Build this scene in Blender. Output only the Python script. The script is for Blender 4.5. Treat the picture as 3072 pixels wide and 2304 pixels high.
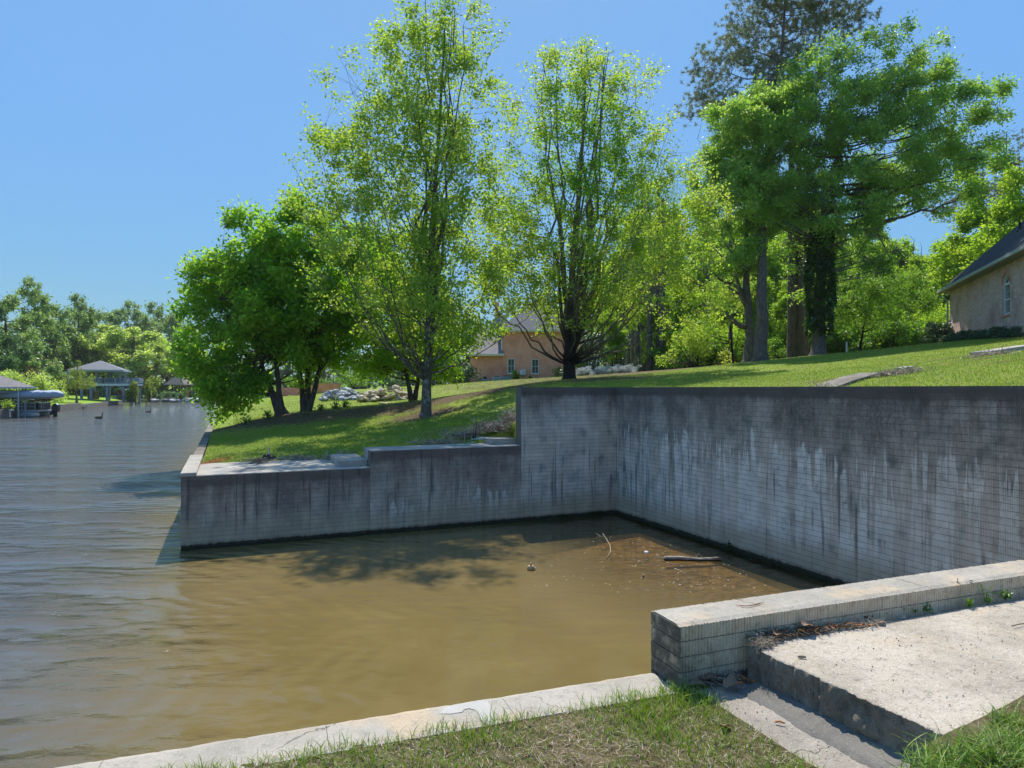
import bpy, bmesh, math, random
import numpy as np
from mathutils import Vector, Matrix, noise as mnoise

random.seed(7)
rng = np.random.default_rng(11)
SC = bpy.context.scene
for o in list(bpy.data.objects):
    bpy.data.objects.remove(o)

# ------------------------------------------------------------------ camera, world, sun, exposure
F, H, CZ = 2000.0, 1166.0, 3.24          # focal length and horizon row of the photograph, eye height over the water
cam_d = bpy.data.cameras.new('camera')
cam = bpy.data.objects.new('camera', cam_d)
SC.collection.objects.link(cam)
cam.location = (0, 0, CZ)
cam.rotation_euler = (math.radians(90), 0, 0)
cam_d.sensor_width = 36
cam_d.lens = 36 * F / 3072
cam_d.shift_y = (H - 1152) / 3072
cam_d.clip_start = 0.05
cam_d.clip_end = 6000
SC.camera = cam

SUN_EL, SUN_AZ = math.radians(55), math.radians(-4)       # azimuth from +Y, clockwise positive
sd = Vector((math.sin(SUN_AZ) * math.cos(SUN_EL), math.cos(SUN_AZ) * math.cos(SUN_EL), math.sin(SUN_EL)))
SKY_ROLL, SKY_TINT = 1.3, (1.34, 2.00, 2.34)
world = bpy.data.worlds.new('World')
SC.world = world
world.use_nodes = True
wn = world.node_tree
wn.nodes.clear()
sky = wn.nodes.new('ShaderNodeTexSky')
sky.sky_type = 'NISHITA'
sky.sun_disc = False
sky.sun_elevation = SUN_EL
sky.sun_rotation = SUN_AZ
sky.altitude = 0
sky.air_density = 1.0
sky.dust_density = 0.5
sky.ozone_density = 2.4
hsv = wn.nodes.new('ShaderNodeHueSaturation')
hsv.inputs['Saturation'].default_value = 1.0
bg = wn.nodes.new('ShaderNodeBackground')
bg.inputs['Strength'].default_value = 0.15
wo = wn.nodes.new('ShaderNodeOutputWorld')
# the photograph's highlights are compressed: roll the sky's brightness off evenly, whatever the direction
lum = wn.nodes.new('ShaderNodeVectorMath'); lum.operation = 'DOT_PRODUCT'; lum.inputs[1].default_value = (.25, .5, .25)
wn.links.new(sky.outputs[0], lum.inputs[0])
den = wn.nodes.new('ShaderNodeMath'); den.operation = 'MULTIPLY_ADD'; den.inputs[1].default_value = SKY_ROLL; den.inputs[2].default_value = 1.0
wn.links.new(lum.outputs['Value'], den.inputs[0])
inv = wn.nodes.new('ShaderNodeMath'); inv.operation = 'DIVIDE'; inv.inputs[0].default_value = 1.0
wn.links.new(den.outputs[0], inv.inputs[1])
scl = wn.nodes.new('ShaderNodeVectorMath'); scl.operation = 'SCALE'
wn.links.new(sky.outputs[0], scl.inputs[0]); wn.links.new(inv.outputs[0], scl.inputs['Scale'])
tnt = wn.nodes.new('ShaderNodeVectorMath'); tnt.operation = 'MULTIPLY'; tnt.inputs[1].default_value = SKY_TINT
wn.links.new(scl.outputs[0], tnt.inputs[0])
wn.links.new(tnt.outputs[0], hsv.inputs['Color'])
wn.links.new(hsv.outputs[0], bg.inputs['Color'])
wn.links.new(bg.outputs[0], wo.inputs['Surface'])
sun_d = bpy.data.lights.new('sun', 'SUN')
sun_d.energy = 2.5
sun_d.angle = math.radians(0.5)
sun_d.color = (1.0, 0.95, 0.87)
sun = bpy.data.objects.new('sun', sun_d)
SC.collection.objects.link(sun)
sun.rotation_euler = (-sd).to_track_quat('-Z', 'Y').to_euler()
SC.view_settings.view_transform = 'Standard'
SC.view_settings.look = 'None'
SC.view_settings.gamma = 1
SC.view_settings.use_curve_mapping = False
SC.view_settings.exposure = 1.35
SC.cycles.max_bounces = 12
SC.cycles.diffuse_bounces = 9
SC.cycles.glossy_bounces = 3
SC.cycles.transmission_bounces = 9
SC.cycles.transparent_max_bounces = 12
SC.cycles.caustics_reflective = False
SC.cycles.caustics_refractive = False

# ------------------------------------------------------------------ helpers
def W(u, v, z):
    """world point seen at pixel (u, v) of the photograph if it lies at height z"""
    Y = (CZ - z) * F / (v - H)
    return np.array([(u - 1536) / F * Y, Y, z])
def AT(u, v, Y):
    return np.array([(u - 1536) / F * Y, Y, CZ - (v - H) / F * Y])

def link(o, parent=None):
    SC.collection.objects.link(o)
    if parent is not None:
        o.parent = parent
    return o
def tag(o, label=None, cat=None, group=None, kind=None):
    if label: o['label'] = label
    if cat: o['category'] = cat
    if group: o['group'] = group
    if kind: o['kind'] = kind
    return o
def empty(name, loc=(0, 0, 0), rz=0.0):
    o = bpy.data.objects.new(name, None)
    o.location = tuple(float(x) for x in loc)
    o.rotation_euler = (0, 0, rz)
    o.empty_display_size = 0.1
    return link(o)
def thing(name, label, cat, loc=(0, 0, 0), rz=0.0, group=None):
    return tag(empty(name, loc, rz), label, cat, group)
def dup(root, loc=None, rz=None, label=None, scale=None, mats=None):
    def rec(o, parent):
        c = o.copy()
        SC.collection.objects.link(c)
        c.parent = parent
        for ch in [k for k in bpy.data.objects if k.parent == o and k != c]:
            rec(ch, c)
        return c
    r = rec(root, None)
    if loc is not None: r.location = tuple(float(x) for x in loc)
    if rz is not None: r.rotation_euler = (0, 0, rz)
    if scale is not None: r.scale = (scale,) * 3 if np.isscalar(scale) else tuple(scale)
    if label: r['label'] = label
    return r

class MB:
    """collects vertices and faces (numpy) and links them as one mesh object"""
    def __init__(s):
        s.v = []; s.f = []; s.n = 0; s.mi = []; s.att = []
    def add(s, v, f, mi=0, att=None):
        v = np.asarray(v, float).reshape(-1, 3)
        if isinstance(f, np.ndarray):
            f = f + s.n
            s.f.append(f)
            cnt = len(f)
        else:
            cnt = len(f)
            s.f.append([tuple(int(i) + s.n for i in q) for q in f])
        s.v.append(v); s.n += len(v)
        s.mi.append(np.full(cnt, mi, int))
        s.att.append(np.zeros(cnt) if att is None else np.broadcast_to(np.asarray(att, float), (cnt,)))
        return s
    def box(s, lo, hi, M=None, mi=0, jit=0):
        x0, y0, z0 = lo; x1, y1, z1 = hi
        v = np.array([(x0, y0, z0), (x1, y0, z0), (x1, y1, z0), (x0, y1, z0), (x0, y0, z1), (x1, y0, z1), (x1, y1, z1), (x0, y1, z1)], float)
        if jit: v = v + rng.normal(0, jit, v.shape)
        if M is not None: v = xf(v, M)
        return s.add(v, [(0, 3, 2, 1), (4, 5, 6, 7), (0, 1, 5, 4), (1, 2, 6, 5), (2, 3, 7, 6), (3, 0, 4, 7)], mi)
    def beam(s, p, q, w, h=None, mi=0):
        """square bar from p to q"""
        h = h or w
        p = np.asarray(p, float); q = np.asarray(q, float)
        d = q - p; L = np.linalg.norm(d); d = d / L
        up = np.array([0, 0, 1.0]) if abs(d[2]) < .9 else np.array([0, 1.0, 0])
        a = np.cross(up, d); a /= np.linalg.norm(a); b = np.cross(d, a)
        v = [p + a * sx * w / 2 + b * sy * h / 2 for sx, sy in ((-1, -1), (1, -1), (1, 1), (-1, 1))]
        v += [x + d * L for x in v]
        return s.add(v, [(3, 2, 1, 0), (4, 5, 6, 7), (0, 1, 5, 4), (1, 2, 6, 5), (2, 3, 7, 6), (3, 0, 4, 7)], mi)
    def tubes(s, P, R, S, mi=0, att=None, cap=False):
        P = np.asarray(P, float); R = np.asarray(R, float)
        n, k, _ = P.shape
        T = np.gradient(P, axis=1)
        T /= np.linalg.norm(T, axis=2, keepdims=True) + 1e-9
        D = P[:, -1] - P[:, 0]
        D /= np.linalg.norm(D, axis=1, keepdims=True) + 1e-9
        ref = np.where(np.abs(D[:, 2:3]) > .75, np.array([[1., 0, 0]]), np.array([[0, 0, 1.]]))[:, None, :]
        A = np.cross(T, np.broadcast_to(ref, T.shape)); A /= np.linalg.norm(A, axis=2, keepdims=True) + 1e-9
        B = np.cross(T, A)
        th = np.arange(S) / S * 2 * math.pi
        V = P[:, :, None, :] + R[:, :, None, None] * (np.cos(th)[None, None, :, None] * A[:, :, None, :] + np.sin(th)[None, None, :, None] * B[:, :, None, :])
        i = np.arange(n)[:, None, None] * k * S + np.arange(k - 1)[None, :, None] * S
        j = np.arange(S)[None, None, :]; j2 = (j + 1) % S
        f = np.stack([i + j, i + S + j, i + S + j2, i + j2], -1).reshape(-1, 4)
        if att is not None: att = np.repeat(att, (k - 1) * S)
        s.add(V.reshape(-1, 3), f, mi, att)
        if cap:
            for m in range(n):
                b0 = s.n - n * k * S + m * k * S
                s.f.append([tuple(b0 + q for q in range(S)), tuple(b0 + (k - 1) * S + q for q in reversed(range(S)))])
                s.mi.append(np.full(2, mi, int)); s.att.append(np.zeros(2))
        return s
    def tube(s, pts, rad, S=8, mi=0, cap=True):
        pts = np.asarray(pts, float)[None]
        rad = np.broadcast_to(np.asarray(rad, float), (pts.shape[1],))[None]
        return s.tubes(pts, rad, S, mi, cap=cap)
    def lathe(s, prof, S=16, c=(0, 0, 0), mi=0):
        prof = np.asarray(prof, float)
        th = np.arange(S) / S * 2 * math.pi
        v = np.stack([prof[:, None, 0] * np.cos(th), prof[:, None, 0] * np.sin(th), np.broadcast_to(prof[:, None, 1], (len(prof), S))], -1) + np.asarray(c, float)
        k = len(prof); i = np.arange(k - 1)[:, None] * S; j = np.arange(S)[None]; j2 = (j + 1) % S
        return s.add(v.reshape(-1, 3), np.stack([i + j, i + j2, i + S + j2, i + S + j], -1).reshape(-1, 4), mi)
    def loft(s, rings, mi=0, closed=True, cap=True):
        rings = np.asarray(rings, float); k, S, _ = rings.shape
        i = np.arange(k - 1)[:, None] * S
        j = np.arange(S if closed else S - 1)[None]; j2 = (j + 1) % S
        f = [tuple(x) for x in np.stack([i + j, i + j2, i + S + j2, i + S + j], -1).reshape(-1, 4)]
        if cap and closed:
            f.append(tuple(reversed(range(S)))); f.append(tuple((k - 1) * S + q for q in range(S)))
        return s.add(rings.reshape(-1, 3), f, mi)
    def poly(s, pts, mi=0):
        return s.add(pts, [tuple(range(len(pts)))], mi)
    def prism(s, pts, z0, z1, mi=0):
        """vertical prism over a convex or simple polygon, counter-clockwise"""
        n = len(pts)
        v = [(p[0], p[1], z0) for p in pts] + [(p[0], p[1], z1) for p in pts]
        f = [tuple(reversed(range(n))), tuple(range(n, 2 * n))] + [(i, (i + 1) % n, n + (i + 1) % n, n + i) for i in range(n)]
        return s.add(v, f, mi)
    def mesh(s, name, mats, smooth=False, att=False):
        me = bpy.data.meshes.new(name)
        v = np.concatenate(s.v)
        loops = []; starts = []; tot = 0; counts = []
        for f in s.f:
            if isinstance(f, np.ndarray):
                loops.append(f.reshape(-1)); counts.append(np.full(len(f), f.shape[1]))
            else:
                for q in f:
                    loops.append(np.array(q)); counts.append(np.array([len(q)]))
        loops = np.concatenate(loops).astype(np.int32); counts = np.concatenate(counts).astype(np.int32)
        starts = np.concatenate([[0], np.cumsum(counts)[:-1]]).astype(np.int32)
        me.vertices.add(len(v)); me.vertices.foreach_set('co', v.astype(np.float32).ravel())
        me.loops.add(len(loops)); me.loops.foreach_set('vertex_index', loops)
        me.polygons.add(len(counts)); me.polygons.foreach_set('loop_start', starts)
        try: me.polygons.foreach_set('loop_total', counts)
        except Exception: pass
        for m in (mats if isinstance(mats, (list, tuple)) else [mats]): me.materials.append(m)
        me.polygons.foreach_set('material_index', np.concatenate(s.mi).astype(np.int32))
        me.update(calc_edges=True)
        me.polygons.foreach_set('use_smooth', np.full(len(counts), bool(smooth)))
        if att:
            a = me.attributes.new('tint', 'FLOAT', 'FACE')
            a.data.foreach_set('value', np.concatenate(s.att).astype(np.float32))
        return me
    def build(s, name, mats, parent=None, smooth=False, att=False, bevel=0):
        o = bpy.data.objects.new(name, s.mesh(name, mats, smooth, att))
        if bevel:
            m = o.modifiers.new('b', 'BEVEL'); m.width = bevel; m.segments = 2; m.limit_method = 'ANGLE'
        return link(o, parent)

def xf(v, M):
    v = np.asarray(v, float); M = np.array(M)
    return v @ M[:3, :3].T + M[:3, 3]
def frame(origin, xdir):
    """4x4 with local x along xdir (horizontal), z up"""
    x = np.array([xdir[0], xdir[1], 0.0]); x /= np.linalg.norm(x)
    y = np.array([-x[1], x[0], 0])
    M = np.eye(4); M[:3, 0] = x; M[:3, 1] = y; M[:3, 2] = (0, 0, 1); M[:3, 3] = origin
    return M

# ------------------------------------------------------------------ materials
class G:
    def __init__(s, name):
        s.m = bpy.data.materials.new(name); s.m.use_nodes = True
        s.t = s.m.node_tree; s.t.nodes.clear()
        s.out = s.t.nodes.new('ShaderNodeOutputMaterial')
    def n(s, typ, ins=None, **props):
        nd = s.t.nodes.new('ShaderNode' + typ)
        for k, v in props.items(): setattr(nd, k, v)
        for k, v in (ins or {}).items():
            sock = nd.inputs[k]
            if isinstance(v, bpy.types.NodeSocket): s.t.links.new(v, sock)
            elif isinstance(v, bpy.types.Node): s.t.links.new(v.outputs[0], sock)
            else:
                if hasattr(sock.default_value, '__len__') and not hasattr(v, '__len__'): v = (v,) * len(sock.default_value)
                if hasattr(sock.default_value, '__len__') and len(sock.default_value) == 4 and len(v) == 3: v = (*v, 1)
                sock.default_value = v
        return nd
    def math(s, op, a, b=0.0, c=0.0, clamp=False):
        return s.n('Math', {0: a, 1: b, 2: c}, operation=op, use_clamp=clamp).outputs[0]
    def noise(s, vec, scale, detail=3, rough=.55, out=0, dist=0.0):
        return s.n('TexNoise', {'Vector': vec, 'Scale': scale, 'Detail': detail, 'Roughness': rough, 'Distortion': dist}).outputs[out]
    def ramp(s, fac, stops, interp='LINEAR'):
        r = s.n('ValToRGB', {0: fac}); cr = r.color_ramp; cr.interpolation = interp
        while len(cr.elements) < len(stops): cr.elements.new(.5)
        for e, (p, c) in zip(cr.elements, stops):
            e.position = p; e.color = (*c, 1) if hasattr(c, '__len__') else (c, c, c, 1)
        return r.outputs[0]
    def mix(s, fac, a, b, blend='MIX'):
        m = s.n('Mix', data_type='RGBA', blend_type=blend)
        for k, v in ((0, fac), (6, a), (7, b)):
            if isinstance(v, bpy.types.NodeSocket): s.t.links.new(v, m.inputs[k])
            else: m.inputs[k].default_value = v if k == 0 else (*v, 1)
        return m.outputs[2]
    def smooth(s, x, lo, hi):
        return s.n('MapRange', {0: x, 1: lo, 2: hi, 3: 0.0, 4: 1.0}, interpolation_type='SMOOTHSTEP', clamp=True).outputs[0]
    def pos(s, sc=None):
        p = s.n('NewGeometry').outputs['Position']
        if sc is not None: p = s.n('VectorMath', {0: p, 1: sc}, operation='MULTIPLY').outputs[0]
        return p
    def obj(s, sc=None):
        p = s.n('TexCoord').outputs['Object']
        if sc is not None: p = s.n('VectorMath', {0: p, 1: sc}, operation='MULTIPLY').outputs[0]
        return p
    def bump(s, h, dist=.01, strength=1.0, normal=None):
        d = {'Height': h, 'Distance': dist, 'Strength': strength}
        if normal is not None: d['Normal'] = normal
        return s.n('Bump', d).outputs[0]
    def principled(s, col, rough=.7, bump=None, spec=.3, metal=0.0, extra=None):
        d = {'Base Color': col, 'Roughness': rough, 'Specular IOR Level': spec, 'Metallic': metal}
        if bump is not None: d['Normal'] = bump
        d.update(extra or {})
        return s.n('BsdfPrincipled', d).outputs[0]
    def done(s, sh):
        s.t.links.new(sh, s.out.inputs[0]); return s.m

def m_plain(name, col, rough=.6, var=.12, scale=4, spec=.3, metal=0, bump=.003, bscale=40):
    g = G(name); p = g.obj()
    n = g.noise(p, scale, 4)
    c = g.mix(n, tuple(x * (1 - var) for x in col), tuple(min(1, x * (1 + var)) for x in col))
    c = g.mix(g.smooth(g.noise(p, scale * 3.3, 5, .7), .55, .8), c, tuple(x * (1 - var * 1.6) for x in col))
    return g.done(g.principled(c, rough, g.bump(g.noise(p, bscale, 3), bump), spec, metal))

def m_leaf(name, dark, mid, light, trans=.45, rough=.42, spec=.35, tcol=None):
    """leaf: tint attribute picks between three natural leaf colours, part of the light passes through"""
    g = G(name)
    t = g.n('Attribute', attribute_name='tint').outputs['Fac']
    rnd = g.n('ObjectInfo').outputs['Random']
    t2 = g.math('ADD', g.math('MULTIPLY_ADD', t, .85, .15), g.math('MULTIPLY', g.math('SUBTRACT', rnd, .5), .22), clamp=True)
    c = g.ramp(t2, [(0.05, dark), (.5, mid), (.95, light)])
    tc = g.mix(1.0, c, tcol or (1.15, 1.12, .62), 'MULTIPLY')
    ds = g.principled(c, rough, None, spec)
    tr = g.n('BsdfTranslucent', {'Color': tc}).outputs[0]
    return g.done(g.n('MixShader', {0: trans, 1: ds, 2: tr}).outputs[0])

def m_bark(name, dark, light, scale=1.0, lichen=None):
    g = G(name); p = g.pos((9 * scale, 9 * scale, 2.2 * scale))
    n = g.noise(p, 1.6, 6, .65)
    c = g.ramp(n, [(.3, dark), (.7, light)])
    if lichen:
        c = g.mix(g.smooth(g.noise(g.pos(), 5, 4, .6), .52, .62), c, lichen)
    v = g.n('TexVoronoi', {'Vector': p, 'Scale': 2.4}).outputs[0]
    h = g.math('ADD', n, g.math('MULTIPLY', v, .6))
    return g.done(g.principled(c, .9, g.bump(h, .03), .15))
# ------------------------------------------------------------------ plan of the slip
C = np.array([2.687, 17.28])                       # inner corner of the two high walls
TH = math.radians(23.1)
A_ = np.array([math.cos(TH), math.sin(TH)])        # along the far wall, to the right
B_ = np.array([math.sin(TH), -math.cos(TH)])       # along the right wall, to the camera
def PQ(p, q, z=0.0):
    """p along the far wall from the corner, q away from the camera"""
    x = C + A_ * p - B_ * q
    return np.array([x[0], x[1], z])
PL, P1, P2 = -10.11, -6.34, -2.68
ZLOW, ZMID, ZHIGH = 1.48, 1.85, 3.28
CO = 0.095                                         # course height
BL = 0.39                                          # block length

# ---- terrain of the far side: thin plate through levelled points
ctrl = []
def cp(u, v, Y): ctrl.append(tuple(AT(u, v, Y)))
def cw(p, q, z): ctrl.append(tuple(PQ(p, q, z)))
for q in (0.3, 3, 8, 15, 25, 40, 60, 90, 130, 180): cw(-10.0, q, 1.42)
for p in (-9, -7.5, -6.6): cw(p, 0.2, 1.40); cw(p, 2.4, 1.47)
for p in (-6.0, -4.5, -3.4): cw(p, 0.2, 1.70); cw(p, 1.5, 1.86)
cw(-2.9, 1.1, 2.20); cw(-2.0, .6, 2.45); cw(-1, .6, 2.8); cw(0.5, 0.5, 3.0); cw(0.6, -3, 3.12); cw(.6, -7, 3.2); cw(.6, -10, 3.24); cw(.6, -13, 3.3)
cp(1545, 1265, 18.6); cp(1278, 1250, 24); cp(850, 1236, 28); cp(923, 1240, 28); cp(1243, 1208, 33); cp(1540, 1160, 26)
cp(1708, 1139, 30); cp(1000, 1203, 42); cp(1170, 1200, 42); cp(760, 1198, 60); cp(1130, 1172, 58); cp(1430, 1146, 66); cp(1700, 1141, 66); cp(1350, 1160, 45)
cp(1560, 1139, 50); cp(1850, 1132, 40); cp(2000, 1109, 45); cp(2279, 1083, 36); cp(2458, 1066, 38); cp(2640, 1050, 40); cp(2840, 1028, 37)
cp(2100, 1140, 24); cp(2400, 1117, 22); cp(2560, 1148, 12.6); cp(2720, 1110, 15); cp(3000, 1062, 16); cp(3000, 1019, 27); cp(3072, 1003, 26.9); cp(3250, 1010, 20); cp(3300, 1110, 9)
for u, v in ((1500, 1150), (1850, 1138), (2150, 1105), (2450, 1080), (2750, 1052), (3050, 1030)): cp(u, v, 80)
for u, v in ((1300, 1160), (1850, 1150), (2450, 1120), (3050, 1090)): cp(u, v, 150)
ctrl = np.array(ctrl)
def _U(r2): return np.where(r2 > 0, r2 * np.log(r2 + 1e-12), 0)
def tps_fit(pts, lam=6.0):
    n = len(pts); d2 = ((pts[:, None, :2] - pts[None, :, :2]) ** 2).sum(-1)
    K = _U(d2) + lam * np.eye(n); Pm = np.c_[np.ones(n), pts[:, :2]]
    Am = np.block([[K, Pm], [Pm.T, np.zeros((3, 3))]])
    return np.linalg.solve(Am, np.r_[pts[:, 2], 0, 0, 0])
TPS = tps_fit(ctrl)
def ground(x, y):
    x = np.atleast_1d(np.asarray(x, float)); y = np.atleast_1d(np.asarray(y, float))
    d2 = (x[:, None] - ctrl[None, :, 0]) ** 2 + (y[:, None] - ctrl[None, :, 1]) ** 2
    z = _U(d2) @ TPS[:-3] + TPS[-3] + TPS[-2] * x + TPS[-1] * y
    z = np.clip(z, 1.2, 9)
    p_, q_ = w2pq(x, y)
    z = np.where((p_ < P1 + .02) & (q_ < 2.25), np.minimum(z, 1.38), z)
    z = np.where((p_ >= P1) & (p_ < P2 + .02) & (q_ < .96), np.minimum(z, 1.72), z)
    return z
def gz(x, y): return float(ground(x, y)[0])
def on(u, Y, dz=0.0):
    """point of the far lawn in the direction of pixel column u, at distance Y"""
    x = (u - 1536) / F * Y
    return np.array([x, Y, gz(x, Y) + dz])

def w2pq(x, y):
    d0 = x - C[0]; d1 = y - C[1]
    return d0 * A_[0] + d1 * A_[1], -(d0 * B_[0] + d1 * B_[1])

# bare earth patches (world x, y, radii, angle): under the trees, along the walls
bare = []
def bp(u, Y, rx, ry, w=1.0): bare.append(((u - 1536) / F * Y, Y, rx, ry, w))
bp(900, 26.5, 3.2, 1.6, 1.1); bp(1130, 27.0, 3.4, 1.7, 1.1); bp(1330, 28, 3.2, 1.8, 1.0); bp(1500, 27.5, 2.4, 1.8, .8); bp(1278, 24, 1.3, .9, .9); bp(720, 27, 1.5, 1.3, .9)
bp(1150, 33, 2.5, 1.6, .7); bp(1480, 33, 3.2, 1.2, .7); bp(1708, 30, 2.4, 1.5, 1.0); bp(1800, 27, 3, 1.5, .6); bp(1350, 19.5, 1.5, .35, .45); bp(1500, 18.6, 1.0, .8, .8)
bp(2560, 14.2, 1.2, .25, .8); bp(2700, 14.5, .9, .25, .8); bp(2880, 17.5, 1.6, .3, .7); bp(2980, 15.0, .8, .3, .7); bp(3040, 12.6, .7, .3, .6); bp(2420, 25, 2, .5, .4); bp(1960, 45, 20, 9, .5)
def bareness(x, y):
    r = np.zeros(len(x))
    for bx, by, rx, ry, w in bare:
        d = ((x - bx) / rx) ** 2 + ((y - by) / ry) ** 2
        r = np.maximum(r, w * np.exp(-d * .8))
    far = np.clip((y - 44) / 8, 0, 1) * (x > 12)                 # forest floor
    return np.clip(np.maximum(r, far * .9), 0, 1)

# ---- materials of the setting
def m_lawn():
    g = G('lawn_turf'); p = g.pos()
    b = g.n('Attribute', attribute_name='bare').outputs['Fac']
    n1 = g.noise(p, .55, 4, .6); n2 = g.noise(p, 9, 4, .7); n3 = g.noise(g.pos((60, 60, 60)), 1, 3, .7)
    green = g.ramp(n1, [(.3, (.19, .26, .03)), (.6, (.28, .36, .045)), (.8, (.38, .41, .08))])
    green = g.mix(g.smooth(n2, .48, .70), green, (.32, .32, .09))
    green = g.mix(g.smooth(n3, .45, .8), green, (.09, .17, .018))
    soil = g.ramp(n2, [(.3, (.075, .05, .03)), (.55, (.15, .105, .062)), (.8, (.25, .19, .12))])
    soil = g.mix(g.smooth(g.noise(g.pos(), 40, 2), .62, .72), soil, (.34, .27, .18))
    f = g.smooth(g.math('ADD', b, g.math('MULTIPLY', g.math('SUBTRACT', g.noise(p, 2.3, 5, .7), .5), .9)), .24, .52)
    c = g.mix(f, green, soil)
    h = g.math('ADD', g.math('MULTIPLY', n3, .6), g.noise(g.pos(), 25, 3, .7))
    return g.done(g.principled(c, .9, g.bump(h, .05), .1))
M_LAWN = m_lawn()

def m_concrete(name, a=(.36, .33, .28), b=(.50, .46, .39), warm=(.56, .46, .33), speck=1.0, stain=.35, bump=.006, crack=0.0):
    g = G(name); p = g.pos()
    n = g.noise(p, 1.7, 5, .6); f = g.noise(p, 16, 5, .7)
    c = g.mix(g.smooth(n, .35, .68), a, b)
    c = g.mix(g.math('MULTIPLY', g.smooth(g.noise(p, 3.1, 3), .5, .72), .6), c, warm)
    c = g.mix(g.math('MULTIPLY', g.smooth(f, .5, .75), stain), c, tuple(x * .45 for x in a))
    v = g.n('TexVoronoi', {'Vector': p, 'Scale': 70.0, 'Randomness': 1.0})
    peb = g.smooth(v.outputs['Distance'], .42, .12)
    pc = g.ramp(g.n('SeparateColor', {0: v.outputs['Color']}).outputs[0], [(.0, (.10, .09, .08)), (.25, (.33, .29, .24)), (.6, (.50, .46, .40)), (1.0, (.74, .72, .68))])
    c = g.mix(g.math('MULTIPLY', peb, min(1, .55 * speck)), c, pc)
    sp = g.math('MAXIMUM', g.smooth(g.noise(p, 150, 2, .6), .66, .74), g.math('MULTIPLY', g.smooth(g.noise(p, 45, 3, .7), .62, .72), .6))
    c = g.mix(g.math('MULTIPLY', sp, min(1, .6 * speck)), c, (.07, .065, .06))
    h = g.math('ADD', g.noise(p, 60, 4, .8), g.math('MULTIPLY', g.noise(p, 240, 2, .7), .5))
    if crack:
        wv = g.n('VectorMath', {0: p, 1: g.n('VectorMath', {0: g.noise(p, 5, 4, .6, out=1), 'Scale': .22}, operation='SCALE').outputs[0]}, operation='ADD').outputs[0]
        cv = g.n('TexVoronoi', {'Vector': wv, 'Scale': .9}, feature='DISTANCE_TO_EDGE').outputs[0]
        cm = g.math('MULTIPLY', g.smooth(cv, .0045, .001), g.smooth(g.noise(p, 1.1, 2), .45, .6))
        c = g.mix(g.math('MULTIPLY', cm, crack), c, (.05, .042, .034)); h = g.math('SUBTRACT', h, g.math('MULTIPLY', cm, 2.0))
    return g.done(g.principled(c, .9, g.bump(h, bump), .2))
M_SLAB = m_concrete('aggregate_concrete', (.40, .34, .265), (.56, .485, .385), (.58, .47, .34), 1.8, .75)
M_SLAB2 = m_concrete('worn_concrete', (.42, .365, .295), (.72, .645, .54), (.52, .45, .34), 1.4, .5, .012, .45)
M_KERB = m_concrete('kerb_concrete', (.38, .345, .285), (.50, .45, .375), (.62, .45, .27), .9, .5, .006, .4)
M_PALE = m_concrete('pale_walk_concrete', (.33, .30, .26), (.46, .43, .37), (.42, .36, .28), .6, .35)
M_MORTAR = m_concrete('grey_mortar', (.20, .185, .16), (.29, .27, .235), (.25, .215, .17), .4, .5, .008)
M_STEP = m_concrete('broken_step_face', (.42, .345, .26), (.66, .57, .45), (.42, .30, .20), 1.2, .8, .03)
M_PATCH = m_concrete('white_patch_mortar', (.41, .39, .35), (.49, .47, .43), (.45, .42, .37), .1, .12, .003)
M_SEAW = m_concrete('weathered_seawall', (.16, .14, .115), (.29, .26, .215), (.24, .2, .15), .3, .6)

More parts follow.
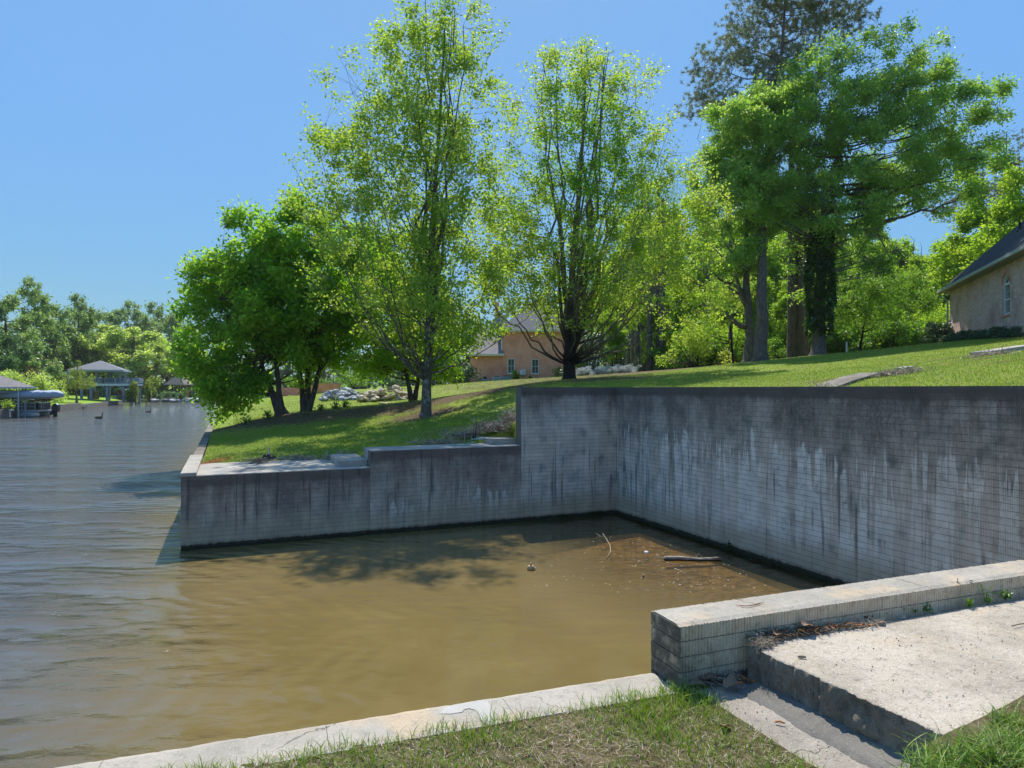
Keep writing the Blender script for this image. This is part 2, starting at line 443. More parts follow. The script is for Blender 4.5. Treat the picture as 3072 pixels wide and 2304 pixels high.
def m_wall(name, top, adir, light=.0, dark_depth=.9, streaks=1.0, seed=0.0, warm=(.30, .255, .25), alg=((.042, .035, .031), (.165, .14, .12))):
    """ribbed split-face block stained by algae from the top, lime runs, a brown tide band above the water"""
    g = G(name)
    p = g.pos(); sep = g.n('SeparateXYZ', {0: p}); x, y, z = sep.outputs
    s = g.math('ADD', g.math('MULTIPLY', x, adir[0]), g.math('MULTIPLY', y, adir[1]))
    sv = g.n('CombineXYZ', {0: g.math('MULTIPLY', s, 1.0), 1: seed, 2: g.math('MULTIPLY', z, .16)}).outputs[0]
    fine = g.noise(sv, 5.5, 5, .72)              # narrow vertical runs
    wide = g.noise(sv, 1.3, 3, .6)
    blot = g.noise(p, 1.4, 4, .6)
    d = g.math('SUBTRACT', top, z)               # depth under the wall's top
    vf = g.noise(g.n('CombineXYZ', {0: s, 1: seed + 3, 2: g.math('MULTIPLY', z, .10)}).outputs[0], 17, 4, .75)   # hair-thin runs
    iso = g.noise(p, 3.5, 5, .7)
    gr = g.noise(p, 24, 4, .75)
    orn = g.n('ObjectInfo').outputs['Random']
    base = g.mix(blot, (.55 + light, .45 + light, .35 + light), (.68 + light, .575 + light, .465 + light))
    base = g.mix(g.smooth(g.noise(p, 2.6, 3), .5, .75), base, (.36, .37, .31))
    base = g.mix(g.math('MULTIPLY', g.smooth(g.noise(p, 1.3, 2, .5), .5, .8), .5), base, warm)
    dn = g.math('ADD', d, g.math('MULTIPLY', g.math('SUBTRACT', wide, .5), dark_depth * 2.6))
    dn = g.math('ADD', dn, g.math('MULTIPLY', g.math('SUBTRACT', fine, .5), dark_depth * 1.6))
    dn = g.math('ADD', dn, g.math('MULTIPLY', g.math('SUBTRACT', iso, .5), dark_depth * 1.1))
    dn = g.math('ADD', dn, g.math('MULTIPLY', g.math('SUBTRACT', vf, .5), dark_depth * 1.3))
    algae = g.math('SUBTRACT', 1.0, g.smooth(dn, -.25 * dark_depth, 1.9 * dark_depth))
    algae = g.math('MULTIPLY', algae, g.math('ADD', .70, g.math('MULTIPLY', g.smooth(gr, .35, .65), .26)))
    top_band = g.math('MULTIPLY', g.smooth(g.math('ADD', d, g.math('MULTIPLY', g.math('SUBTRACT', fine, .5), .35)), .42, .16), .93)
    algae = g.math('MAXIMUM', algae, top_band)
    c = g.mix(algae, base, g.mix(gr, alg[0], alg[1]))
    # lime runs: start at different heights, widen and thicken downwards
    def runs(freq, off, lo, hi, amt, c):
        cell = g.noise(g.n('CombineXYZ', {0: s, 1: seed + off, 2: g.math('MULTIPLY', z, .045)}).outputs[0], freq, 2, .7)
        st = g.math('ADD', .10, g.math('MULTIPLY', g.noise(g.n('CombineXYZ', {0: s, 1: seed + off + 4, 2: 0.0}).outputs[0], freq * .8, 2, .8), 2.0))
        dd = g.math('SUBTRACT', d, st)
        lo_d = g.math('SUBTRACT', lo, g.math('MULTIPLY', g.smooth(dd, 0, 1.6), .05))
        rr = g.math('MULTIPLY', g.smooth(g.math('SUBTRACT', cell, lo_d), 0.0, hi), g.smooth(dd, -.02, .10))
        rr = g.math('MULTIPLY', rr, g.smooth(g.noise(p, 7, 5, .75), .30, .55))
        return g.mix(g.math('MULTIPLY', rr, amt * streaks), c, (.78, .73, .64)), cell
    c, cell = runs(3.4, 5.3, .56, .016, .96, c)
    c, cell2 = runs(9.5, 15.3, .575, .018, .85, c)
    dk = g.math('MULTIPLY', g.smooth(cell2, .42, .34), g.smooth(z, 3.0, 1.2))
    c = g.mix(g.math('MULTIPLY', dk, .55), c, (.055, .058, .062))
    c = g.mix(g.math('MULTIPLY', g.smooth(orn, .55, 1.0), .07), c, (.03, .03, .03))
    c = g.mix(g.math('MULTIPLY', g.smooth(orn, .45, .0), .05), c, (.45, .45, .45))
    # tide band and waterline slime
    zz = g.math('ADD', z, g.math('MULTIPLY', g.math('SUBTRACT', g.noise(p, 1.5, 4, .6), .5), .35))
    c = g.mix(g.math('MULTIPLY', g.smooth(zz, .78, .25), .75), c, (.48, .37, .24))
    z3 = g.math('ADD', z, g.math('MULTIPLY', g.math('SUBTRACT', g.noise(p, 9, 4, .7), .5), .10))
    c = g.mix(g.smooth(z3, .15, .07), c, (.035, .033, .020))
    rib = g.math('SINE', g.math('MULTIPLY', s, 2 * math.pi / .021))
    ribm = g.smooth(g.noise(p, 3.0, 3), .35, .6)
    c = g.mix(g.math('MULTIPLY', g.math('MULTIPLY', g.smooth(rib, .2, -1), ribm), .28), c, (.04, .04, .042))  # shade in the rib grooves put into the colour
    h = g.math('ADD', g.math('MULTIPLY', g.math('MULTIPLY', rib, ribm), .45), g.noise(p, 70, 3, .7))
    return g.done(g.principled(c, .92, g.bump(h, .006), .2))

# ---- setting: lawns
def sheet(name, pts_fn, nu, nv, mat, keep=None, attr=True, z=None):
    u = np.linspace(0, 1, nu); v = np.linspace(0, 1, nv)
    uu, vv = np.meshgrid(u, v)
    x, y = pts_fn(uu.ravel(), vv.ravel())
    zz = ground(x, y) if z is None else z(x, y)
    V = np.c_[x, y, zz]
    i = (np.arange(nv - 1)[:, None] * nu + np.arange(nu - 1)[None]).ravel()
    f = np.stack([i, i + 1, i + nu + 1, i + nu], -1)
    if keep is not None:
        cx = x[f].mean(1); cy = y[f].mean(1); f = f[keep(cx, cy)]
    m = MB(); m.add(V, f)
    o = m.build(name, mat, smooth=True)
    if attr:
        a = o.data.attributes.new('bare', 'FLOAT', 'POINT')
        a.data.foreach_set('value', bareness(x, y).astype(np.float32))
    return tag(o, kind='structure')
def lf(u, v):
    q = 0.10 + 190 * v ** 2.4; p = PL + .28 + (u ** 1.8) * 190
    x = C[0] + A_[0] * p - B_[0] * q; y = C[1] + A_[1] * p - B_[1] * q
    return x, y
sheet('lawn', lf, 200, 180, M_LAWN)
def lf2(u, v):
    q = 0.10 - 14 * v; p = .2 + (u ** 1.8) * 120
    return C[0] + A_[0] * p - B_[0] * q, C[1] + A_[1] * p - B_[1] * q
sheet('hillside_lawn', lf2, 170, 60, M_LAWN)

# far bank: shore polyline at world points, lawn behind it
SHORE = [(-400, 40), (-90, 60), (-55.5, 71.5), (-57.6, 78.5), (-66, 77), (-68, 86), (-61.5, 88), (-67.8, 104.5), (-83.5, 143), (-94, 150), (-112, 190), (-108, 240), (-60, 300), (120, 330), (400, 330)]
M_FARG = None
def m_farlawn():
    g = G('far_lawn_turf'); p = g.pos()
    c = g.ramp(g.noise(p, .25, 5, .6), [(.3, (.17, .29, .025)), (.7, (.25, .37, .04))])
    c = g.mix(g.smooth(g.noise(p, 1.6, 4, .7), .6, .8), c, (.08, .075, .035))
    return g.done(g.principled(c, .9, g.bump(g.noise(p, 6, 4), .06), .1))
M_FARG = m_farlawn()
m = MB()
inner = np.array(SHORE, float)
offs = [0.0, 3.0, 12.0, 30.0, 80.0, 260.0, 1400.0]; hs = [.62, .80, 1.15, 1.7, 3.2, 6.0, 9.0]
nrm = []
for i in range(len(inner)):
    t = inner[min(i + 1, len(inner) - 1)] - inner[max(i - 1, 0)]; t /= np.linalg.norm(t)
    nrm.append((-t[1], t[0]))
cen = np.array([20.0, 40.0])
rows = []
for k, (off, hh) in enumerate(zip(offs, hs)):
    for i, pnt in enumerate(inner):
        out = (pnt - cen) / np.linalg.norm(pnt - cen)
        q = pnt + out * off
        rows.append((q[0], q[1], hh))
n = len(inner)
f = [(k * n + i, k * n + i + 1, (k + 1) * n + i + 1, (k + 1) * n + i) for k in range(len(offs) - 1) for i in range(n - 1)]
m.add(rows, f)
# drop below the water along the shore
m.add([(p_[0], p_[1], -1.5) for p_ in inner] + [(p_[0], p_[1], .62) for p_ in inner], [(i, i + 1, n + i + 1, n + i) for i in range(n - 1)])
tag(m.build('far_bank_ground', M_FARG, smooth=False), kind='structure')
# wide ground behind everything on our side
m = MB(); m.add([PQ(100, 185, 2.0), PQ(1500, 185, 4), PQ(1500, 1700, 12), PQ(-60, 1700, 12), PQ(-60, 330, 2.0)], [(0, 1, 2, 3, 4)])
tag(m.build('distant_ground', M_FARG), kind='structure')

# ---- lake
def m_water():
    g = G('murky_water'); p = g.pos(); sep = g.n('SeparateXYZ', {0: p}); x, y, z = sep.outputs
    pp = g.math('ADD', g.math('MULTIPLY', g.math('SUBTRACT', x, float(C[0])), float(A_[0])), g.math('MULTIPLY', g.math('SUBTRACT', y, float(C[1])), float(A_[1])))
    qq = g.math('ADD', g.math('MULTIPLY', g.math('SUBTRACT', x, float(C[0])), float(-B_[0])), g.math('MULTIPLY', g.math('SUBTRACT', y, float(C[1])), float(-B_[1])))
    n = g.noise(p, .6, 4, .6)
    brown = g.ramp(n, [(.3, (.142, .104, .038)), (.6, (.170, .124, .047)), (.8, (.185, .138, .058))])
    lake = g.smooth(pp, -9.2, -12.6)
    brown = g.mix(lake, brown, (.088, .086, .078))  # open lake greyer: the sky's reflection put into the body colour
    # shallow: silty corner of the slip where the bed shows
    shal = g.math('MULTIPLY', g.smooth(g.math('ADD', pp, g.math('MULTIPLY', g.math('SUBTRACT', n, .5), 2.4)), -4.6, -1.6), g.smooth(qq, -9.5, -5.0))
    inside = g.smooth(qq, 1.0, -1.0)
    shal = g.math('MULTIPLY', shal, inside)
    diff = g.n('BsdfDiffuse', {'Color': brown}).outputs[0]
    tr = g.n('BsdfTransparent', {'Color': (.80, .71, .50)}).outputs[0]
    body = g.n('MixShader', {0: g.math('MULTIPLY', shal, .86), 1: diff, 2: tr}).outputs[0]
    # ripples: open lake choppy, slip nearly calm with long gentle rings
    w1 = g.noise(g.pos((1.0, 2.3, 1)), 2.2, 5, .62, dist=.5)
    w2 = g.noise(g.pos((.6, 1.7, 1)), .55, 3, .5)
    w3 = g.noise(g.pos((.9, 1.9, 1)), 7.0, 3, .6, dist=.6)
    out = g.math('MAXIMUM', g.smooth(pp, -8.0, -12.5), g.smooth(qq, -9.2, -12.5))
    out = g.math('MAXIMUM', out, g.smooth(qq, .5, 3.0))
    amp = g.math('ADD', .10, g.math('MULTIPLY', out, .93))
    hgt = g.math('ADD', g.math('ADD', g.math('MULTIPLY', w1, .08), g.math('MULTIPLY', w2, .13)), g.math('MULTIPLY', w3, .012))
    patch_ = g.math('ADD', .35, g.math('MULTIPLY', g.smooth(g.noise(g.pos((.6, 1.5, 1)), .45, 3, .6), .38, .66), 1.15))
    hgt = g.math('MULTIPLY', hgt, g.math('MULTIPLY', amp, patch_))
    ring = g.n('VectorMath', {0: p, 1: (-8.5, 6.5, 0.0)}, operation='DISTANCE').outputs['Value']
    rw = g.math('MULTIPLY', g.math('SINE', g.math('MULTIPLY', g.math('ADD', ring, g.math('MULTIPLY', w2, 1.2)), 15.0)), g.math('MULTIPLY', g.smooth(pp, -4.0, -9.0), .0045))
    hgt = g.math('ADD', hgt, rw)
    bm = g.bump(hgt, 1.0)
    gl = g.n('BsdfGlossy', {'Color': (1, 1, 1), 'Roughness': .035, 'Normal': bm}).outputs[0]
    fr = g.n('Fresnel', {'IOR': g.math('ADD', 1.33, g.math('MULTIPLY', lake, .17)), 'Normal': bm}).outputs[0]
    return g.done(g.n('MixShader', {0: fr, 1: body, 2: gl}).outputs[0])
m = MB(); m.add([(-1500, -300, 0), (400, -300, 0), (400, 420, 0), (-1500, 420, 0)], [(0, 1, 2, 3)])
tag(m.build('lake_water', m_water()), kind='structure')
def m_mud():
    g = G('lake_mud'); p = g.pos((1.0, 2.2, 1))
    n = g.noise(p, 4.5, 6, .75, dist=.5)
    c = g.ramp(n, [(.38, (.050, .036, .018)), (.46, (.17, .12, .058)), (.58, (.30, .215, .115)), (.8, (.42, .32, .19))])
    return g.done(g.principled(c, .95, g.bump(n, .03), .1))
u = np.linspace(0, 1, 60); uu, vv = np.meshgrid(u, u)
p_ = -14 + 14.3 * uu.ravel(); q_ = -14 + 14.4 * vv.ravel()
x = C[0] + A_[0] * p_ - B_[0] * q_; y = C[1] + A_[1] * p_ - B_[1] * q_
dep = -.07 - .05 * np.clip(-p_ - .5, 0, 99) ** 1.25 - .012 * np.clip(-q_ - 4, 0, 99) ** 1.4 + .03 * np.array([mnoise.noise(Vector((a * .9, b * .9, 0))) for a, b in zip(x, y)])
i = (np.arange(59)[:, None] * 60 + np.arange(59)[None]).ravel()
m = MB(); m.add(np.c_[x, y, np.minimum(dep, -.03)], np.stack([i, i + 1, i + 61, i + 60], -1))
tag(m.build('lake_bed', m_mud(), smooth=True), kind='structure')
m = MB(); m.add([(-1500, -300, -3), (400, -300, -3), (400, 420, -3), (-1500, 420, -3)], [(0, 1, 2, 3)])
tag(m.build('deep_lake_bed', m_mud()), kind='structure')

# ------------------------------------------------------------------ block walls
def block_mesh(L, dep, mat, name='block', ribs=False, H_=CO, both=False):
    """one block; local x along the wall, -y outward, z up; origin at its lower left front"""
    m = MB(); g_ = .0009; t = H_ - .006
    if not ribs:
        m.box((g_, -.006, 0), (L - g_, dep, t))
    else:
        nr = int(L / .021); xs = []; ys = []
        for k in range(nr):
            x0 = g_ + (L - 2 * g_) * k / nr; w = (L - 2 * g_) / nr
            xs += [x0, x0 + w * .22, x0 + w * .62, x0 + w * .86]; d = .0035 + .004 * rng.random()
            ys += [-.002, -.002 - d, -.002 - d, -.001]
        xs.append(L - g_); ys.append(-.002)
        n = len(xs); xs = np.array(xs); ys = np.array(ys)
        fr = np.c_[xs, ys]; bk = np.c_[xs[::-1], (dep - ys[::-1]) if both else np.full(n, dep)]
        ring = np.r_[fr, bk]
        zt = t + rng.normal(0, .0012, len(ring))
        v = np.r_[np.c_[ring, np.zeros(len(ring))], np.c_[ring, zt]]
        N_ = len(ring)
        f = [(i, (i + 1) % N_, N_ + (i + 1) % N_, N_ + i) for i in range(N_)]
        f += [(i, i + 1, 2 * n - 2 - i, 2 * n - 1 - i)[::-1] for i in range(n - 1)]
        f += [(N_ + i, N_ + i + 1, N_ + 2 * n - 2 - i, N_ + 2 * n - 1 - i) for i in range(n - 1)]
        m.add(v, f)
    return m.mesh(name, mat)

def block_wall(name, label, org, xdir, length, z_top, z_bot, thick, mat, core_mat, dep=.10, end_dep=0.0, limit=300, course=CO):
    M = frame((org[0], org[1], 0), xdir)
    root = thing(name, label, 'retaining wall')
    core = MB()
    core.box((0, 0, -1.6), (length, thick, z_top - .012), M)
    core.build('core', core_mat, root)
    rz = math.atan2(xdir[1], xdir[0])
    cache = {}
    cells = []
    nc = int(math.ceil((z_top - z_bot) / course))
    for k in range(nc):
        z = z_top - (k + 1) * course
        x = 0.0; first = BL * (.5 if k % 2 else 1.0)
        while x < length - .01:
            L = first if x == 0 else BL
            L = min(L, length - x)
            if length - x - L < .05: L = length - x
            cells.append((x, z, L)); x += L
    def key(c):
        w = xf([(c[0], 0, c[1])], M)[0]; return np.hypot(w[0], w[1])
    cells.sort(key=key)
    for n_, (x, z, L) in enumerate(cells[:limit]):
        d = end_dep if (x == 0 and end_dep) else dep
        kk = (round(L, 3), d)
        if kk not in cache: cache[kk] = block_mesh(L, d, mat, H_=course)
        w = xf([(x, -rng.random() * .0025, z + .002)], M)[0]
        o = bpy.data.objects.new('block', cache[kk]); o.location = w; o.rotation_euler = (0, 0, rz)
        link(o, root)
    rest = cells[limit:]
    if rest:
        m = MB()
        for x, z, L in rest:
            yy = -.006 - rng.random() * .0025
            m.box((x + .0009, yy, z + .002), (x + L - .0009, dep, z + course - .004), M)
        tag(m.build('block_courses', mat, root), kind='stuff')
    return root

ad = tuple(A_); bd = tuple(-B_)
ALB = ((.070, .052, .045), (.22, .17, .145))
MW_LOW = m_wall('low_wing_block', ZLOW, ad, .0, .95, .6, 1.0, (.50, .34, .29), ALB)
MW_MID = m_wall('mid_wing_block', ZMID, ad, .0, 1.05, .8, 4.0, (.50, .34, .31), ALB)
MW_HI = m_wall('high_back_block', ZHIGH, ad, .06, .62, .35, 8.0)
MW_R = m_wall('right_wall_block', ZHIGH, (float(B_[0]), float(B_[1])), .10, 1.3, 1.0, 2.0)
M_CORE = m_plain('mortar_joint', (.17, .15, .125), .95, .2, 6)
block_wall('retaining_wall', 'low stained block wing wall at the left, dipping into the lake under the concrete walkway', PQ(PL, 0), A_, P1 - PL, ZLOW, -.12, .30, MW_LOW, M_CORE)
block_wall('retaining_wall', 'middle stepped section of the far block wall, dark purple-brown, between the low and the high one', PQ(P1, 0), A_, P2 - P1, ZMID, -.12, .30, MW_MID, M_CORE, end_dep=.30)
block_wall('retaining_wall', 'high far block wall section facing the camera, meeting the long wall in the corner', PQ(P2, 0), A_, -P2 - .004, ZHIGH, -.12, .32, MW_HI, M_CORE, end_dep=.325)
block_wall('retaining_wall', 'long high block wall on the right with white lime runs below a black top band', PQ(0, 0), B_, 11.75, ZHIGH, -.12, .32, MW_R, M_CORE)
# the long wall's blocks must face the slip: its frame has -y pointing to the slip already (x along B_)

# ---- near end of the long wall, parapet, kerb
PA = np.array([.845, 4.05]); PD = np.array([2.75, 1.05]); PD = PD / np.linalg.norm(PD); PN = np.array([-PD[1], PD[0]])
TK = .285
NC = .088
ZP = CZ - 1.35
def m_near():
    g = G('ribbed_block_near'); p = g.pos(); sep = g.n('SeparateXYZ', {0: p}); x, y, z = sep.outputs
    s = g.math('ADD', g.math('MULTIPLY', g.math('SUBTRACT', x, float(PA[0])), float(PD[0])), g.math('MULTIPLY', g.math('SUBTRACT', y, float(PA[1])), float(PD[1])))
    n = g.noise(p, 5, 5, .7); f = g.noise(p, 30, 4, .75)
    c = g.mix(g.smooth(n, .35, .65), (.62, .475, .32), (.76, .61, .43))
    c = g.mix(g.math('MULTIPLY', g.smooth(f, .5, .72), .5), c, (.16, .13, .095))
    run = g.noise(g.n('CombineXYZ', {0: s, 1: 3.0, 2: g.math('MULTIPLY', z, .3)}).outputs[0], 14, 4, .75)
    c = g.mix(g.math('MULTIPLY', g.smooth(run, .56, .70), .55), c, (.13, .105, .075))
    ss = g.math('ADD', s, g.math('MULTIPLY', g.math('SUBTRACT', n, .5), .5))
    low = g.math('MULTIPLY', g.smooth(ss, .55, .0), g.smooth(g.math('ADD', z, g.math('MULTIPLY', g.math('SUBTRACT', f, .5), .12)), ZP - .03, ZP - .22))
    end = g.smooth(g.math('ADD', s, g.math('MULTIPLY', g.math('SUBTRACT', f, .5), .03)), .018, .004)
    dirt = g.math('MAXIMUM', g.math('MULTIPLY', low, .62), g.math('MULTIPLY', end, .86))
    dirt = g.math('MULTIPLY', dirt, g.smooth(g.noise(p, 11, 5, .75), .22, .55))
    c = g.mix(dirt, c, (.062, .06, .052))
    return g.done(g.principled(c, .93, g.bump(g.math('ADD', f, g.noise(p, 130, 3, .7)), .006), .15))
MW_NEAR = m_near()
MW_NEARTOP = M_KERB
def near_parapet():
    # origin: camera-side end; local x along PD, the camera side is -y
    o2 = PA - PN * TK
    org = (o2[0], o2[1])
    M = frame((org[0], org[1], 0), PD); rz = math.atan2(PD[1], PD[0])
    root = thing('parapet_wall', 'low ribbed block parapet wall in the foreground between slip and concrete slab', 'parapet wall')
    Lp = 3.40
    c = MB(); c.box((.01, .004, -1.6), (Lp, TK - .004, ZP - .03), M); c.build('core', M_CORE, root)
    for k in range(5):
        z = ZP - (k + 1) * NC - (.0 if k else 0); x = 0.0; j = 0
        while x < Lp - .01:
            L = min((.195 if (k % 2 and x == 0) else .39), Lp - x)
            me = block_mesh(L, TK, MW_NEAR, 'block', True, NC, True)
            me.materials.append(MW_NEARTOP)
            if k == 0:
                for pl in me.polygons:
                    if pl.normal.z > .8: pl.material_index = 1
            o = bpy.data.objects.new('block', me)
            o.location = xf([(x, rng.normal(0, .0012), z + .003)], M)[0]; o.rotation_euler = (0, 0, rz); link(o, root); x += L
    # worn cap screed, 4 mm over the top course with a ragged edge
    n = 120
    xs = np.linspace(0.004, Lp, n)
    e0 = -.001 + np.array([mnoise.noise(Vector((t * 9, 0, 3))) for t in xs]) * .007 + rng.normal(0, .0016, n)
    e1 = TK + .001 + np.array([mnoise.noise(Vector((t * 9, 7, 3))) for t in xs]) * .007 + rng.normal(0, .0016, n)
    rows = 9
    V = []
    for r in range(rows):
        t = r / (rows - 1)
        yy = e0 * (1 - t) + e1 * t
        zz = ZP + .005 - (.010 if r in (0, rows - 1) else 0) + rng.normal(0, .0012, n) + np.array([mnoise.noise(Vector((a * 4, t * 3, 0))) for a in xs]) * .003
        V.append(np.c_[xs, yy, zz])
    V = xf(np.concatenate(V), M)
    i = (np.arange(rows - 1)[:, None] * n + np.arange(n - 1)[None]).ravel()
    c = MB(); c.add(V, np.stack([i, i + 1, i + n + 1, i + n], -1)); c.build('cap', M_KERB, root, smooth=False)
near_parapet()
# near high wall stub at the right edge of the photograph
e = PA + PD * 3.50
M_ = frame((e[0] - PN[0] * TK, e[1] - PN[1] * TK, 0), PD)
root = thing('retaining_wall', 'end of the near high block wall at the right edge, where the foreground parapet stops', 'retaining wall')
c = MB(); c.box((.012, .006, -1.6), (4.3, TK + .03, 3.30), M_); c.build('core', M_CORE, root)
rz = math.atan2(PD[1], PD[0])
MW_NH = m_wall('near_high_block', 3.32, (float(PD[0]), float(PD[1])), .03, .8, .6, 6.0)
for k in range(34):
    z = 3.32 - (k + 1) * CO; x = 0; 
    if z < .9: break
    while x < 3.9:
        L = BL * .5 if (k % 2 and x == 0) else BL
        kk = 'nh%.3f' % L
        if kk not in bpy.data.meshes:
            me = block_mesh(L, TK + .036, MW_NH, kk, True, CO, True)
        o = bpy.data.objects.new('block', bpy.data.meshes[kk]); o.location = xf([(x, rng.normal(0, .001), z + .002)], M_)[0]; o.rotation_euler = (0, 0, rz); link(o, root); x += L

# kerb along the water in the foreground
ZK = CZ - 1.69
K1 = np.array([.813, 3.986]); K0 = np.array([-1.825, 3.07]); KD = (K1 - K0) / np.linalg.norm(K1 - K0); KN = np.array([-KD[1], KD[0]])
kerb = thing('concrete_kerb', 'long pale concrete kerb along the water in front of the grass', 'kerb')
edges = [-0.02, .93, 1.86, 2.84, 3.9, 5.1, 8.5]
for s0, s1 in zip(edges[:-1], edges[1:]):
    n = max(6, int((s1 - s0) / .03)); xs = np.linspace(s0 + .0012, s1 - .0012, n); rows = 8
    Vt = []
    eo = np.array([mnoise.noise(Vector((t * 7, 11, 0))) for t in xs]) * .010 + rng.normal(0, .002, n)
    for r in range(rows):
        t = r / (rows - 1); w = .30 * t
        pts = K1[None] - KD[None] * xs[:, None] - KN[None] * (w - (eo * (1 - t))[:, None])
        zz = ZK + rng.normal(0, .0005, n) + np.array([mnoise.noise(Vector((a * 3, t * 2, 5))) for a in xs]) * .0012 - (.012 if r == 0 else 0)
        Vt.append(np.c_[pts, zz])
    V0 = Vt[0].copy(); V0[:, 2] = -1.2; V1 = Vt[-1].copy(); V1[:, 2] = ZK - .25
    V = np.concatenate([V0] + Vt + [V1]); rr = rows + 2
    i = (np.arange(rr - 1)[:, None] * n + np.arange(n - 1)[None]).ravel()
    m = MB(); m.add(V, np.stack([i, i + n, i + n + 1, i + 1], -1)); m.build('kerb_section', M_KERB, kerb)
# white mortar patch on the kerb
def smear(name, px, z, mat, parent, th=.004):
    pts = [W(u, v, z) for u, v in px]
    m = MB(); n = len(pts)
    top = [(p[0], p[1], z + th) for p in pts]; bot = [(p[0], p[1], z - .03) for p in pts]
    m.add(top, [tuple(range(n))])
    return m.build(name, mat, parent)
smear('mortar_patch', [(1320, 2138), (1340, 2120), (1395, 2108), (1440, 2100), (1462, 2101), (1470, 2118), (1480, 2142), (1496, 2170), (1478, 2176), (1455, 2171), (1440, 2155), (1434, 2140), (1424, 2129), (1408, 2125), (1394, 2127), (1386, 2136), (1352, 2141), (1322, 2141)], ZK + .0024, M_PATCH, kerb, .0)

# slab, lower landing, mortar strip, soil
ZS, ZL = CZ - 1.49, CZ - 1.70
s_bl = W(2246, 1937, ZS)[:2]                        # slab's rear left corner at the parapet
s_fl = W(2880, 2227, ZS)[:2]
SD = (s_fl - s_bl) / np.linalg.norm(s_fl - s_bl)
def slab():
    nE = 220
    t = np.linspace(0, 2.9, nE)
    left = s_bl[None] + SD[None] * t[:, None]
    sn = np.array([-SD[1], SD[0]])
    jag = np.array([mnoise.noise(Vector((a * 6, 1, 0))) for a in t]) * .018 + rng.normal(0, .005, nE)
    left = left + sn[None] * jag[:, None]
    rows = 60; V = []
    for r in range(rows):
        k = (r / (rows - 1)) ** 1.6 * 4.2
        base = left + PD[None] * k - PN[None] * 0
        z = ZS + .004 * np.array([mnoise.noise(Vector((p[0] * 1.5, p[1] * 1.5, 0))) for p in base]) + rng.normal(0, .0008, nE) - (.006 if r == 0 else 0)
        V.append(np.c_[base, z])
    V = np.concatenate(V); i = (np.arange(rows - 1)[:, None] * nE + np.arange(nE - 1)[None]).ravel()
    m = MB(); m.add(V, np.stack([i, i + 1, i + nE + 1, i + nE], -1))
    o = tag(m.build('concrete_slab', M_SLAB, smooth=True), kind='structure')
    # broken face of the slab edge
    rws = 9; V = []
    sn2 = -sn if np.dot(sn, PD) > 0 else sn
    for r in range(rws):
        h = r / (rws - 1)
        bul = np.array([mnoise.noise(Vector((a * 8, h * 3, 4))) for a in t]) * .035 + np.array([mnoise.noise(Vector((a * 26, h * 7, 4))) for a in t]) * .022 + rng.normal(0, .003, nE) + .018 * h + .03 * max(0, h - .8)
        p = left + sn2[None] * bul[:, None] * (1 if r else 0)
        V.append(np.c_[p, np.full(nE, (ZS - .005) * (1 - h) + (ZL - .03) * h)])
    V = np.concatenate(V); i = (np.arange(rws - 1)[:, None] * nE + np.arange(nE - 1)[None]).ravel()
    m = MB(); m.add(V, np.stack([i, i + nE, i + nE + 1, i + 1], -1)); tag(m.build('slab_edge', M_STEP, smooth=True), kind='structure')
    return left, sn2
left_edge, SN2 = slab()
# lower landing
def patch(name, quad, z, mat, nu=50, nv=50, amp=.006, smooth=True, rough=.001):
    q = [np.array(p, float) for p in quad]
    u, v = np.meshgrid(np.linspace(0, 1, nu), np.linspace(0, 1, nv)); u = u.ravel()[:, None]; v = v.ravel()[:, None]
    P = (q[0] * (1 - u) + q[1] * u) * (1 - v) + (q[3] * (1 - u) + q[2] * u) * v
    zz = z + amp * np.array([mnoise.noise(Vector((a[0] * 3, a[1] * 3, 0))) for a in P]) + rng.normal(0, rough, len(P))
    i = (np.arange(nv - 1)[:, None] * nu + np.arange(nu - 1)[None]).ravel()
    m = MB(); m.add(np.c_[P, zz], np.stack([i, i + 1, i + nu + 1, i + nu], -1))
    return tag(m.build(name, mat, smooth=smooth), kind='structure')
bo = PA - PN * (TK)                                 # near corner of the parapet end
l0 = bo + PD * (-.02); l1 = s_bl + PD * .10
patch('lower_landing', [l0 + PN * .10, l1 + PN * .05, l1 + SD * 3.2, l0 + SD * 3.2 - PD * .1], ZL, M_SLAB2, 70, 90, .010)
# mortar fillet along the foot of the slab edge
t = np.linspace(.08, 2.9, 90); V = []
base = s_bl[None] + SD[None] * t[:, None]
w_out = .17 + .035 * np.array([mnoise.noise(Vector((a * 3, 20, 0))) for a in t]) + rng.normal(0, .004, len(t))
for r in range(6):
    k = r / 5
    V.append(np.c_[base + SN2[None] * (.01 + (w_out * k)[:, None]), ZL + .012 + .030 * (1 - k) ** 1.5 - (.022 if r == 5 else 0) + rng.normal(0, .002, len(t))])
V = np.concatenate(V); n = len(t); i = (np.arange(5)[:, None] * n + np.arange(n - 1)[None]).ravel()
m = MB(); m.add(V, np.stack([i, i + n, i + n + 1, i + 1], -1)); tag(m.build('mortar_strip', M_MORTAR, smooth=True), kind='structure')

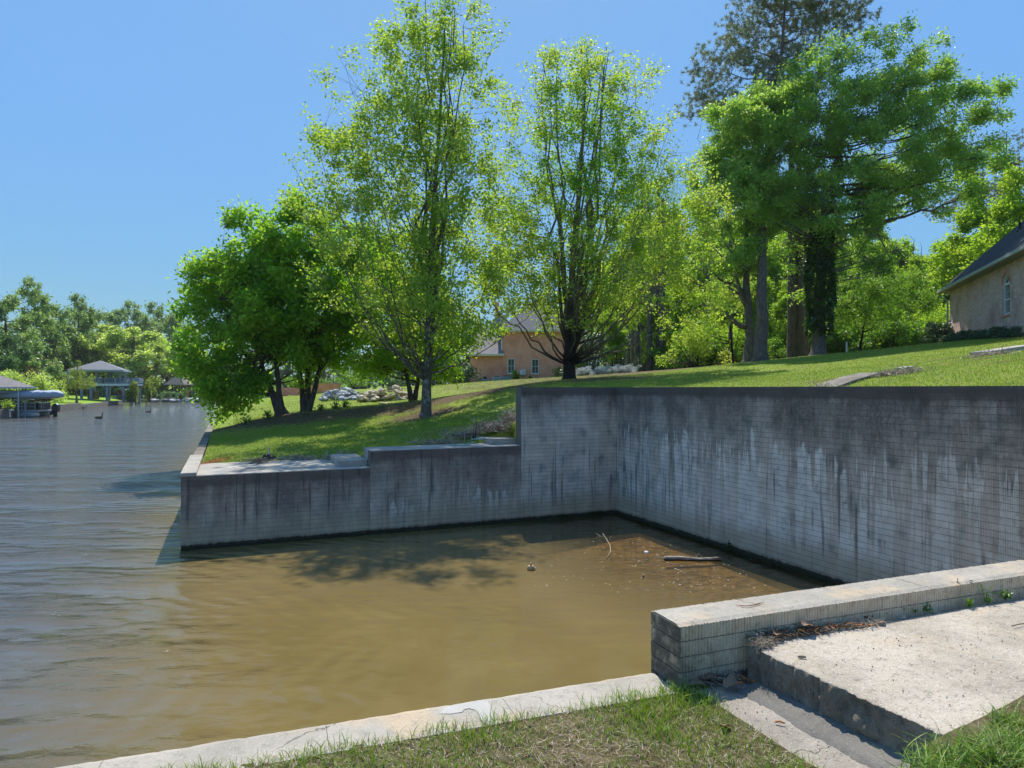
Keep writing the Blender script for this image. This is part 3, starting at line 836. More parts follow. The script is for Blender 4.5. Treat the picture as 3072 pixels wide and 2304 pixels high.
# soil under the foreground grass
def m_soil():
    g = G('thatch_soil'); p = g.pos()
    n = g.noise(p, 14, 5, .7)
    c = g.ramp(n, [(.3, (.06, .045, .022)), (.55, (.20, .155, .085)), (.8, (.34, .27, .17))])
    c = g.mix(g.smooth(g.noise(p, 3, 3), .55, .7), c, (.07, .09, .02))
    return g.done(g.principled(c, .95, g.bump(g.noise(p, 90, 4, .8), .02), .1))
M_SOIL = m_soil()
g0 = K1 - KN * .27 + KD * .12; g1 = K1 - KN * .27 - KD * 9.0
lf_ = W(2148, 2112, ZL)[:2]; lb_ = W(2450, 2304, ZL)[:2]
GE = (lb_ - lf_) / np.linalg.norm(lb_ - lf_)
patch('grass_soil', [g1, g0, g0 + GE * 5, g1 + GE * 5], ZK - .003, M_SOIL, 160, 120, .007)
patch('bank_soil', [W(2860, 2235, ZS)[:2] + np.array([-.12, .0]), W(3200, 2030, ZS)[:2], W(3200, 2030, ZS)[:2] + np.array([3, -3.0]), W(2860, 2235, ZS)[:2] + np.array([-.5, -3.0])], ZS + .006, M_SOIL, 40, 40, .02)

# far walkway, cap, step blocks, seawall
def slabbox(name, p0, p1, q0, q1, z0, z1, mat, parent=None, kind=None, bevel=.012, jit=.004):
    m = MB(); m.box((p0, q0, z0), (p1, q1, z1), frame((C[0], C[1], 0), A_), jit=jit)
    o = m.build(name, mat, parent, bevel=bevel)
    if kind: tag(o, kind=kind)
    return o
slabbox('low_walkway', PL + .26, P1 + .0, .02, 2.25, 1.2, ZLOW + .012, M_PALE, kind='structure')
slabbox('middle_walkway', P1 + .02, P2 + .02, .02, .95, 1.3, ZMID + .012, M_PALE, kind='structure')
tag(slabbox('concrete_step', P1 - .62, P1 - .004, .32, 1.75, 1.3, ZLOW + .16, M_PALE), 'grey concrete step between the low walkway and the middle wall section', 'concrete step')
tag(slabbox('concrete_step', P2 - .62, P2 - .004, .34, 1.35, 1.5, ZMID + .16, M_PALE), 'grey concrete step against the high wall end, dry brush behind it', 'concrete step')
cap = tag(slabbox('wall_cap', PL - .015, PL + .285, -.015, 3.9, ZLOW - .004, ZLOW + .075, M_PALE, bevel=.015), 'raised pale concrete cap on the lake end of the low walkway', 'wall cap')
sw = thing('seawall', 'dark concrete seawall along the lake edge of the far lawn', 'seawall')
q = 3.92
while q < 150:
    L = 3.0 if q < 40 else 9.0
    slabbox('wall_section', PL - .02 + rng.normal(0, .006), PL + .24, q + .008, q + L - .008, -1.6, 1.43 + rng.normal(0, .01), M_SEAW, sw, bevel=.012); q += L
# lake face under the cap
swc = MB(); swc.box((PL + .0, .31, -1.6), (PL + .24, 3.9, 1.09), frame((C[0], C[1], 0), A_)); swc.build('lake_face', M_SEAW, sw)
# ------------------------------------------------------------------ trees
def ballpts(n, env, out=2.0):
    """points in a union of ellipsoids (centre, radii), biased outwards"""
    vol = np.array([r[0] * r[1] * r[2] for c, r in env]); k = rng.choice(len(env), n, p=vol / vol.sum())
    d = rng.normal(size=(n, 3)); d /= np.linalg.norm(d, axis=1, keepdims=True)
    rad = rng.random(n) ** (1 / (out * 1.5))
    c = np.array([c for c, r in env])[k]; r = np.array([r for c, r in env])[k]
    return c + d * r * rad[:, None]
def leaves(mb, cen, dirs, L, Wd, tint, flat=.6, droop=.15):
    n = len(cen)
    d = dirs + rng.normal(0, .7, (n, 3)); d[:, 2] -= droop; d /= np.linalg.norm(d, axis=1, keepdims=True)
    nr = rng.normal(0, 1 - flat * .5, (n, 3)); nr[:, 2] += flat * 1.2
    s = np.cross(d, nr); s /= np.linalg.norm(s, axis=1, keepdims=True) + 1e-9
    nn = np.cross(s, d)
    l = L * (.65 + .7 * rng.random(n))[:, None]; w = l * Wd
    a = cen; b = cen + d * l * .45 + s * w * .5 - nn * l * .06; c = cen + d * l + nn * l * -.10; e = cen + d * l * .45 - s * w * .5 - nn * l * .06
    V = np.stack([a, b, c, e], 1).reshape(-1, 3)
    mb.add(V, np.arange(n * 4).reshape(n, 4), 0, tint)

def bez_batch(p0, p1, p2, k):
    t = np.linspace(0, 1, k)[None, :, None]
    return p0[:, None] * (1 - t) ** 2 + p1[:, None] * 2 * t * (1 - t) + p2[:, None] * t ** 2

def grow(trunk, r0, env, n1=10, n2=120, n3=900, per=14, leaf=(.09, .7), asc=.5, fork=(.2, .9), slope=.9, spread=.22, clump=0, r1=.5, shell=2.0, droop=.15, flat=.6, top_r=.12, twig=.006, r2=.3, tint=(0, 1), tshade=None, bare_frac=0.0, leaders=None):
    """returns (trunk MB, branches MB, crown MB). trunk: list of world points"""
    T = np.array(trunk, float)
    k = 16; tt = np.linspace(0, len(T) - 1, k); Tk = np.stack([np.interp(tt, np.arange(len(T)), T[:, i]) for i in range(3)], 1)
    Tk[2:-1, :2] += rng.normal(0, r0 * .12, (k - 3, 2))
    s = np.linspace(0, 1, k)
    R = r0 * (1 - s * (1 - top_r)); R[0] = r0 * 1.55; R[1] *= 1.08
    # one extra ring for the root flare
    tm = MB()
    P = np.r_[Tk[:1] - [[0, 0, .35]], Tk[:1], Tk[:1] + (Tk[1:2] - Tk[:1]) * .25, Tk[1:]]; RR = np.r_[r0 * 1.9, r0 * 1.45, r0 * 1.1, R[1:]]
    tm.tubes(P[None], RR[None], 12)
    Lt = Tk[-1] - Tk[0]
    br = MB(); cr = MB()
    tg = ballpts(n1, env, 3.5)
    zt = tg[:, 2]; base_z = Tk[0, 2]; H_ = Lt[2]
    hd = np.linalg.norm(tg[:, :2] - Tk[0, :2], axis=1)
    sz = np.clip((zt - hd * slope - base_z) / H_, fork[0], fork[1]); sz = np.clip(sz + rng.normal(0, .04, n1), fork[0], fork[1])
    st = np.stack([np.interp(sz, s, Tk[:, i]) for i in range(3)], 1); rs = np.interp(sz, s, R)
    nl = 0
    if leaders:                                  # several near-parallel stems dividing low and running to the top
        nl, f0, f1, lr, topz, wid = leaders
        pool = ballpts(6000, env, 2.0); zz_ = pool[:, 2]; lim = np.quantile(zz_, topz)
        ctr = pool[:, :2].mean(0); rr_ = np.abs(pool[:, :2] - ctr).max(0)
        ok = pool[(zz_ > lim)]
        ang = np.arange(nl) * 2.4 + .4
        sz[:nl] = f0 + (f1 - f0) * rng.random(nl)
        for i_ in range(nl):
            want = Tk[-1, :2] + wid * (.35 + .65 * ((i_ * .618) % 1)) * np.array([math.cos(ang[i_]), math.sin(ang[i_])])
            tg[i_] = ok[np.argmin(np.hypot(*(ok[:, :2] - want).T) - .15 * (ok[:, 2] - lim))]
        st = np.stack([np.interp(sz, s, Tk[:, i]) for i in range(3)], 1); rs = np.interp(sz, s, R)
    d = tg - st
    mid = st + d * np.array([1 - asc * .5, 1 - asc * .5, .5 - asc * .35]) * .75 + rng.normal(0, .03, (n1, 3)) * np.linalg.norm(d, axis=1)[:, None]
    if nl: mid[:nl] = st[:nl] + d[:nl] * np.array([.62, .62, .38])
    P1_ = bez_batch(st, mid, tg, 12)
    P1_[:, 2:-1] += rng.normal(0, .012, (n1, 9, 3)) * np.linalg.norm(d, axis=1)[:, None, None]
    ra = np.minimum(rs * r1 * (.8 + .4 * rng.random(n1)), r0 * .75)
    if nl: ra[:nl] = rs[:nl] * lr * (.8 + .3 * rng.random(nl))
    R1 = ra[:, None] * np.linspace(1, .16, 12)[None]
    tm.tubes(P1_, R1, 7)
    nodes = np.concatenate([P1_[:, 2:].reshape(-1, 3), Tk[6:]]); nr_ = np.concatenate([R1[:, 2:].ravel(), R[6:]])
    def attach(pts, zp, nodes, nr_):
        idx = np.zeros(len(pts), int)
        for a in range(0, len(pts), 400):
            q = pts[a:a + 400]; df = q[:, None] - nodes[None]
            dd = np.linalg.norm(df, axis=2)
            cost = dd * (1 + .0) + zp * np.maximum(0, .25 * dd - df[:, :, 2])
            idx[a:a + 400] = cost.argmin(1)
        return idx
    p2 = ballpts(n2, env, shell); ix = attach(p2, 1.0, nodes, nr_)
    s2 = nodes[ix]; d2 = p2 - s2; L2 = np.linalg.norm(d2, axis=1)
    mid2 = s2 + d2 * .5 + rng.normal(0, .08, (n2, 3)) * L2[:, None]; mid2[:, 2] -= asc * .12 * L2 - .0
    P2_ = bez_batch(s2, mid2, p2, 7)
    R2 = np.clip(nr_[ix] * .6, twig * 1.2, r0 * r2)[:, None] * np.linspace(1, .3, 7)[None]
    br.tubes(P2_, R2, 5)
    nodes2 = np.concatenate([nodes, P2_[:, 2:].reshape(-1, 3)]); nr2 = np.concatenate([nr_, R2[:, 2:].ravel()])
    if clump:
        cc = ballpts(clump, env, shell); kk = rng.integers(0, clump, n3)
        rr = np.mean([np.mean(r) for c, r in env]) * .09
        p3 = cc[kk] + rng.normal(0, rr, (n3, 3)) * np.array([1, 1, .7]); ct = rng.random(clump)[kk]
    else:
        p3 = ballpts(n3, env, shell); ct = rng.random(n3)
    ix = attach(p3, .6, nodes2, nr2)
    s3 = nodes2[ix]; d3 = p3 - s3; L3 = np.linalg.norm(d3, axis=1)
    mid3 = s3 + d3 * .5 + rng.normal(0, .07, (n3, 3)) * L3[:, None]
    P3_ = bez_batch(s3, mid3, p3, 4)
    R3 = np.clip(nr2[ix] * .6, twig * .6, twig * 1.6)[:, None] * np.linspace(1, .35, 4)[None]
    br.tubes(P3_, R3, 3)
    m = int(n3 * (1 - bare_frac)); sel = rng.permutation(n3)[:m]
    t = 1 - rng.random((m, per)) ** 2 * .75
    base = P3_[sel][:, :, :]
    fi = t * 3; i0 = np.clip(fi.astype(int), 0, 2); fr = (fi - i0)[..., None]
    ar = np.arange(m)[:, None]
    pos = base[ar, i0] * (1 - fr) + base[ar, i0 + 1] * fr + rng.normal(0, spread, (m, per, 3)) * (.35 + .65 * t[..., None])
    dirs = np.repeat((d3[sel] / (L3[sel][:, None] + 1e-6))[:, None], per, 1)
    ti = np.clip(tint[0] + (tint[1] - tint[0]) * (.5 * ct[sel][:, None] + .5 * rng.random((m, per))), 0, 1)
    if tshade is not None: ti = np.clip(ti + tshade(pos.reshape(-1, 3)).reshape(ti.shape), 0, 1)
    leaves(cr, pos.reshape(-1, 3), dirs.reshape(-1, 3), leaf[0], leaf[1], ti.ravel(), flat, droop)
    return tm, br, cr
def plant_tree(name, label, cat, parts, bark, leafm, base, group=None, bark2=None):
    root = thing(name, label, cat, (0, 0, 0), 0, group)
    tm, br, cr = parts
    tm.build('trunk', bark, root, smooth=True); br.build('branches', bark2 or bark, root, smooth=True); cr.build('crown', leafm, root, att=True)
    return root
def ENV(Y, lst, dy=.8, off=0.0):
    """ellipsoids given where they appear (u, v, ru, rv[, dY]) for a tree standing at distance Y"""
    out = []
    for e in lst:
        u, v, ru, rv = e[:4]; o = e[4] if len(e) > 4 else 0
        y = Y + off + o; c = AT(u, v, y); out.append((c, np.array([ru * y / F, ru * y / F * dy, rv * y / F])))
    return out

L_MAPLE = m_leaf('maple_leaf', (.20, .35, .04), (.31, .47, .07), (.42, .54, .11), .62, .5)
L_MAPLE2 = m_leaf('young_maple_leaf', (.16, .36, .03), (.36, .52, .07), (.52, .58, .14), .62, .5)
L_DENSE = m_leaf('broad_green_leaf', (.16, .37, .035), (.27, .50, .05), (.46, .60, .08), .66, .5, .3)
L_OAK = m_leaf('oak_leaf', (.17, .34, .06), (.29, .49, .09), (.44, .60, .15), .60, .42, .5)
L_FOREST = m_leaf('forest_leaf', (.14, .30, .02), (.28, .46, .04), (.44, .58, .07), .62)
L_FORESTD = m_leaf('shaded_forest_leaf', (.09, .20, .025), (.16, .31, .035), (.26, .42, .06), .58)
L_BANK = m_leaf('bank_leaf', (.12, .22, .08), (.22, .34, .12), (.31, .43, .16), .5)
L_BANKL = m_leaf('willow_leaf', (.30, .42, .11), (.44, .57, .16), (.54, .66, .22), .6)
L_BANKD = m_leaf('dark_bank_leaf', (.06, .14, .05), (.10, .21, .075), (.16, .27, .10), .4)
L_IVY = m_leaf('ivy_leaf', (.015, .05, .008), (.035, .10, .012), (.07, .16, .02), .25, .3, .6)
L_PINE = m_leaf('pine_needle', (.11, .145, .09), (.19, .24, .14), (.30, .35, .22), .3, .5, .3, (1.1, 1.05, .7))
L_GLOSS = m_leaf('glossy_dark_leaf', (.03, .07, .03), (.055, .11, .045), (.11, .17, .08), .15, .45, .5)
L_SAPL = m_leaf('cypress_leaf', (.16, .25, .02), (.24, .33, .03), (.34, .40, .05), .5)
L_WHITE = m_leaf('white_flower', (.10, .15, .06), (.55, .57, .55), (.72, .73, .74), .2, .6, .2, (1, 1, 1))
L_RUST = m_leaf('rusty_shrub_leaf', (.12, .07, .03), (.19, .11, .05), (.25, .16, .08), .3, .6, .2, (1.1, .9, .6))
B_GREY = m_bark('grey_bark', (.075, .058, .045), (.19, .155, .125), 1.0, (.27, .27, .24))
B_DARK = m_bark('sooty_bark', (.010, .009, .010), (.045, .038, .036), 1.0)
def m_soot(z0, z1, cx, cy):
    g = G('maple_bark_wet_base'); p = g.pos(); sep = g.n('SeparateXYZ', {0: p}); x, y, z = sep.outputs
    n = g.noise(g.pos((9, 9, 2.2)), 1.6, 6, .65)
    r = g.n('VectorMath', {0: g.n('CombineXYZ', {0: x, 1: y, 2: 0.0}).outputs[0], 1: (cx, cy, 0.0)}, operation='DISTANCE').outputs['Value']
    h = g.math('ADD', z, g.math('ADD', g.math('MULTIPLY', r, 1.9), g.math('MULTIPLY', n, 1.5)))
    f = g.smooth(h, z0, z1)
    c = g.mix(f, g.ramp(n, [(.3, (.010, .009, .010)), (.7, (.045, .038, .036))]), g.ramp(n, [(.3, (.10, .08, .055)), (.7, (.27, .22, .16))]))
    return g.done(g.principled(c, .85, g.bump(n, .03), .2))
B_TWIG = m_bark('tan_twig_bark', (.14, .11, .075), (.28, .23, .16), 1.0)
B_BROWN = m_bark('brown_bark', (.055, .042, .032), (.16, .13, .10), .8)
B_PINE = m_bark('pine_bark', (.07, .055, .045), (.21, .165, .14), .6)
B_OAK = m_bark('oak_bark', (.06, .05, .045), (.20, .175, .155), .9)

# left maple
b = on(1278, 24)
tr = [b, AT(1281, 1100, 24), AT(1290, 900, 24), AT(1298, 650, 23.9), AT(1320, 350, 24), AT(1335, 40, 24)]
env = ENV(24, [(1330, 120, 190, 160), (1230, 300, 270, 200), (1180, 560, 330, 250), (1060, 420, 140, 130), (1385, 430, 160, 300), (1230, 800, 330, 220), (1400, 850, 150, 230), (1020, 640, 150, 130), (1290, 980, 250, 100)], .85)
plant_tree('maple_tree', 'tall airy maple with thin lichen-spotted grey trunk on the left lawn', 'tree',
    grow(tr, .18, env, n1=54, n2=440, n3=3700, per=16, leaf=(.098, .85), asc=.45, fork=(.14, .93), slope=1.5, spread=.15, clump=520, r1=.24, leaders=(7, .20, .36, .55, .72, 1.7), shell=1.6, twig=.007, r2=.14, tint=(.05, .95)), B_GREY, L_MAPLE, b, bark2=B_TWIG)
# right maple: black wet trunk, many rising stems
b = on(1708, 30)
tr = [b, AT(1708, 1040, 30), AT(1712, 930, 30), AT(1722, 750, 30), AT(1745, 500, 30), AT(1760, 170, 30)]
env = ENV(30, [(1765, 240, 190, 110), (1765, 370, 270, 210), (1740, 620, 300, 200), (1970, 620, 190, 220), (2100, 640, 110, 170), (1560, 740, 170, 200), (1760, 850, 360, 150), (2070, 800, 140, 170), (2140, 930, 110, 80), (1500, 900, 120, 110)], .85)
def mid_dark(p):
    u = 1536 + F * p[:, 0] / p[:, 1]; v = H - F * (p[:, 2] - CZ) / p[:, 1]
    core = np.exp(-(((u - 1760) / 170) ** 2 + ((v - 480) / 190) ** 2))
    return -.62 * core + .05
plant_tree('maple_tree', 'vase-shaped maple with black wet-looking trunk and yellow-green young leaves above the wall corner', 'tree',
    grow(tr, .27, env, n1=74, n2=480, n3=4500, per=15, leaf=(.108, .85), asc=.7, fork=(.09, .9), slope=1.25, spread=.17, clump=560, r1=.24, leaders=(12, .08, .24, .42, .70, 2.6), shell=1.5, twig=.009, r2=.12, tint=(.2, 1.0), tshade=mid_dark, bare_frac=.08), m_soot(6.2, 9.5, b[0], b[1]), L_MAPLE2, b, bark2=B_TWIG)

# dense multi-stemmed trees by the lake
def multi(name, label, u, Y, stems, env, **kw):
    b = on(u, Y)
    parts = None
    for k, (tu, tv, frac) in enumerate(stems):
        t = AT(tu, tv, Y + rng.normal(0, .6)); mid = b * .5 + t * .5; mid[:2] = b[:2] * .62 + t[:2] * .38 + 0
        b2 = b + np.array([(k - len(stems) / 2) * .12, rng.normal(0, .1), 0])
        kk = dict(kw); kk['n1'] = max(4, int(kw['n1'] * frac)); kk['n2'] = int(kw['n2'] * frac); kk['n3'] = int(kw['n3'] * frac); kk['clump'] = max(10, int(kw['clump'] * frac))
        e = env if len(env) <= 2 else [x for x in env if abs(x[0][0] - t[0]) < 3.2] or env
        pr = grow([b2, mid, t], kk.pop('r0'), e, **kk)
        if parts is None: parts = pr
        else:
            for A__, B__ in zip(parts, pr):
                for vv_, ff_, mi_, at_ in zip(B__.v, B__.f, B__.mi, B__.att):
                    pass
            parts = tuple(merge(a, c) for a, c in zip(parts, pr))
    return plant_tree(name, label, 'tree', parts, B_BROWN, L_DENSE, b)
def merge(a, c):
    off = a.n
    for f in c.f:
        a.f.append(f + off if isinstance(f, np.ndarray) else [tuple(i + off for i in q) for q in f])
    a.v += c.v; a.mi += c.mi; a.att += c.att; a.n += c.n
    return a
kw = dict(r0=.13, n1=12, n2=200, n3=2700, per=14, leaf=(.175, .55), asc=.35, fork=(.25, .95), slope=.7, spread=.20, clump=240, r1=.6, shell=2.6, twig=.009, r2=.3, droop=.35, flat=.7)
e1 = ENV(28, [(660, 860, 95, 130), (620, 1000, 95, 160), (760, 760, 110, 130), (780, 950, 150, 150), (690, 1130, 110, 85), (650, 1195, 50, 60), (850, 1080, 120, 80), (595, 1090, 55, 100), (720, 1190, 55, 50)], 1.1)
multi('shade_tree', 'dense low dark green tree at the lake edge, branches drooping over the water', 850, 28, [(640, 850, .4), (760, 760, .3), (700, 1020, .3)], e1, **kw)
e2 = ENV(28.6, [(880, 720, 120, 140), (960, 900, 160, 170), (840, 880, 120, 150), (1060, 780, 120, 120), (1060, 1000, 120, 110), (930, 1060, 110, 70)], 1.1)
kw['n3'] = 2900
multi('shade_tree', 'dense dark green tree with several stems fanning from one base, second from the lake', 923, 28.6, [(830, 780, .34), (930, 700, .33), (1060, 860, .33)], e2, **kw)
e3 = ENV(33, [(1140, 900, 150, 170), (1290, 980, 110, 110), (1180, 1060, 140, 80), (1330, 1070, 80, 75), (1230, 820, 120, 130), (1100, 1090, 90, 55)], 1.1)
kw['n3'] = 2500
r3 = multi('shade_tree', 'brighter green low tree right behind the thin grey maple trunk', 1243, 33, [(1150, 880, .5), (1290, 960, .5)], e3, **kw)

# right group
b = on(2455, 38)
tr = [b, AT(2458, 900, 38), AT(2462, 700, 38), AT(2500, 500, 38), AT(2560, 330, 38)]
env = ENV(38, [(2480, 300, 200, 170), (2690, 200, 180, 110), (2820, 330, 190, 150), (2960, 400, 90, 90), (2650, 430, 230, 150), (2380, 400, 190, 130), (2760, 560, 190, 90), (2500, 640, 200, 130), (2590, 780, 130, 60), (2420, 820, 80, 90), (2830, 500, 170, 110), (2560, 560, 160, 90)], .8)
plant_tree('oak_tree', 'large leaning leafy tree with ivy-wrapped trunk left of the brick house on the hill', 'tree',
    grow(tr, .38, env, n1=44, n2=480, n3=5600, per=17, leaf=(.17, .5), asc=.3, fork=(.42, .95), slope=.22, spread=.19, clump=380, r1=.55, shell=2.2, twig=.012, r2=.22, flat=.5), B_OAK, L_OAK, b)
# ivy sleeve on its trunk
iv = MB(); n = 5200
zz = rng.random(n) ** .8; th = rng.random(n) * 2 * math.pi
bz = AT(2458, 1010, 38); tz = AT(2462, 690, 38)
c = bz[None] * (1 - zz[:, None]) + tz[None] * zz[:, None]
rad = .42 + .35 * np.sin(zz * 3.1) ** .6 * (.4 + .6 * rng.random(n)) + .25 * (np.array([mnoise.noise(Vector((a * 2, b_ * 7, 0))) for a, b_ in zip(th, zz)]))
out = np.c_[np.cos(th), np.sin(th), np.zeros(n)]
leaves(iv, c + out * rad[:, None], out, .17, .9, rng.random(n), .2, .5)
ivr = thing('ivy', 'dark ivy climbing the trunk of the large leaning tree', 'ivy'); iv.build('foliage', L_IVY, ivr, att=True)

b = on(2246, 38.5)
tr = [b, AT(2248, 950, 38.5), AT(2235, 800, 38.5), AT(2240, 650, 38.5), AT(2290, 450, 38.5)]
env = ENV(38.5, [(2230, 420, 150, 130), (2330, 340, 120, 100), (2230, 600, 160, 130), (2120, 560, 60, 120), (2340, 560, 120, 110), (2180, 780, 110, 70)], .9)
plant_tree('oak_tree', 'leafy tree with low curved limb, its trunk half hidden by the straight pine trunk', 'tree',
    grow(tr, .30, env, n1=28, n2=320, n3=4200, per=17, leaf=(.17, .5), asc=.3, fork=(.3, .95), slope=.6, spread=.19, clump=260, r1=.55, shell=2.2, twig=.012, r2=.22, flat=.5), B_OAK, L_OAK, b)
lm = MB(); lm.tube([AT(2246, 985, 38.5), AT(2220, 978, 38.4), AT(2185, 950, 38.2), AT(2150, 925, 38), AT(2105, 912, 37.8)], [.16, .15, .12, .09, .05], 8)
lm.tube([AT(2246, 930, 38.5), AT(2225, 890, 38.4), AT(2212, 840, 38.2), AT(2200, 760, 38)], [.17, .14, .1, .07], 8)
lm.build('limb', B_OAK, bpy.data.objects['oak_tree.001'] if 'oak_tree.001' in bpy.data.objects else None, smooth=True)

# pines
def pine(name, label, u, Y, top, r0, env, ntuft, limbs, group=None, bark=B_PINE, trunkpts=None, needle=.24):
    b = on(u, Y); t = AT(top[0], top[1], Y)
    T = trunkpts or [b, b * .5 + t * .5, t]
    parts = grow(T, r0, env, n1=limbs, n2=limbs * 8, n3=ntuft // 2, per=1, leaf=(.01, .1), asc=.1, fork=(.45, .97), slope=.15, clump=ntuft // 6, r1=.4, shell=2.4, twig=.016, r2=.25)
    tm, br, _ = parts
    cr = MB()
    # tufts of needles around the twig ends
    ends = br.v[-1].reshape(-1, 4 * 3, 3)[:, -3:].mean(1)
    c = np.concatenate([ends, ends + rng.normal(0, .35, ends.shape)])
    k = 30; n = len(c)
    d = rng.normal(size=(n, k, 3)); d[..., 2] += .35; d /= np.linalg.norm(d, axis=2, keepdims=True)
    s = np.cross(d, rng.normal(size=(n, k, 3))); s /= np.linalg.norm(s, axis=2, keepdims=True)
    cc = c[:, None]; L = needle * (.7 + .6 * rng.random((n, k, 1)))
    V = np.stack([cc + s * .017 + d * .03, cc - s * .017 + d * .03, cc + d * L], 2).reshape(-1, 3)
    cr.add(V, np.arange(n * k * 3).reshape(-1, 3), 0, np.repeat(rng.random(n), k) * .6 + .4 * rng.random(n * k))
    return plant_tree(name, label, 'tree', (tm, br, cr), bark, L_PINE, b, group)
env = ENV(43, [(2330, 60, 170, 130, 2), (2200, 220, 140, 110, 1), (2380, 230, 120, 110), (2130, 320, 90, 50), (2500, 60, 110, 70), (2600, 90, 70, 50), (2440, -30, 190, 80), (2300, 350, 120, 60)], .9)
pine('pine_tree', 'tall grey pine rising above all others, straight bare trunk at the edge of the lawn', 2281, 36, (2345, -60), .34, env, 3600, 38, trunkpts=[on(2281, 36), AT(2284, 900, 36.6), AT(2284, 650, 38.5), AT(2310, 400, 41), AT(2345, 150, 43), AT(2365, -80, 43)])
env = ENV(62, [(2990, 620, 160, 60), (2900, 560, 90, 50), (3020, 450, 110, 60), (2850, 620, 80, 40), (3040, 540, 120, 60)], .9)
pine('pine_tree', 'grey-green pine far behind the brick house on the hill', 2990, 62, (3020, 400), .3, env, 800, 16)

# background forest: a handful of prototypes, copied as individuals
def proto(name, label, h, cw, leafm, n3=900, per=18, lsize=.27, r0=.2, bark=B_BROWN, low=.25, asc=.35, group=None, cat='tree', fork=None):
    T = [(0, 0, 0), (.1 * rng.normal(), .1 * rng.normal(), h * .5), (.3 * rng.normal(), .3 * rng.normal(), h * .92)]
    cz0 = h * low; env = []
    for k in range(7):
        zc = cz0 + (h - cz0) * (k + .7) / 8; w = cw * (.55 + .45 * math.sin(math.pi * min(1, (k + 1.4) / 7.5))) 
        env.append((np.array([rng.normal(0, cw * .22), rng.normal(0, cw * .22), zc]), np.array([w * .62, w * .62, (h - cz0) * .16])))
    parts = grow(T, r0, env, n1=12, n2=60, n3=n3, per=per, leaf=(lsize, .6), asc=asc, fork=fork or (low * .8, .95), slope=.7, spread=.32, clump=70, r1=.5, shell=2.6, twig=.018, r2=.3)
    return plant_tree(name, label, cat, parts, bark, leafm, None, group)
GF = 'forest trees behind the lawn'
pr = [proto('forest_tree', 'slim leafy forest tree among others behind the lawn', 15, 3.6, L_FOREST, group=GF),
      proto('forest_tree', 'slim leafy forest tree among others behind the lawn', 18, 4.2, L_FOREST, group=GF, low=.3),
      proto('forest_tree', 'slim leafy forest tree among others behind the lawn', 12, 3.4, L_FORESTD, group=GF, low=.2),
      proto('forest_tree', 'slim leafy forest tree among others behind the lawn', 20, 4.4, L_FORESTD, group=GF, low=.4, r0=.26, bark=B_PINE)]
used = set()
def put(p, loc, rz, sc, label=None, group=None):
    if p.name not in used:
        used.add(p.name); o = p
        o.location = tuple(loc); o.rotation_euler = (0, 0, rz); o.scale = (sc,) * 3 if np.isscalar(sc) else sc
    else:
        o = dup(p, loc, rz, None, sc)
    if label: o['label'] = label
    if group: o['group'] = group
    return o
protos_f = pr
def fpos(u, Y): return on(u, Y, -.1)
PH = [15, 18, 12, 20]
def vtop(u):
    return float(np.interp(u, [1450, 1700, 1850, 1950, 2150, 2450, 2620, 2700, 2800, 2900, 3300], [960, 860, 700, 590, 560, 570, 600, 640, 670, 640, 560]))
spots = []
for k, u in enumerate(np.linspace(1770, 3150, 15)): spots.append((u + rng.normal(0, 18), 52 + rng.random() * 8, int(rng.choice([0, 0, 2])), 210))
for k, u in enumerate(np.linspace(1740, 3300, 26)): spots.append((u + rng.normal(0, 18), 68 + rng.random() * 12, int(rng.choice([0, 1, 1, 0])), 70))
for k, u in enumerate(np.linspace(1440, 3300, 34)): spots.append((u + rng.normal(0, 18), 92 + rng.random() * 15, int(rng.choice([0, 1, 3, 0])), 0))
for u, Y, kd, dv in spots:
    if u > 2700 and Y < 62: continue
    b = fpos(u, Y); zt = CZ + (H - vtop(u) - dv - rng.random() * 60) / F * Y
    s = max(.3, (zt - b[2]) / PH[kd])
    put(protos_f[kd], b, rng.random() * 6.28, (s * 1.0 if s > .9 else .9 * s + .1, s * 1.0 if s > .9 else .9 * s + .1, s))
for u, Y, s in ((2950, 58, .95), (3060, 50, .85)):
    put(protos_f[1], fpos(u, Y), 1.0, s, 'bright green leafy tree rising behind the brick house roof' if u < 3000 else 'second bright green tree at the right edge above the house roof', 'bright trees above the house roof')
# trunks in the wood right of the far house
GT = 'bare straight trunks in the wood'
tp = None
for u, Y, r in ((1884, 60, .20), (1897, 64, .15), (1912, 58, .22), (1927, 60, .20), (1949, 57, .24), (1964, 66, .16), (1975, 58, .24), (1988, 57, .24), (2031, 60, .22), (1870, 66, .18), (2376, 44, .28), (2398, 44, .27), (2417, 46, .17), (2192, 50, .15), (2125, 62, .2)):
    b = on(u, Y, -.2); h = 9 + 3 * rng.random()
    if tp is None:
        tp = thing('pine_tree', 'bare straight pine trunk among others in the wood beyond the lawn', 'tree', (0, 0, 0), 0, GT)
        mm = MB(); mm.tube([(0, 0, -.3), (0, 0, 0), (.02, 0, 3), (.08, .03, 7), (.1, .1, 15)], [1.5, 1.25, 1.0, .9, .6], 9); mm.build('trunk', B_PINE, tp, smooth=True)
        mm = MB(); c_ = rng.normal(0, 1.0, (900, 3)) * [1.2, 1.2, 1.2] * 1.6 + [0, 0, 14.5]; dd_ = rng.normal(size=(900, 3)); leaves(mm, c_ * [4, 4, 1], dd_, .35, .5, rng.random(900)); 
        mm.build('crown', L_FORESTD, tp, att=True)
        first = True
    put(tp, b, rng.random() * 6, (r, r, h / 10))

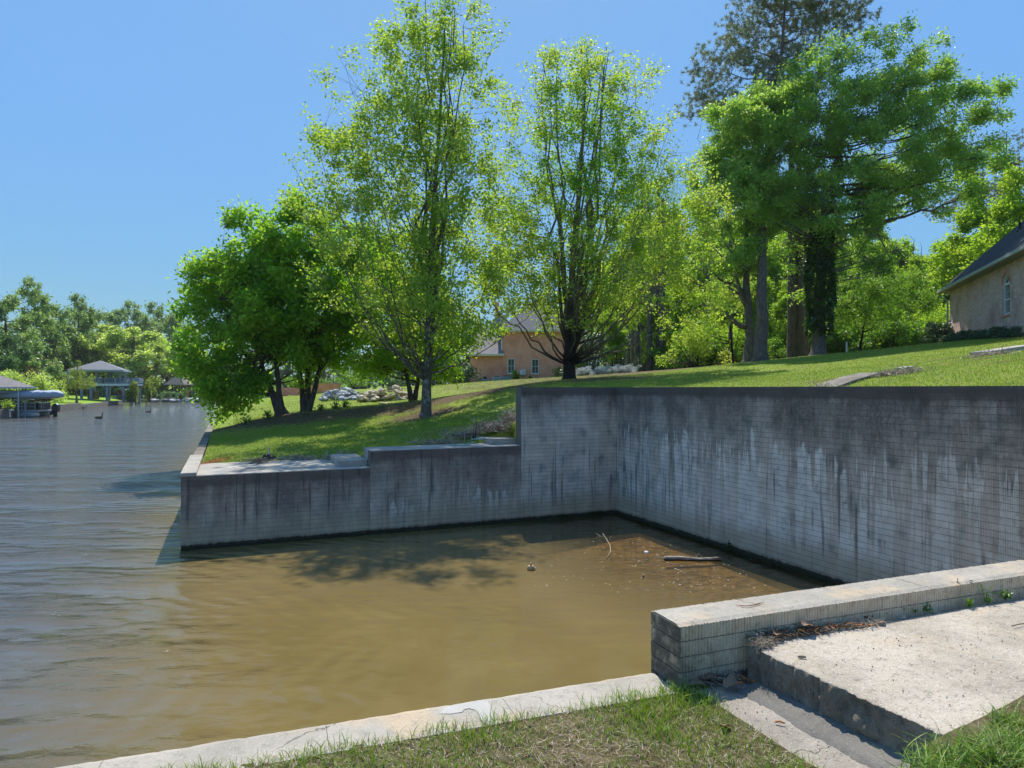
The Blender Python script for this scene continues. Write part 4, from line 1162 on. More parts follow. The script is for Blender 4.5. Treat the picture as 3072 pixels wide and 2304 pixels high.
# undergrowth
def bush(name, label, w, d, h, leafm, n=2600, ls=.12, cat='bush', group=None, flat=.5, wd=.6):
    root = thing(name, label, cat, (0, 0, 0), 0, group)
    m = MB(); k = 26
    cc = np.c_[rng.normal(0, .38, k) * w, rng.normal(0, .38, k) * d, (rng.random(k) ** .8) * h * .75 + h * .12]
    cc[:, 2] *= np.clip(1.15 - (np.abs(cc[:, 0]) / w) ** 2 * 1.1, .25, 1)
    ix = rng.integers(0, k, n); dr = rng.normal(size=(n, 3)); dr /= np.linalg.norm(dr, axis=1, keepdims=True)
    pos = cc[ix] + dr * np.array([w, d, h]) * .19 * (rng.random((n, 1)) ** .4); pos[:, 2] = np.maximum(pos[:, 2], .03)
    leaves(m, pos, dr, ls, wd, .5 * rng.random(k)[ix] + .5 * rng.random(n), flat)
    st = MB(); s0 = np.c_[rng.normal(0, .1, k) * w, rng.normal(0, .1, k) * d, np.full(k, -.1)]
    st.tubes(bez_batch(s0, (s0 + cc) / 2 + [0, 0, .1 * h], cc, 5), np.full((k, 5), .012 * max(1, h)), 4)
    st.build('stems', B_BROWN, root); m.build('foliage', leafm, root, att=True)
    return root
GB = 'green shrubs at the edge of the wood'
bp1 = bush('shrub', 'leafy green shrub at the shaded edge of the wood', 3.2, 2.5, 3.6, L_FOREST, 3200, .20, group=GB)
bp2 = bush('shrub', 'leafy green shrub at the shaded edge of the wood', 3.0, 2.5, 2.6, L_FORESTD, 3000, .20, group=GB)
for k, u in enumerate(np.linspace(2010, 2860, 24)):
    Y = 50 + rng.random() * 9
    if abs(u - 2280) < 10: continue
    put((bp1, bp2)[k % 3 == 0], on(u, Y, -.1), rng.random() * 6, .75 + .5 * rng.random())
for k, u in enumerate(np.linspace(1850, 2900, 16)): put((bp1, bp2)[k % 2], on(u, 74 + rng.random() * 8, -.1), rng.random() * 6, 1.2 + .5 * rng.random())
o = bush('shrub', 'bright lime green young maple shrub at the edge of the wood', 2.2, 1.6, 2.7, L_MAPLE2, 3200, .15)
o.location = tuple(on(2080, 46))
def small_tree(name, label, u, Y, top, env, leafm, r0=.09, n3=700, per=12, ls=.11, bark=B_DARK, **kk):
    b = on(u, Y); t = AT(top[0], top[1], Y)
    a = dict(n1=14, n2=70, asc=.2, fork=(.3, .97), slope=.3, spread=.2, clump=90, r1=.6, shell=2.2, twig=.009, r2=.35); a.update(kk)
    return plant_tree(name, label, 'tree', grow([b, b * .5 + t * .5, t], r0, env, n3=n3, per=per, leaf=(ls, .6), **a), bark, leafm, b)
small_tree('small_tree', 'small dark-stemmed tree with flat layered branches left of the brick house', 2578, 41, (2600, 930), ENV(41, [(2640, 930, 150, 55), (2520, 950, 90, 40), (2700, 880, 110, 60), (2600, 860, 120, 50)], .9), L_FORESTD, n3=1500)
small_tree('small_tree', 'thin dark leaning stem under the trees, left of the straight pine trunk', 2200, 44, (2185, 900), ENV(44, [(2180, 880, 80, 70), (2120, 960, 70, 50), (2090, 1010, 50, 40)], .9), L_MAPLE2, r0=.08, n3=700)
# glossy camellia-like evergreens and white azalea bed right of the black trunk
o = bush('shrub', 'dark glossy evergreen shrub right of the black maple trunk', 2.1, 1.8, 3.6, L_GLOSS, 5200, .12); o.location = tuple(on(1775, 52))
o = bush('shrub', 'darker glossy evergreen shrub behind the white flower bed', 2.2, 1.8, 3.8, L_GLOSS, 5200, .12); o.location = tuple(on(1850, 56))
GW = 'white flowering bushes in the bed'
wp = bush('flowering_bush', 'low bush covered in white flowers under the dark evergreens', 1.3, .9, .65, L_WHITE, 1500, .07, 'flowering bush', GW, .3, .9)
for k, u in enumerate((1752, 1775, 1800, 1824, 1848, 1870, 1888)): put(wp, on(u, 50 + .4 * (k % 2)), k * 1.3, .8 + .25 * rng.random())
# ------------------------------------------------------------------ houses
def m_brick(name, a, b, mort, ang, sc=1.0):
    g = G(name); p = g.pos(); sep = g.n('SeparateXYZ', {0: p}); x, y, z = sep.outputs
    s = g.math('ADD', g.math('MULTIPLY', x, math.cos(ang)), g.math('MULTIPLY', y, math.sin(ang)))
    v = g.n('CombineXYZ', {0: s, 1: z, 2: 0.0}).outputs[0]
    bt = g.n('TexBrick', {'Vector': v, 'Color1': a, 'Color2': b, 'Mortar': mort, 'Scale': 1.0, 'Mortar Size': .006, 'Brick Width': .215, 'Row Height': .075, 'Bias': .1, 'Mortar Smooth': .2})
    c = g.mix(g.smooth(g.noise(p, .8, 4), .4, .75), bt.outputs['Color'], tuple(t * .8 for t in a))
    c = g.mix(g.smooth(g.noise(v, 9, 3, .8), .62, .72), c, tuple(t * .5 for t in a))
    return g.done(g.principled(c, .9, g.bump(bt.outputs['Fac'], .008, -1), .2))
def m_shingle(name, a, b, ang=0.0):
    g = G(name); p = g.pos(); sep = g.n('SeparateXYZ', {0: p}); x, y, z = sep.outputs
    s = g.math('ADD', g.math('MULTIPLY', x, math.cos(ang)), g.math('MULTIPLY', y, math.sin(ang)))
    v = g.n('CombineXYZ', {0: s, 1: z, 2: 0.0}).outputs[0]
    bt = g.n('TexBrick', {'Vector': v, 'Color1': a, 'Color2': b, 'Mortar': tuple(t * .4 for t in a), 'Scale': 1.0, 'Mortar Size': .010, 'Brick Width': .30, 'Row Height': .10, 'Mortar Smooth': .4})
    c = g.mix(g.math('MULTIPLY', g.noise(p, 1.5, 4), .5), bt.outputs['Color'], b)
    return g.done(g.principled(c, .9, g.bump(bt.outputs['Fac'], .01, -1), .25))
M_BRICK1 = m_brick('red_brick', (.76, .29, .18), (.84, .38, .26), (.68, .40, .32), .0)
M_BRICK2 = m_brick('pink_brick', (.56, .34, .29), (.74, .52, .46), (.64, .50, .45), 1.25)
M_ROOF1 = m_shingle('grey_shingles', (.20, .175, .17), (.29, .26, .25))
M_ROOF2 = m_shingle('blue_black_shingles', (.040, .045, .055), (.07, .075, .09), 1.25)
M_ROOF3 = m_shingle('light_grey_shingles', (.17, .175, .19), (.23, .235, .25))
M_TRIM = m_plain('cream_trim', (.66, .60, .46), .6, .06)
M_WHITE = m_plain('white_paint', (.72, .73, .74), .5, .05)
M_GUT = m_plain('pale_green_gutter', (.36, .40, .40), .45, .08)
M_BLUEGR = m_plain('blue_grey_timber', (.23, .29, .38), .7, .12)
M_GLASS = m_plain('dark_window_glass', (.035, .055, .06), .08, .3, spec=.8, bump=0)
M_BLACK = m_plain('black_iron', (.02, .02, .022), .5, .2)
M_METAL = m_plain('pale_metal', (.52, .53, .52), .5, .1)
M_BRK = m_plain('brown_wood', (.12, .085, .055), .8, .3)
M_SOFFIT = m_plain('soffit_paint', (.26, .24, .21), .7, .1)

def wbox(name, u0, u1, v0, v1, Y, d, mat, parent=None, bevel=0, z0=None):
    a = AT(u0, v1, Y); b = AT(u1, v0, Y)
    m = MB(); m.box((a[0], Y, a[2] if z0 is None else z0), (b[0], Y + d, b[2])); return m.build(name, mat, parent, bevel=bevel)

def sash(u0, u1, v0, v1, Y, parent):
    a = AT(u0, v1, Y); b = AT(u1, v0, Y); x0, x1, z0, z1 = a[0], b[0], a[2], b[2]
    fr = MB(); w = .055
    for lo, hi in (((x0, -.05, z0), (x0 + w, .02, z1)), ((x1 - w, -.05, z0), (x1, .02, z1)), ((x0 + w, -.05, z1 - w), (x1 - w, .02, z1)), ((x0 + w, -.05, z0), (x1 - w, .02, z0 + w))):
        fr.box((lo[0], Y + lo[1], lo[2]), (hi[0], Y + hi[1], hi[2]))
    win = fr.build('window', M_WHITE, parent)
    m = MB(); zm = (z0 + z1) / 2
    m.box((x0 + w, Y - .03, zm - .02), (x1 - w, Y - .005, zm + .02)); m.box(((x0 + x1) / 2 - .012, Y - .025, z0 + w), ((x0 + x1) / 2 + .012, Y - .006, zm - .02)); m.box(((x0 + x1) / 2 - .012, Y - .025, zm + .02), ((x0 + x1) / 2 + .012, Y - .006, z1 - w))
    m.build('muntin', M_WHITE, win)
    m = MB(); m.box((x0 + w, Y - .004, z0 + w), (x1 - w, Y + .004, z1 - w)); m.build('pane', M_GLASS, win)
    m = MB(); m.box((x0 - .05, Y - .09, z0 - .08), (x1 + .05, Y - .001, z0 - .002)); m.build('sill', M_TRIM, win)

HY = 67.0
h1 = thing('brick_house', 'two-storey orange brick house with grey hipped roof beyond the lawn, behind the maples', 'house')
wbox('wall', 1507, 1752, 990, 1160, HY, 8, M_BRICK1, h1)
wbox('wing_wall', 1410, 1507, 1066, 1160, HY + .15, 7, M_BRICK1, h1)
def hip(name, x0, x1, y0, y1, z, rise, mat, parent, ridge=None, over=.45, th=.18):
    x0 -= over; x1 += over; y0 -= over; y1 += over
    w = min(x1 - x0, y1 - y0) / 2; m = MB()
    if x1 - x0 > y1 - y0: r0 = (x0 + w, (y0 + y1) / 2); r1 = (x1 - w, (y0 + y1) / 2)
    else: r0 = ((x0 + x1) / 2, y0 + w); r1 = ((x0 + x1) / 2, y1 - w)
    if abs(r0[0] - r1[0]) + abs(r0[1] - r1[1]) < .02: r1 = (r0[0] + .02, r0[1])
    v = [(x0, y0, z), (x1, y0, z), (x1, y1, z), (x0, y1, z), (r0[0], r0[1], z + rise), (r1[0], r1[1], z + rise)]
    if x1 - x0 > y1 - y0: f = [(0, 1, 5, 4), (1, 2, 5), (2, 3, 4, 5), (3, 0, 4)]
    else: f = [(0, 1, 4), (1, 2, 5, 4), (2, 3, 5), (3, 0, 4, 5)]
    f.append((3, 2, 1, 0)); m.add(v, f)
    return m.build(name, mat, parent)
def fascia(x0, x1, y0, y1, z, parent, mat=None, over=.45, h=.2):
    x0 -= over; x1 += over; y0 -= over; y1 += over; m = MB()
    m.box((x0, y0 - .06, z - h), (x1, y0 + .02, z - .003)); m.box((x0 - .06, y0 + .021, z - h), (x0 + .02, y1, z - .003)); m.box((x1 - .02, y0 + .021, z - h), (x1 + .06, y1, z - .003))
    m.box((x0 + .02, y0 + .02, z - h + .02), (x1 - .02, y1, z - h + .04))
    return m.build('fascia', mat or M_TRIM, parent)
a = AT(1507, 990, HY); b_ = AT(1752, 990, HY)
hip('roof', a[0], b_[0], HY, HY + 9.5, a[2], 4.2, M_ROOF1, h1); fascia(a[0], b_[0], HY, HY + 9.5, a[2], h1)
# wing roof: lean slope falling towards the camera
c0 = AT(1410, 1062, HY); c1 = AT(1512, 1062, HY)
m = MB(); m.add([(c0[0] - .4, HY - .5, c0[2]), (c1[0], HY - .5, c0[2]), (c1[0] - .6, HY + 4.2, c0[2] + 2.9), (c0[0] + .8, HY + 4.2, c0[2] + 2.9), (c1[0], HY + 7, c0[2]), (c0[0] - .4, HY + 7, c0[2])], [(0, 1, 2, 3), (3, 2, 4, 5), (1, 4, 2), (0, 3, 5)])
m.build('wing_roof', M_ROOF1, h1)
m = MB(); m.box((c0[0] - .4, HY - .56, c0[2] - .2), (c1[0] + .02, HY - .48, c0[2] - .004)); m.build('wing_fascia', M_TRIM, h1)
hip('rear_roof', AT(1440, 0, HY)[0], AT(1560, 0, HY)[0], HY + 4.5, HY + 12, c0[2] + 1.9, 3.0, M_ROOF1, h1)
wbox('chimney', 1484, 1497, 905, 960, HY + 6, .9, M_BRICK1, h1)
sash(1523, 1544, 1076, 1120, HY, h1); sash(1595, 1616, 1077, 1121, HY, h1)
for u, v0, v1 in ((1742, 1000, 1118), (1505, 1000, 1050)):
    m = MB(); t = AT(u, v0, HY - .08); q = AT(u, v1, HY - .08); m.tube([t, q], .05, 8); m.build('downspout', M_WHITE, h1)
m = MB(); m.box(AT(1451, 1134, HY - .03), AT(1459, 1131, HY - .01)); 
wbox('vent', 1451, 1459, 1130, 1136, HY - .02, .015, M_BLACK, h1)
def ac(u0, u1, v0, v1, label, mat):
    root = thing('air_conditioner', label, 'air conditioner')
    o = wbox('housing', u0, u1, v0, v1, HY - 1.3, .7, mat, root, bevel=.02)
    a = AT(u0, v1, HY - 1.31); b = AT(u1, v0, HY - 1.31); m = MB()
    for k in range(6):
        z = a[2] + (b[2] - a[2]) * (k + .5) / 6; m.box((a[0] + .06, HY - 1.325, z), (b[0] - .06, HY - 1.302, z + .03))
    m.build('grille', M_BLUEGR, root)
    m = MB(); m.tube([((a[0] + b[0]) / 2, HY - .95, b[2] + .001), ((a[0] + b[0]) / 2, HY - .95, b[2] + .05)], [(b[0] - a[0]) * .35] * 2, 12); m.build('fan_guard', M_BLACK, root)
ac(1477, 1502, 1130, 1143, 'pale air conditioner at the foot of the house, left of the taller unit', M_METAL)
ac(1505, 1533, 1128, 1142, 'blue-grey air conditioner below the left window of the brick house', M_GUT)
ac(1442, 1465, 1137, 1144, 'low flat cream unit by the house wall, near the black fence', M_TRIM)
o = thing('utility_box', 'beige utility cabinet on the brick wall between the two windows', 'utility box'); wbox('cabinet', 1566, 1578, 1107, 1126, HY - .35, .33, M_TRIM, o, bevel=.02); wbox('cabinet_door', 1567, 1577, 1109, 1124, HY - .362, .01, M_METAL, o); wbox('side_meter', 1560, 1566, 1110, 1124, HY - .3, .25, M_WHITE, o, bevel=.02)
for u, Y, w, lab in ((1548, 65, .55, 'small shrub in front of the left window of the brick house'), (1675, 65.3, .75, 'dark low shrub against the brick wall, left of the black trunk'), (1590, 65.5, .25, 'tiny shrub between the two house windows')):
    s = bush('shrub', lab, w, w * .8, w * 2.0, L_FORESTD, 700, .12); s.location = tuple(on(u, Y))
hedge_spots = ((1300, 56, 1.1), (1330, 57, 1.0), (1360, 57.5, 1.2), (1392, 58, 1.3))
hp = bush('hedge_shrub', 'dark rounded shrub in the row left of the brick house', 1.3, 1.1, 1.5, L_GLOSS, 1500, .12, group='dark shrubs in a row by the house')
for u, Y, s in hedge_spots: put(hp, on(u, Y), u, s)

def iron_fence(name, label, p0, p1, h, n, parent=None, zoff=0.0):
    root = thing(name, label, 'fence')
    p0 = np.array(p0, float); p1 = np.array(p1, float)
    for zz in (.12, h - .1):
        m = MB(); m.beam(p0 + [0, 0, zz], p1 + [0, 0, zz], .035); m.build('rail', M_BLACK, root)
    for k in range(n):
        t = k / (n - 1); p = p0 * (1 - t) + p1 * t
        m = MB(); m.beam(p, p + [0, 0, h], .05 if k % 12 == 0 else .022); m.build('picket', M_BLACK, root)
iron_fence('iron_fence', 'black iron fence panel beside the left corner of the brick house', on(1402, 60), on(1430, 61), 1.35, 13)

# patio retaining wall with iron fence, seen between the dark trunks
pw = thing('patio_wall', 'low orange brick patio wall seen between the dark multi-stem trunks', 'patio wall')
m = MB(); p0 = on(880, 62); p1 = on(1022, 66)
for a_, b__ in ((on(905, 60), on(950, 61)), (on(950, 61), on(1022, 66))):
    d = b__ - a_; d[2] = 0; L = np.linalg.norm(d)
    m.box((0, 0, -1), (L, .3, .95), frame((a_[0], a_[1], min(a_[2], b__[2])), d))
m.build('brick_body', M_BRICK1, pw)
m = MB(); a_ = on(950, 61); b__ = on(1022, 66); d = b__ - a_; d[2] = 0
m.box((-.05, -.05, .953), (np.linalg.norm(d), .35, 1.03), frame((a_[0], a_[1], min(a_[2], b__[2])), d)); m.build('coping', M_PALE, pw)
wbox('side_return', 835, 905, 1163, 1186, 61, .3, M_BRICK1, pw)
f0 = on(925, 61.5) + [0, 0, .9]; f1 = on(1015, 66) + [0, 0, .9]; f1[2] = f0[2]
iron_fence('iron_fence', 'black iron fence standing on the brick patio wall', f0, f1, 1.3, 30)
for u, Y, s, lab in ((880, 66, 1.6, 'dark shrub on the patio behind the left trunk'), (985, 70, 1.4, 'dark shrub inside the patio fence'), (1060, 68, 1.8, 'dark shrub right of the patio wall')):
    t = bush('shrub', lab, 1.3 * s, 1.1 * s, 1.0 * s, L_FORESTD, 1500, .16); t.location = tuple(on(u, Y, .3))

# stone piles
def m_stone(name, a, b):
    g = G(name); p = g.pos(); r = g.n('ObjectInfo').outputs['Random']
    c = g.mix(r, a, b); c = g.mix(g.smooth(g.noise(p, 6, 5, .7), .5, .75), c, tuple(t * .45 for t in a))
    return g.done(g.principled(c, .9, g.bump(g.noise(p, 12, 5, .7), .03), .2))
M_ST1 = m_stone('pale_grey_stone', (.30, .32, .34), (.58, .59, .59)); M_ST2 = m_stone('tan_stone', (.36, .30, .20), (.58, .50, .36))
def rock_meshes(mat, n=6):
    out = []
    for k in range(n):
        bm = bmesh.new(); bmesh.ops.create_icosphere(bm, subdivisions=1, radius=.5)
        for v in bm.verts:
            v.co = Vector([max(-.40, min(.40, c)) for c in v.co]); v.co += Vector(rng.normal(0, .05, 3))
            v.co.x *= 1.25; v.co.z *= .55
        me = bpy.data.meshes.new('stone'); bm.to_mesh(me); bm.free(); me.materials.append(mat); out.append(me)
    return out
for lab, mat, us, vs, n, Y0, sz in (('pile of pale grey broken stones on the lawn, left part of the rubble', M_ST1, (965, 1080), 0, 95, 43, .34), ('pile of larger tan stones right of the pale rubble', M_ST2, (1080, 1250), 0, 120, 41, .42)):
    root = thing('stone_pile', lab, 'stone pile'); ms = rock_meshes(mat)
    for k in range(n):
        u = us[0] + (us[1] - us[0]) * rng.random(); lay = rng.random(); Y = Y0 + rng.normal(0, .5) + lay * 1.0
        edge = 1 - abs((u - us[0]) / (us[1] - us[0]) - .5) ** 3 * 6
        b = on(u, Y); s = sz * (.6 + .8 * rng.random())
        o = bpy.data.objects.new('stone', ms[k % 6]); o.location = (b[0], b[1], b[2] + .05 + lay * .62 * max(.2, edge)); o.rotation_euler = (rng.normal(0, .2), rng.normal(0, .2), rng.random() * 6); o.scale = (s, s, s * 1.0); link(o, root)
for u, Y, s in ((1150, 36.5, .5), (1165, 36.8, .35), (1143, 37, .3)):
    b = on(u, Y); o = bpy.data.objects.new('fieldstone', rock_meshes(M_ST2, 1)[0]); o.location = tuple(b + [0, 0, .03]); o.scale = (s, s, s * .6); link(o)
    tag(o, {1150: 'largest loose tan stone lying on bare earth before the rubble', 1165: 'loose tan stone to the right of the largest one', 1143: 'smallest loose tan stone lying left on the bare earth'}[u], 'stone')

# house on the hill
h2 = thing('brick_house', 'pinkish brick house with dark blue shingle roof at the right edge on the hill', 'house')
k0 = AT(2850, 868, 37); k1 = np.array([20.0, 25.1]); hd = np.array([20.65 - 24.3, 26.9 - 37.0]); hd /= np.linalg.norm(hd)
EZ = k0[2]; Lw = 18.0; Dw = 12.0
Mh = frame((k0[0], k0[1], 0), hd)     # local x toward the camera, local y = to the right (away from the slip)?
yl = np.array([-hd[1], hd[0]])
sgn = 1 if yl[0] > 0 else -1
# arched window position along the wall
wx = .81 * 10.74; ww = .92; wz0 = EZ - 2.74 + .45; wz0 = AT(3017, 944, 28.8)[2]; wz1 = AT(3017, 819.5, 28.8)[2]
gb = 3.0
wall = MB()
y1 = sgn * Dw; ysgn = sgn
def wb(mb, x0, x1, ya, yb, z0, z1): mb.box((x0, min(ya, yb), z0), (x1, max(ya, yb), z1), Mh)
wb(wall, 0, wx - ww / 2, 0, sgn * .3, gb, EZ); wb(wall, wx + ww / 2, Lw, 0, sgn * .3, gb, EZ); wb(wall, wx - ww / 2, wx + ww / 2, 0, sgn * .3, gb, wz0)
# wall above the arched opening
rad = ww / 2; zc = wz1 - rad; n = 12
arc = [(wx + rad * math.cos(math.pi * k / n), zc + rad * math.sin(math.pi * k / n)) for k in range(n + 1)]
for k in range(n):
    (xa, za), (xb, zb) = arc[k], arc[k + 1]
    v = []
    for yy in (0, sgn * .3): v += [(xa, yy, za), (xb, yy, zb), (xb, yy, EZ), (xa, yy, EZ)]
    wall.add(xf(v, Mh), [(0, 1, 2, 3), (7, 6, 5, 4), (0, 4, 5, 1), (2, 6, 7, 3)])
wb(wall, 0, .3, sgn * .3, sgn * Dw, gb, EZ); wb(wall, Lw - .3, Lw, sgn * .3, sgn * Dw, gb, EZ)
wall.build('wall', M_BRICK2, h2)
# rowlock surround standing 2 cm proud
sur = MB(); 
for k in range(n):
    (xa, za), (xb, zb) = arc[k], arc[k + 1]; r2 = rad + .12
    ia = (wx + r2 * math.cos(math.pi * k / n), zc + r2 * math.sin(math.pi * k / n)); ib = (wx + r2 * math.cos(math.pi * (k + 1) / n), zc + r2 * math.sin(math.pi * (k + 1) / n))
    sur.add(xf([(xa, -.02 * sgn, za), (xb, -.02 * sgn, zb), (ib[0], -.02 * sgn, ib[1]), (ia[0], -.02 * sgn, ia[1])], Mh), [(0, 1, 2, 3)])
sur.build('arch_bricks', M_BRICK1, h2)
m = MB(); wb(m, wx - ww / 2 - .05, wx + ww / 2 + .05, -.05 * sgn, .1 * sgn, wz0 - .09, wz0 - .003); m.build('brick_sill', M_BRICK1, h2)
win = MB(); fy = .12 * sgn
wb(win, wx - ww / 2 + .002, wx - ww / 2 + .08, .06 * sgn, .16 * sgn, wz0, zc); wb(win, wx + ww / 2 - .08, wx + ww / 2 - .002, .06 * sgn, .16 * sgn, wz0, zc); wb(win, wx - ww / 2 + .08, wx + ww / 2 - .08, .06 * sgn, .16 * sgn, wz0, wz0 + .08)
wb(win, wx - ww / 2 + .08, wx + ww / 2 - .08, .06 * sgn, .16 * sgn, zc - .05, zc + .05)
for k in range(n):
    a0 = math.pi * k / n; a1 = math.pi * (k + 1) / n; rr = rad - .002; ri = rad - .08
    v = []
    for yy in (.06 * sgn, .16 * sgn): v += [(wx + rr * math.cos(a0), yy, zc + rr * math.sin(a0)), (wx + rr * math.cos(a1), yy, zc + rr * math.sin(a1)), (wx + ri * math.cos(a1), yy, zc + ri * math.sin(a1)), (wx + ri * math.cos(a0), yy, zc + ri * math.sin(a0))]
    win.add(xf(v, Mh), [(0, 1, 2, 3), (7, 6, 5, 4), (2, 6, 7, 3), (0, 4, 5, 1)])
w_ = win.build('arched_window', M_WHITE, h2)
mu = MB(); zm = (wz0 + zc) / 2
wb(mu, wx - ww / 2 + .08, wx + ww / 2 - .08, .08 * sgn, .13 * sgn, zm - .03, zm + .03)
for dx in (-.13, .13): wb(mu, wx + dx - .01, wx + dx + .01, .1 * sgn, .125 * sgn, wz0 + .08, zm - .03); wb(mu, wx + dx - .01, wx + dx + .01, .1 * sgn, .125 * sgn, zm + .03, zc - .05)
for zz in ((wz0 + zm) / 2, (zm + zc) / 2): wb(mu, wx - ww / 2 + .08, wx + ww / 2 - .08, .1 * sgn, .124 * sgn, zz - .01, zz + .01)
for aa in (60, 120): mu.beam(xf([(wx, .11 * sgn, zc + .05)], Mh)[0], xf([(wx + (rad - .08) * math.cos(math.radians(aa)), .11 * sgn, zc + (rad - .08) * math.sin(math.radians(aa)))], Mh)[0], .02)
mu.build('muntin', M_WHITE, w_)
pn = MB(); wb(pn, wx - ww / 2 + .08, wx + ww / 2 - .08, .135 * sgn, .145 * sgn, wz0 + .08, zc)
fan = [(wx + (rad - .08) * math.cos(math.pi * k / n), .14 * sgn, zc + .001 + (rad - .08) * math.sin(math.pi * k / n)) for k in range(n + 1)]
pn.add(xf(fan, Mh), [tuple(range(n + 1))]); pn.build('pane', M_GLASS, w_)
ov = .42; RISE = 6.4
m = MB(); v = [(-ov, -ov * sgn, EZ), (Lw + ov, -ov * sgn, EZ), (Lw + ov, sgn * (Dw + ov), EZ), (-ov, sgn * (Dw + ov), EZ), (Dw / 2, sgn * Dw / 2, EZ + RISE), (Lw - Dw / 2, sgn * Dw / 2, EZ + RISE)]
m.add(xf(v, Mh), [(0, 1, 5, 4), (1, 2, 5), (2, 3, 4, 5), (3, 0, 4)]); m.build('roof', M_ROOF2, h2)
m = MB(); wb(m, -ov, Lw + ov, -ov * sgn, -.001 * sgn, EZ - .16, EZ - .12); wb(m, -ov, -.001, 0, sgn * Dw, EZ - .16, EZ - .12); m.build('soffit', M_SOFFIT, h2)
m = MB(); wb(m, -ov - .10, Lw + ov, -(ov + .10) * sgn, -ov * sgn, EZ - .15, EZ + .0); wb(m, -ov - .10, -ov, -(ov) * sgn, sgn * Dw, EZ - .15, EZ + .0); m.build('gutter', M_GUT, h2, bevel=.02)
m = MB(); m.tube(xf([(-ov + .05, -ov * sgn, EZ - .16), (-ov + .05, -ov * sgn, EZ - .35), (-.06, -.10 * sgn, EZ - .62), (-.06, -.10 * sgn, 3.2)], Mh), .05, 8); m.build('downspout', M_GUT, h2)
m = MB(); pz = xf([(5.2, 1.6 * sgn, EZ + RISE * (1.6 + ov) / (Dw / 2 + ov) - .1)], Mh)[0]; m.tube([pz, pz + [0, 0, .45]], [.05, .05], 8); m.tube([pz + [0, 0, .02], pz + [0, 0, .16]], [.16, .06], 8); m.build('vent_pipe', M_BLACK, h2)
for dx in (7.9, 9.9): m = MB(); zz = gz(*(xf([(dx, 0, 0)], Mh)[0][:2])); wb(m, dx, dx + .35, -.015 * sgn, -.001 * sgn, zz + .25, zz + .45); m.build('crawl_vent', M_GUT, h2)
# shrubs along its foot
GH = 'low dark shrubs along the foot of the house'
hs_ = bush('foundation_shrub', 'low dark evergreen shrub against the brick wall on the hill', .55, .4, .42, L_GLOSS, 700, .09, 'shrub', GH)
for k, s in enumerate(np.linspace(-.2, 11.5, 18)):
    w = xf([(s, -.55 * sgn, 0)], Mh)[0]; put(hs_, (w[0], w[1], gz(w[0], w[1]) - .02), k, .85 + .3 * rng.random())
o = bush('shrub', 'large dark glossy shrub at the left corner of the hill house', 1.1, .9, 1.15, L_GLOSS, 2200, .12); o.location = tuple(on(2822, 36.8))
o = bush('shrub', 'low dark shrub left of the large glossy one, at the wood edge', 1.3, .8, .8, L_FORESTD, 1500, .12); o.location = tuple(on(2760, 38.5))
m = MB(); b = on(2540, 37.5); m.tube([b, b + [0, 0, .62]], .05, 6); tag(m.build('stake', M_METAL), 'short pale stake standing in the lawn right of the ivy trunk', 'stake')

# ------------------------------------------------------------------ far bank
def far_z(v, Y): return CZ - (v - H) / F * Y
fs = thing('far_seawall', 'brown concrete seawall along the far left bank of the lake', 'seawall')
def fsec(a, b, top, t=.35, bev=.02):
    a = np.array(a, float); b = np.array(b, float); d = b - a; L = np.linalg.norm(d)
    m = MB(); m.box((0.01, -t / 2, -1.6), (L - .01, t / 2, top), frame((a[0], a[1], 0), d)); m.build('wall_section', M_SEAW, fs, bevel=bev)
def lerp(a, b, t): return (a[0] * (1 - t) + b[0] * t, a[1] * (1 - t) + b[1] * t)
S0, S1, S2, S3 = (-61.5, 88), (-67.8, 104.5), (-83.5, 143), (-55.5, 71.5)
for k in range(3): fsec(lerp(S0, S1, k / 3), lerp(S0, S1, (k + 1) / 3), 1.0)
for k in range(12): fsec(lerp(S1, S2, k / 12), lerp(S1, S2, (k + 1) / 12), .78 + .01 * (k % 2))
fs2 = thing('far_seawall', 'short concrete seawall piece in front of the covered boat at the left edge', 'seawall'); fs = fs2
fsec((-75, 69), (-59.5, 71), 1.0); fsec((-59.4, 71), (-55.4, 71.5), 1.05); fsec((-55.4, 71.7), (-57, 78), 1.0)
# posts on the far seawall
for u, v, Y, w, h, lab in ((261, 1217, 108, .28, 1.0, 'white mooring post on the far seawall, left of the gazebo'), (30, 1232, 71.3, .25, .5, 'white cap on a post at the near end of the left seawall')):
    p = AT(u, v, Y); r = thing('mooring_post', lab, 'post'); m = MB(); m.tube([p - [0, 0, h + .2], p + [0, 0, .0]], .07, 8); m.build('pole', M_METAL, r); m = MB(); m.box(p - [.3, .15, 0.0], p + [.3, .15, .12]); m.build('bracket', M_WHITE, r)
p = AT(247, 1227, 106); m = MB(); m.tube([p, p + [.1, 0, .4]], [.25, .18], 10); tag(m.build('tyre_fender', M_BLACK), 'black rubber fender hanging on the far seawall', 'fender')

# boat shelter at the left edge
bs = thing('boat_shelter', 'low hipped grey roof boat shelter at the left edge of the far bank', 'boat shelter')
Yb = 79.0
rx1 = AT(106, 1161, Yb - 3.4)[0]; rz = AT(0, 1161, Yb)[2]; rx0 = rx1 - 13.0
hip('roof', rx0, rx1 - .45, Yb - 3, Yb + 5, rz, 1.9, M_ROOF1, bs); fascia(rx0, rx1 - .45, Yb - 3, Yb + 5, rz, bs, M_METAL, h=.18)
for x in (rx1 - .9, rx1 - 4.2, rx1 - 8): 
    for y in (Yb - 2.8, Yb + 4.6):
        m = MB(); m.beam((x, y, -1), (x, y, rz - .15), .16); m.build('post', M_BLUEGR, bs)
for y in (Yb - 2.8, Yb + 4.6):
    m = MB(); m.beam((rx0, y, rz - .55), (rx1 - .7, y, rz - .55), .14, .2); m.build('beam', M_BLUEGR, bs)
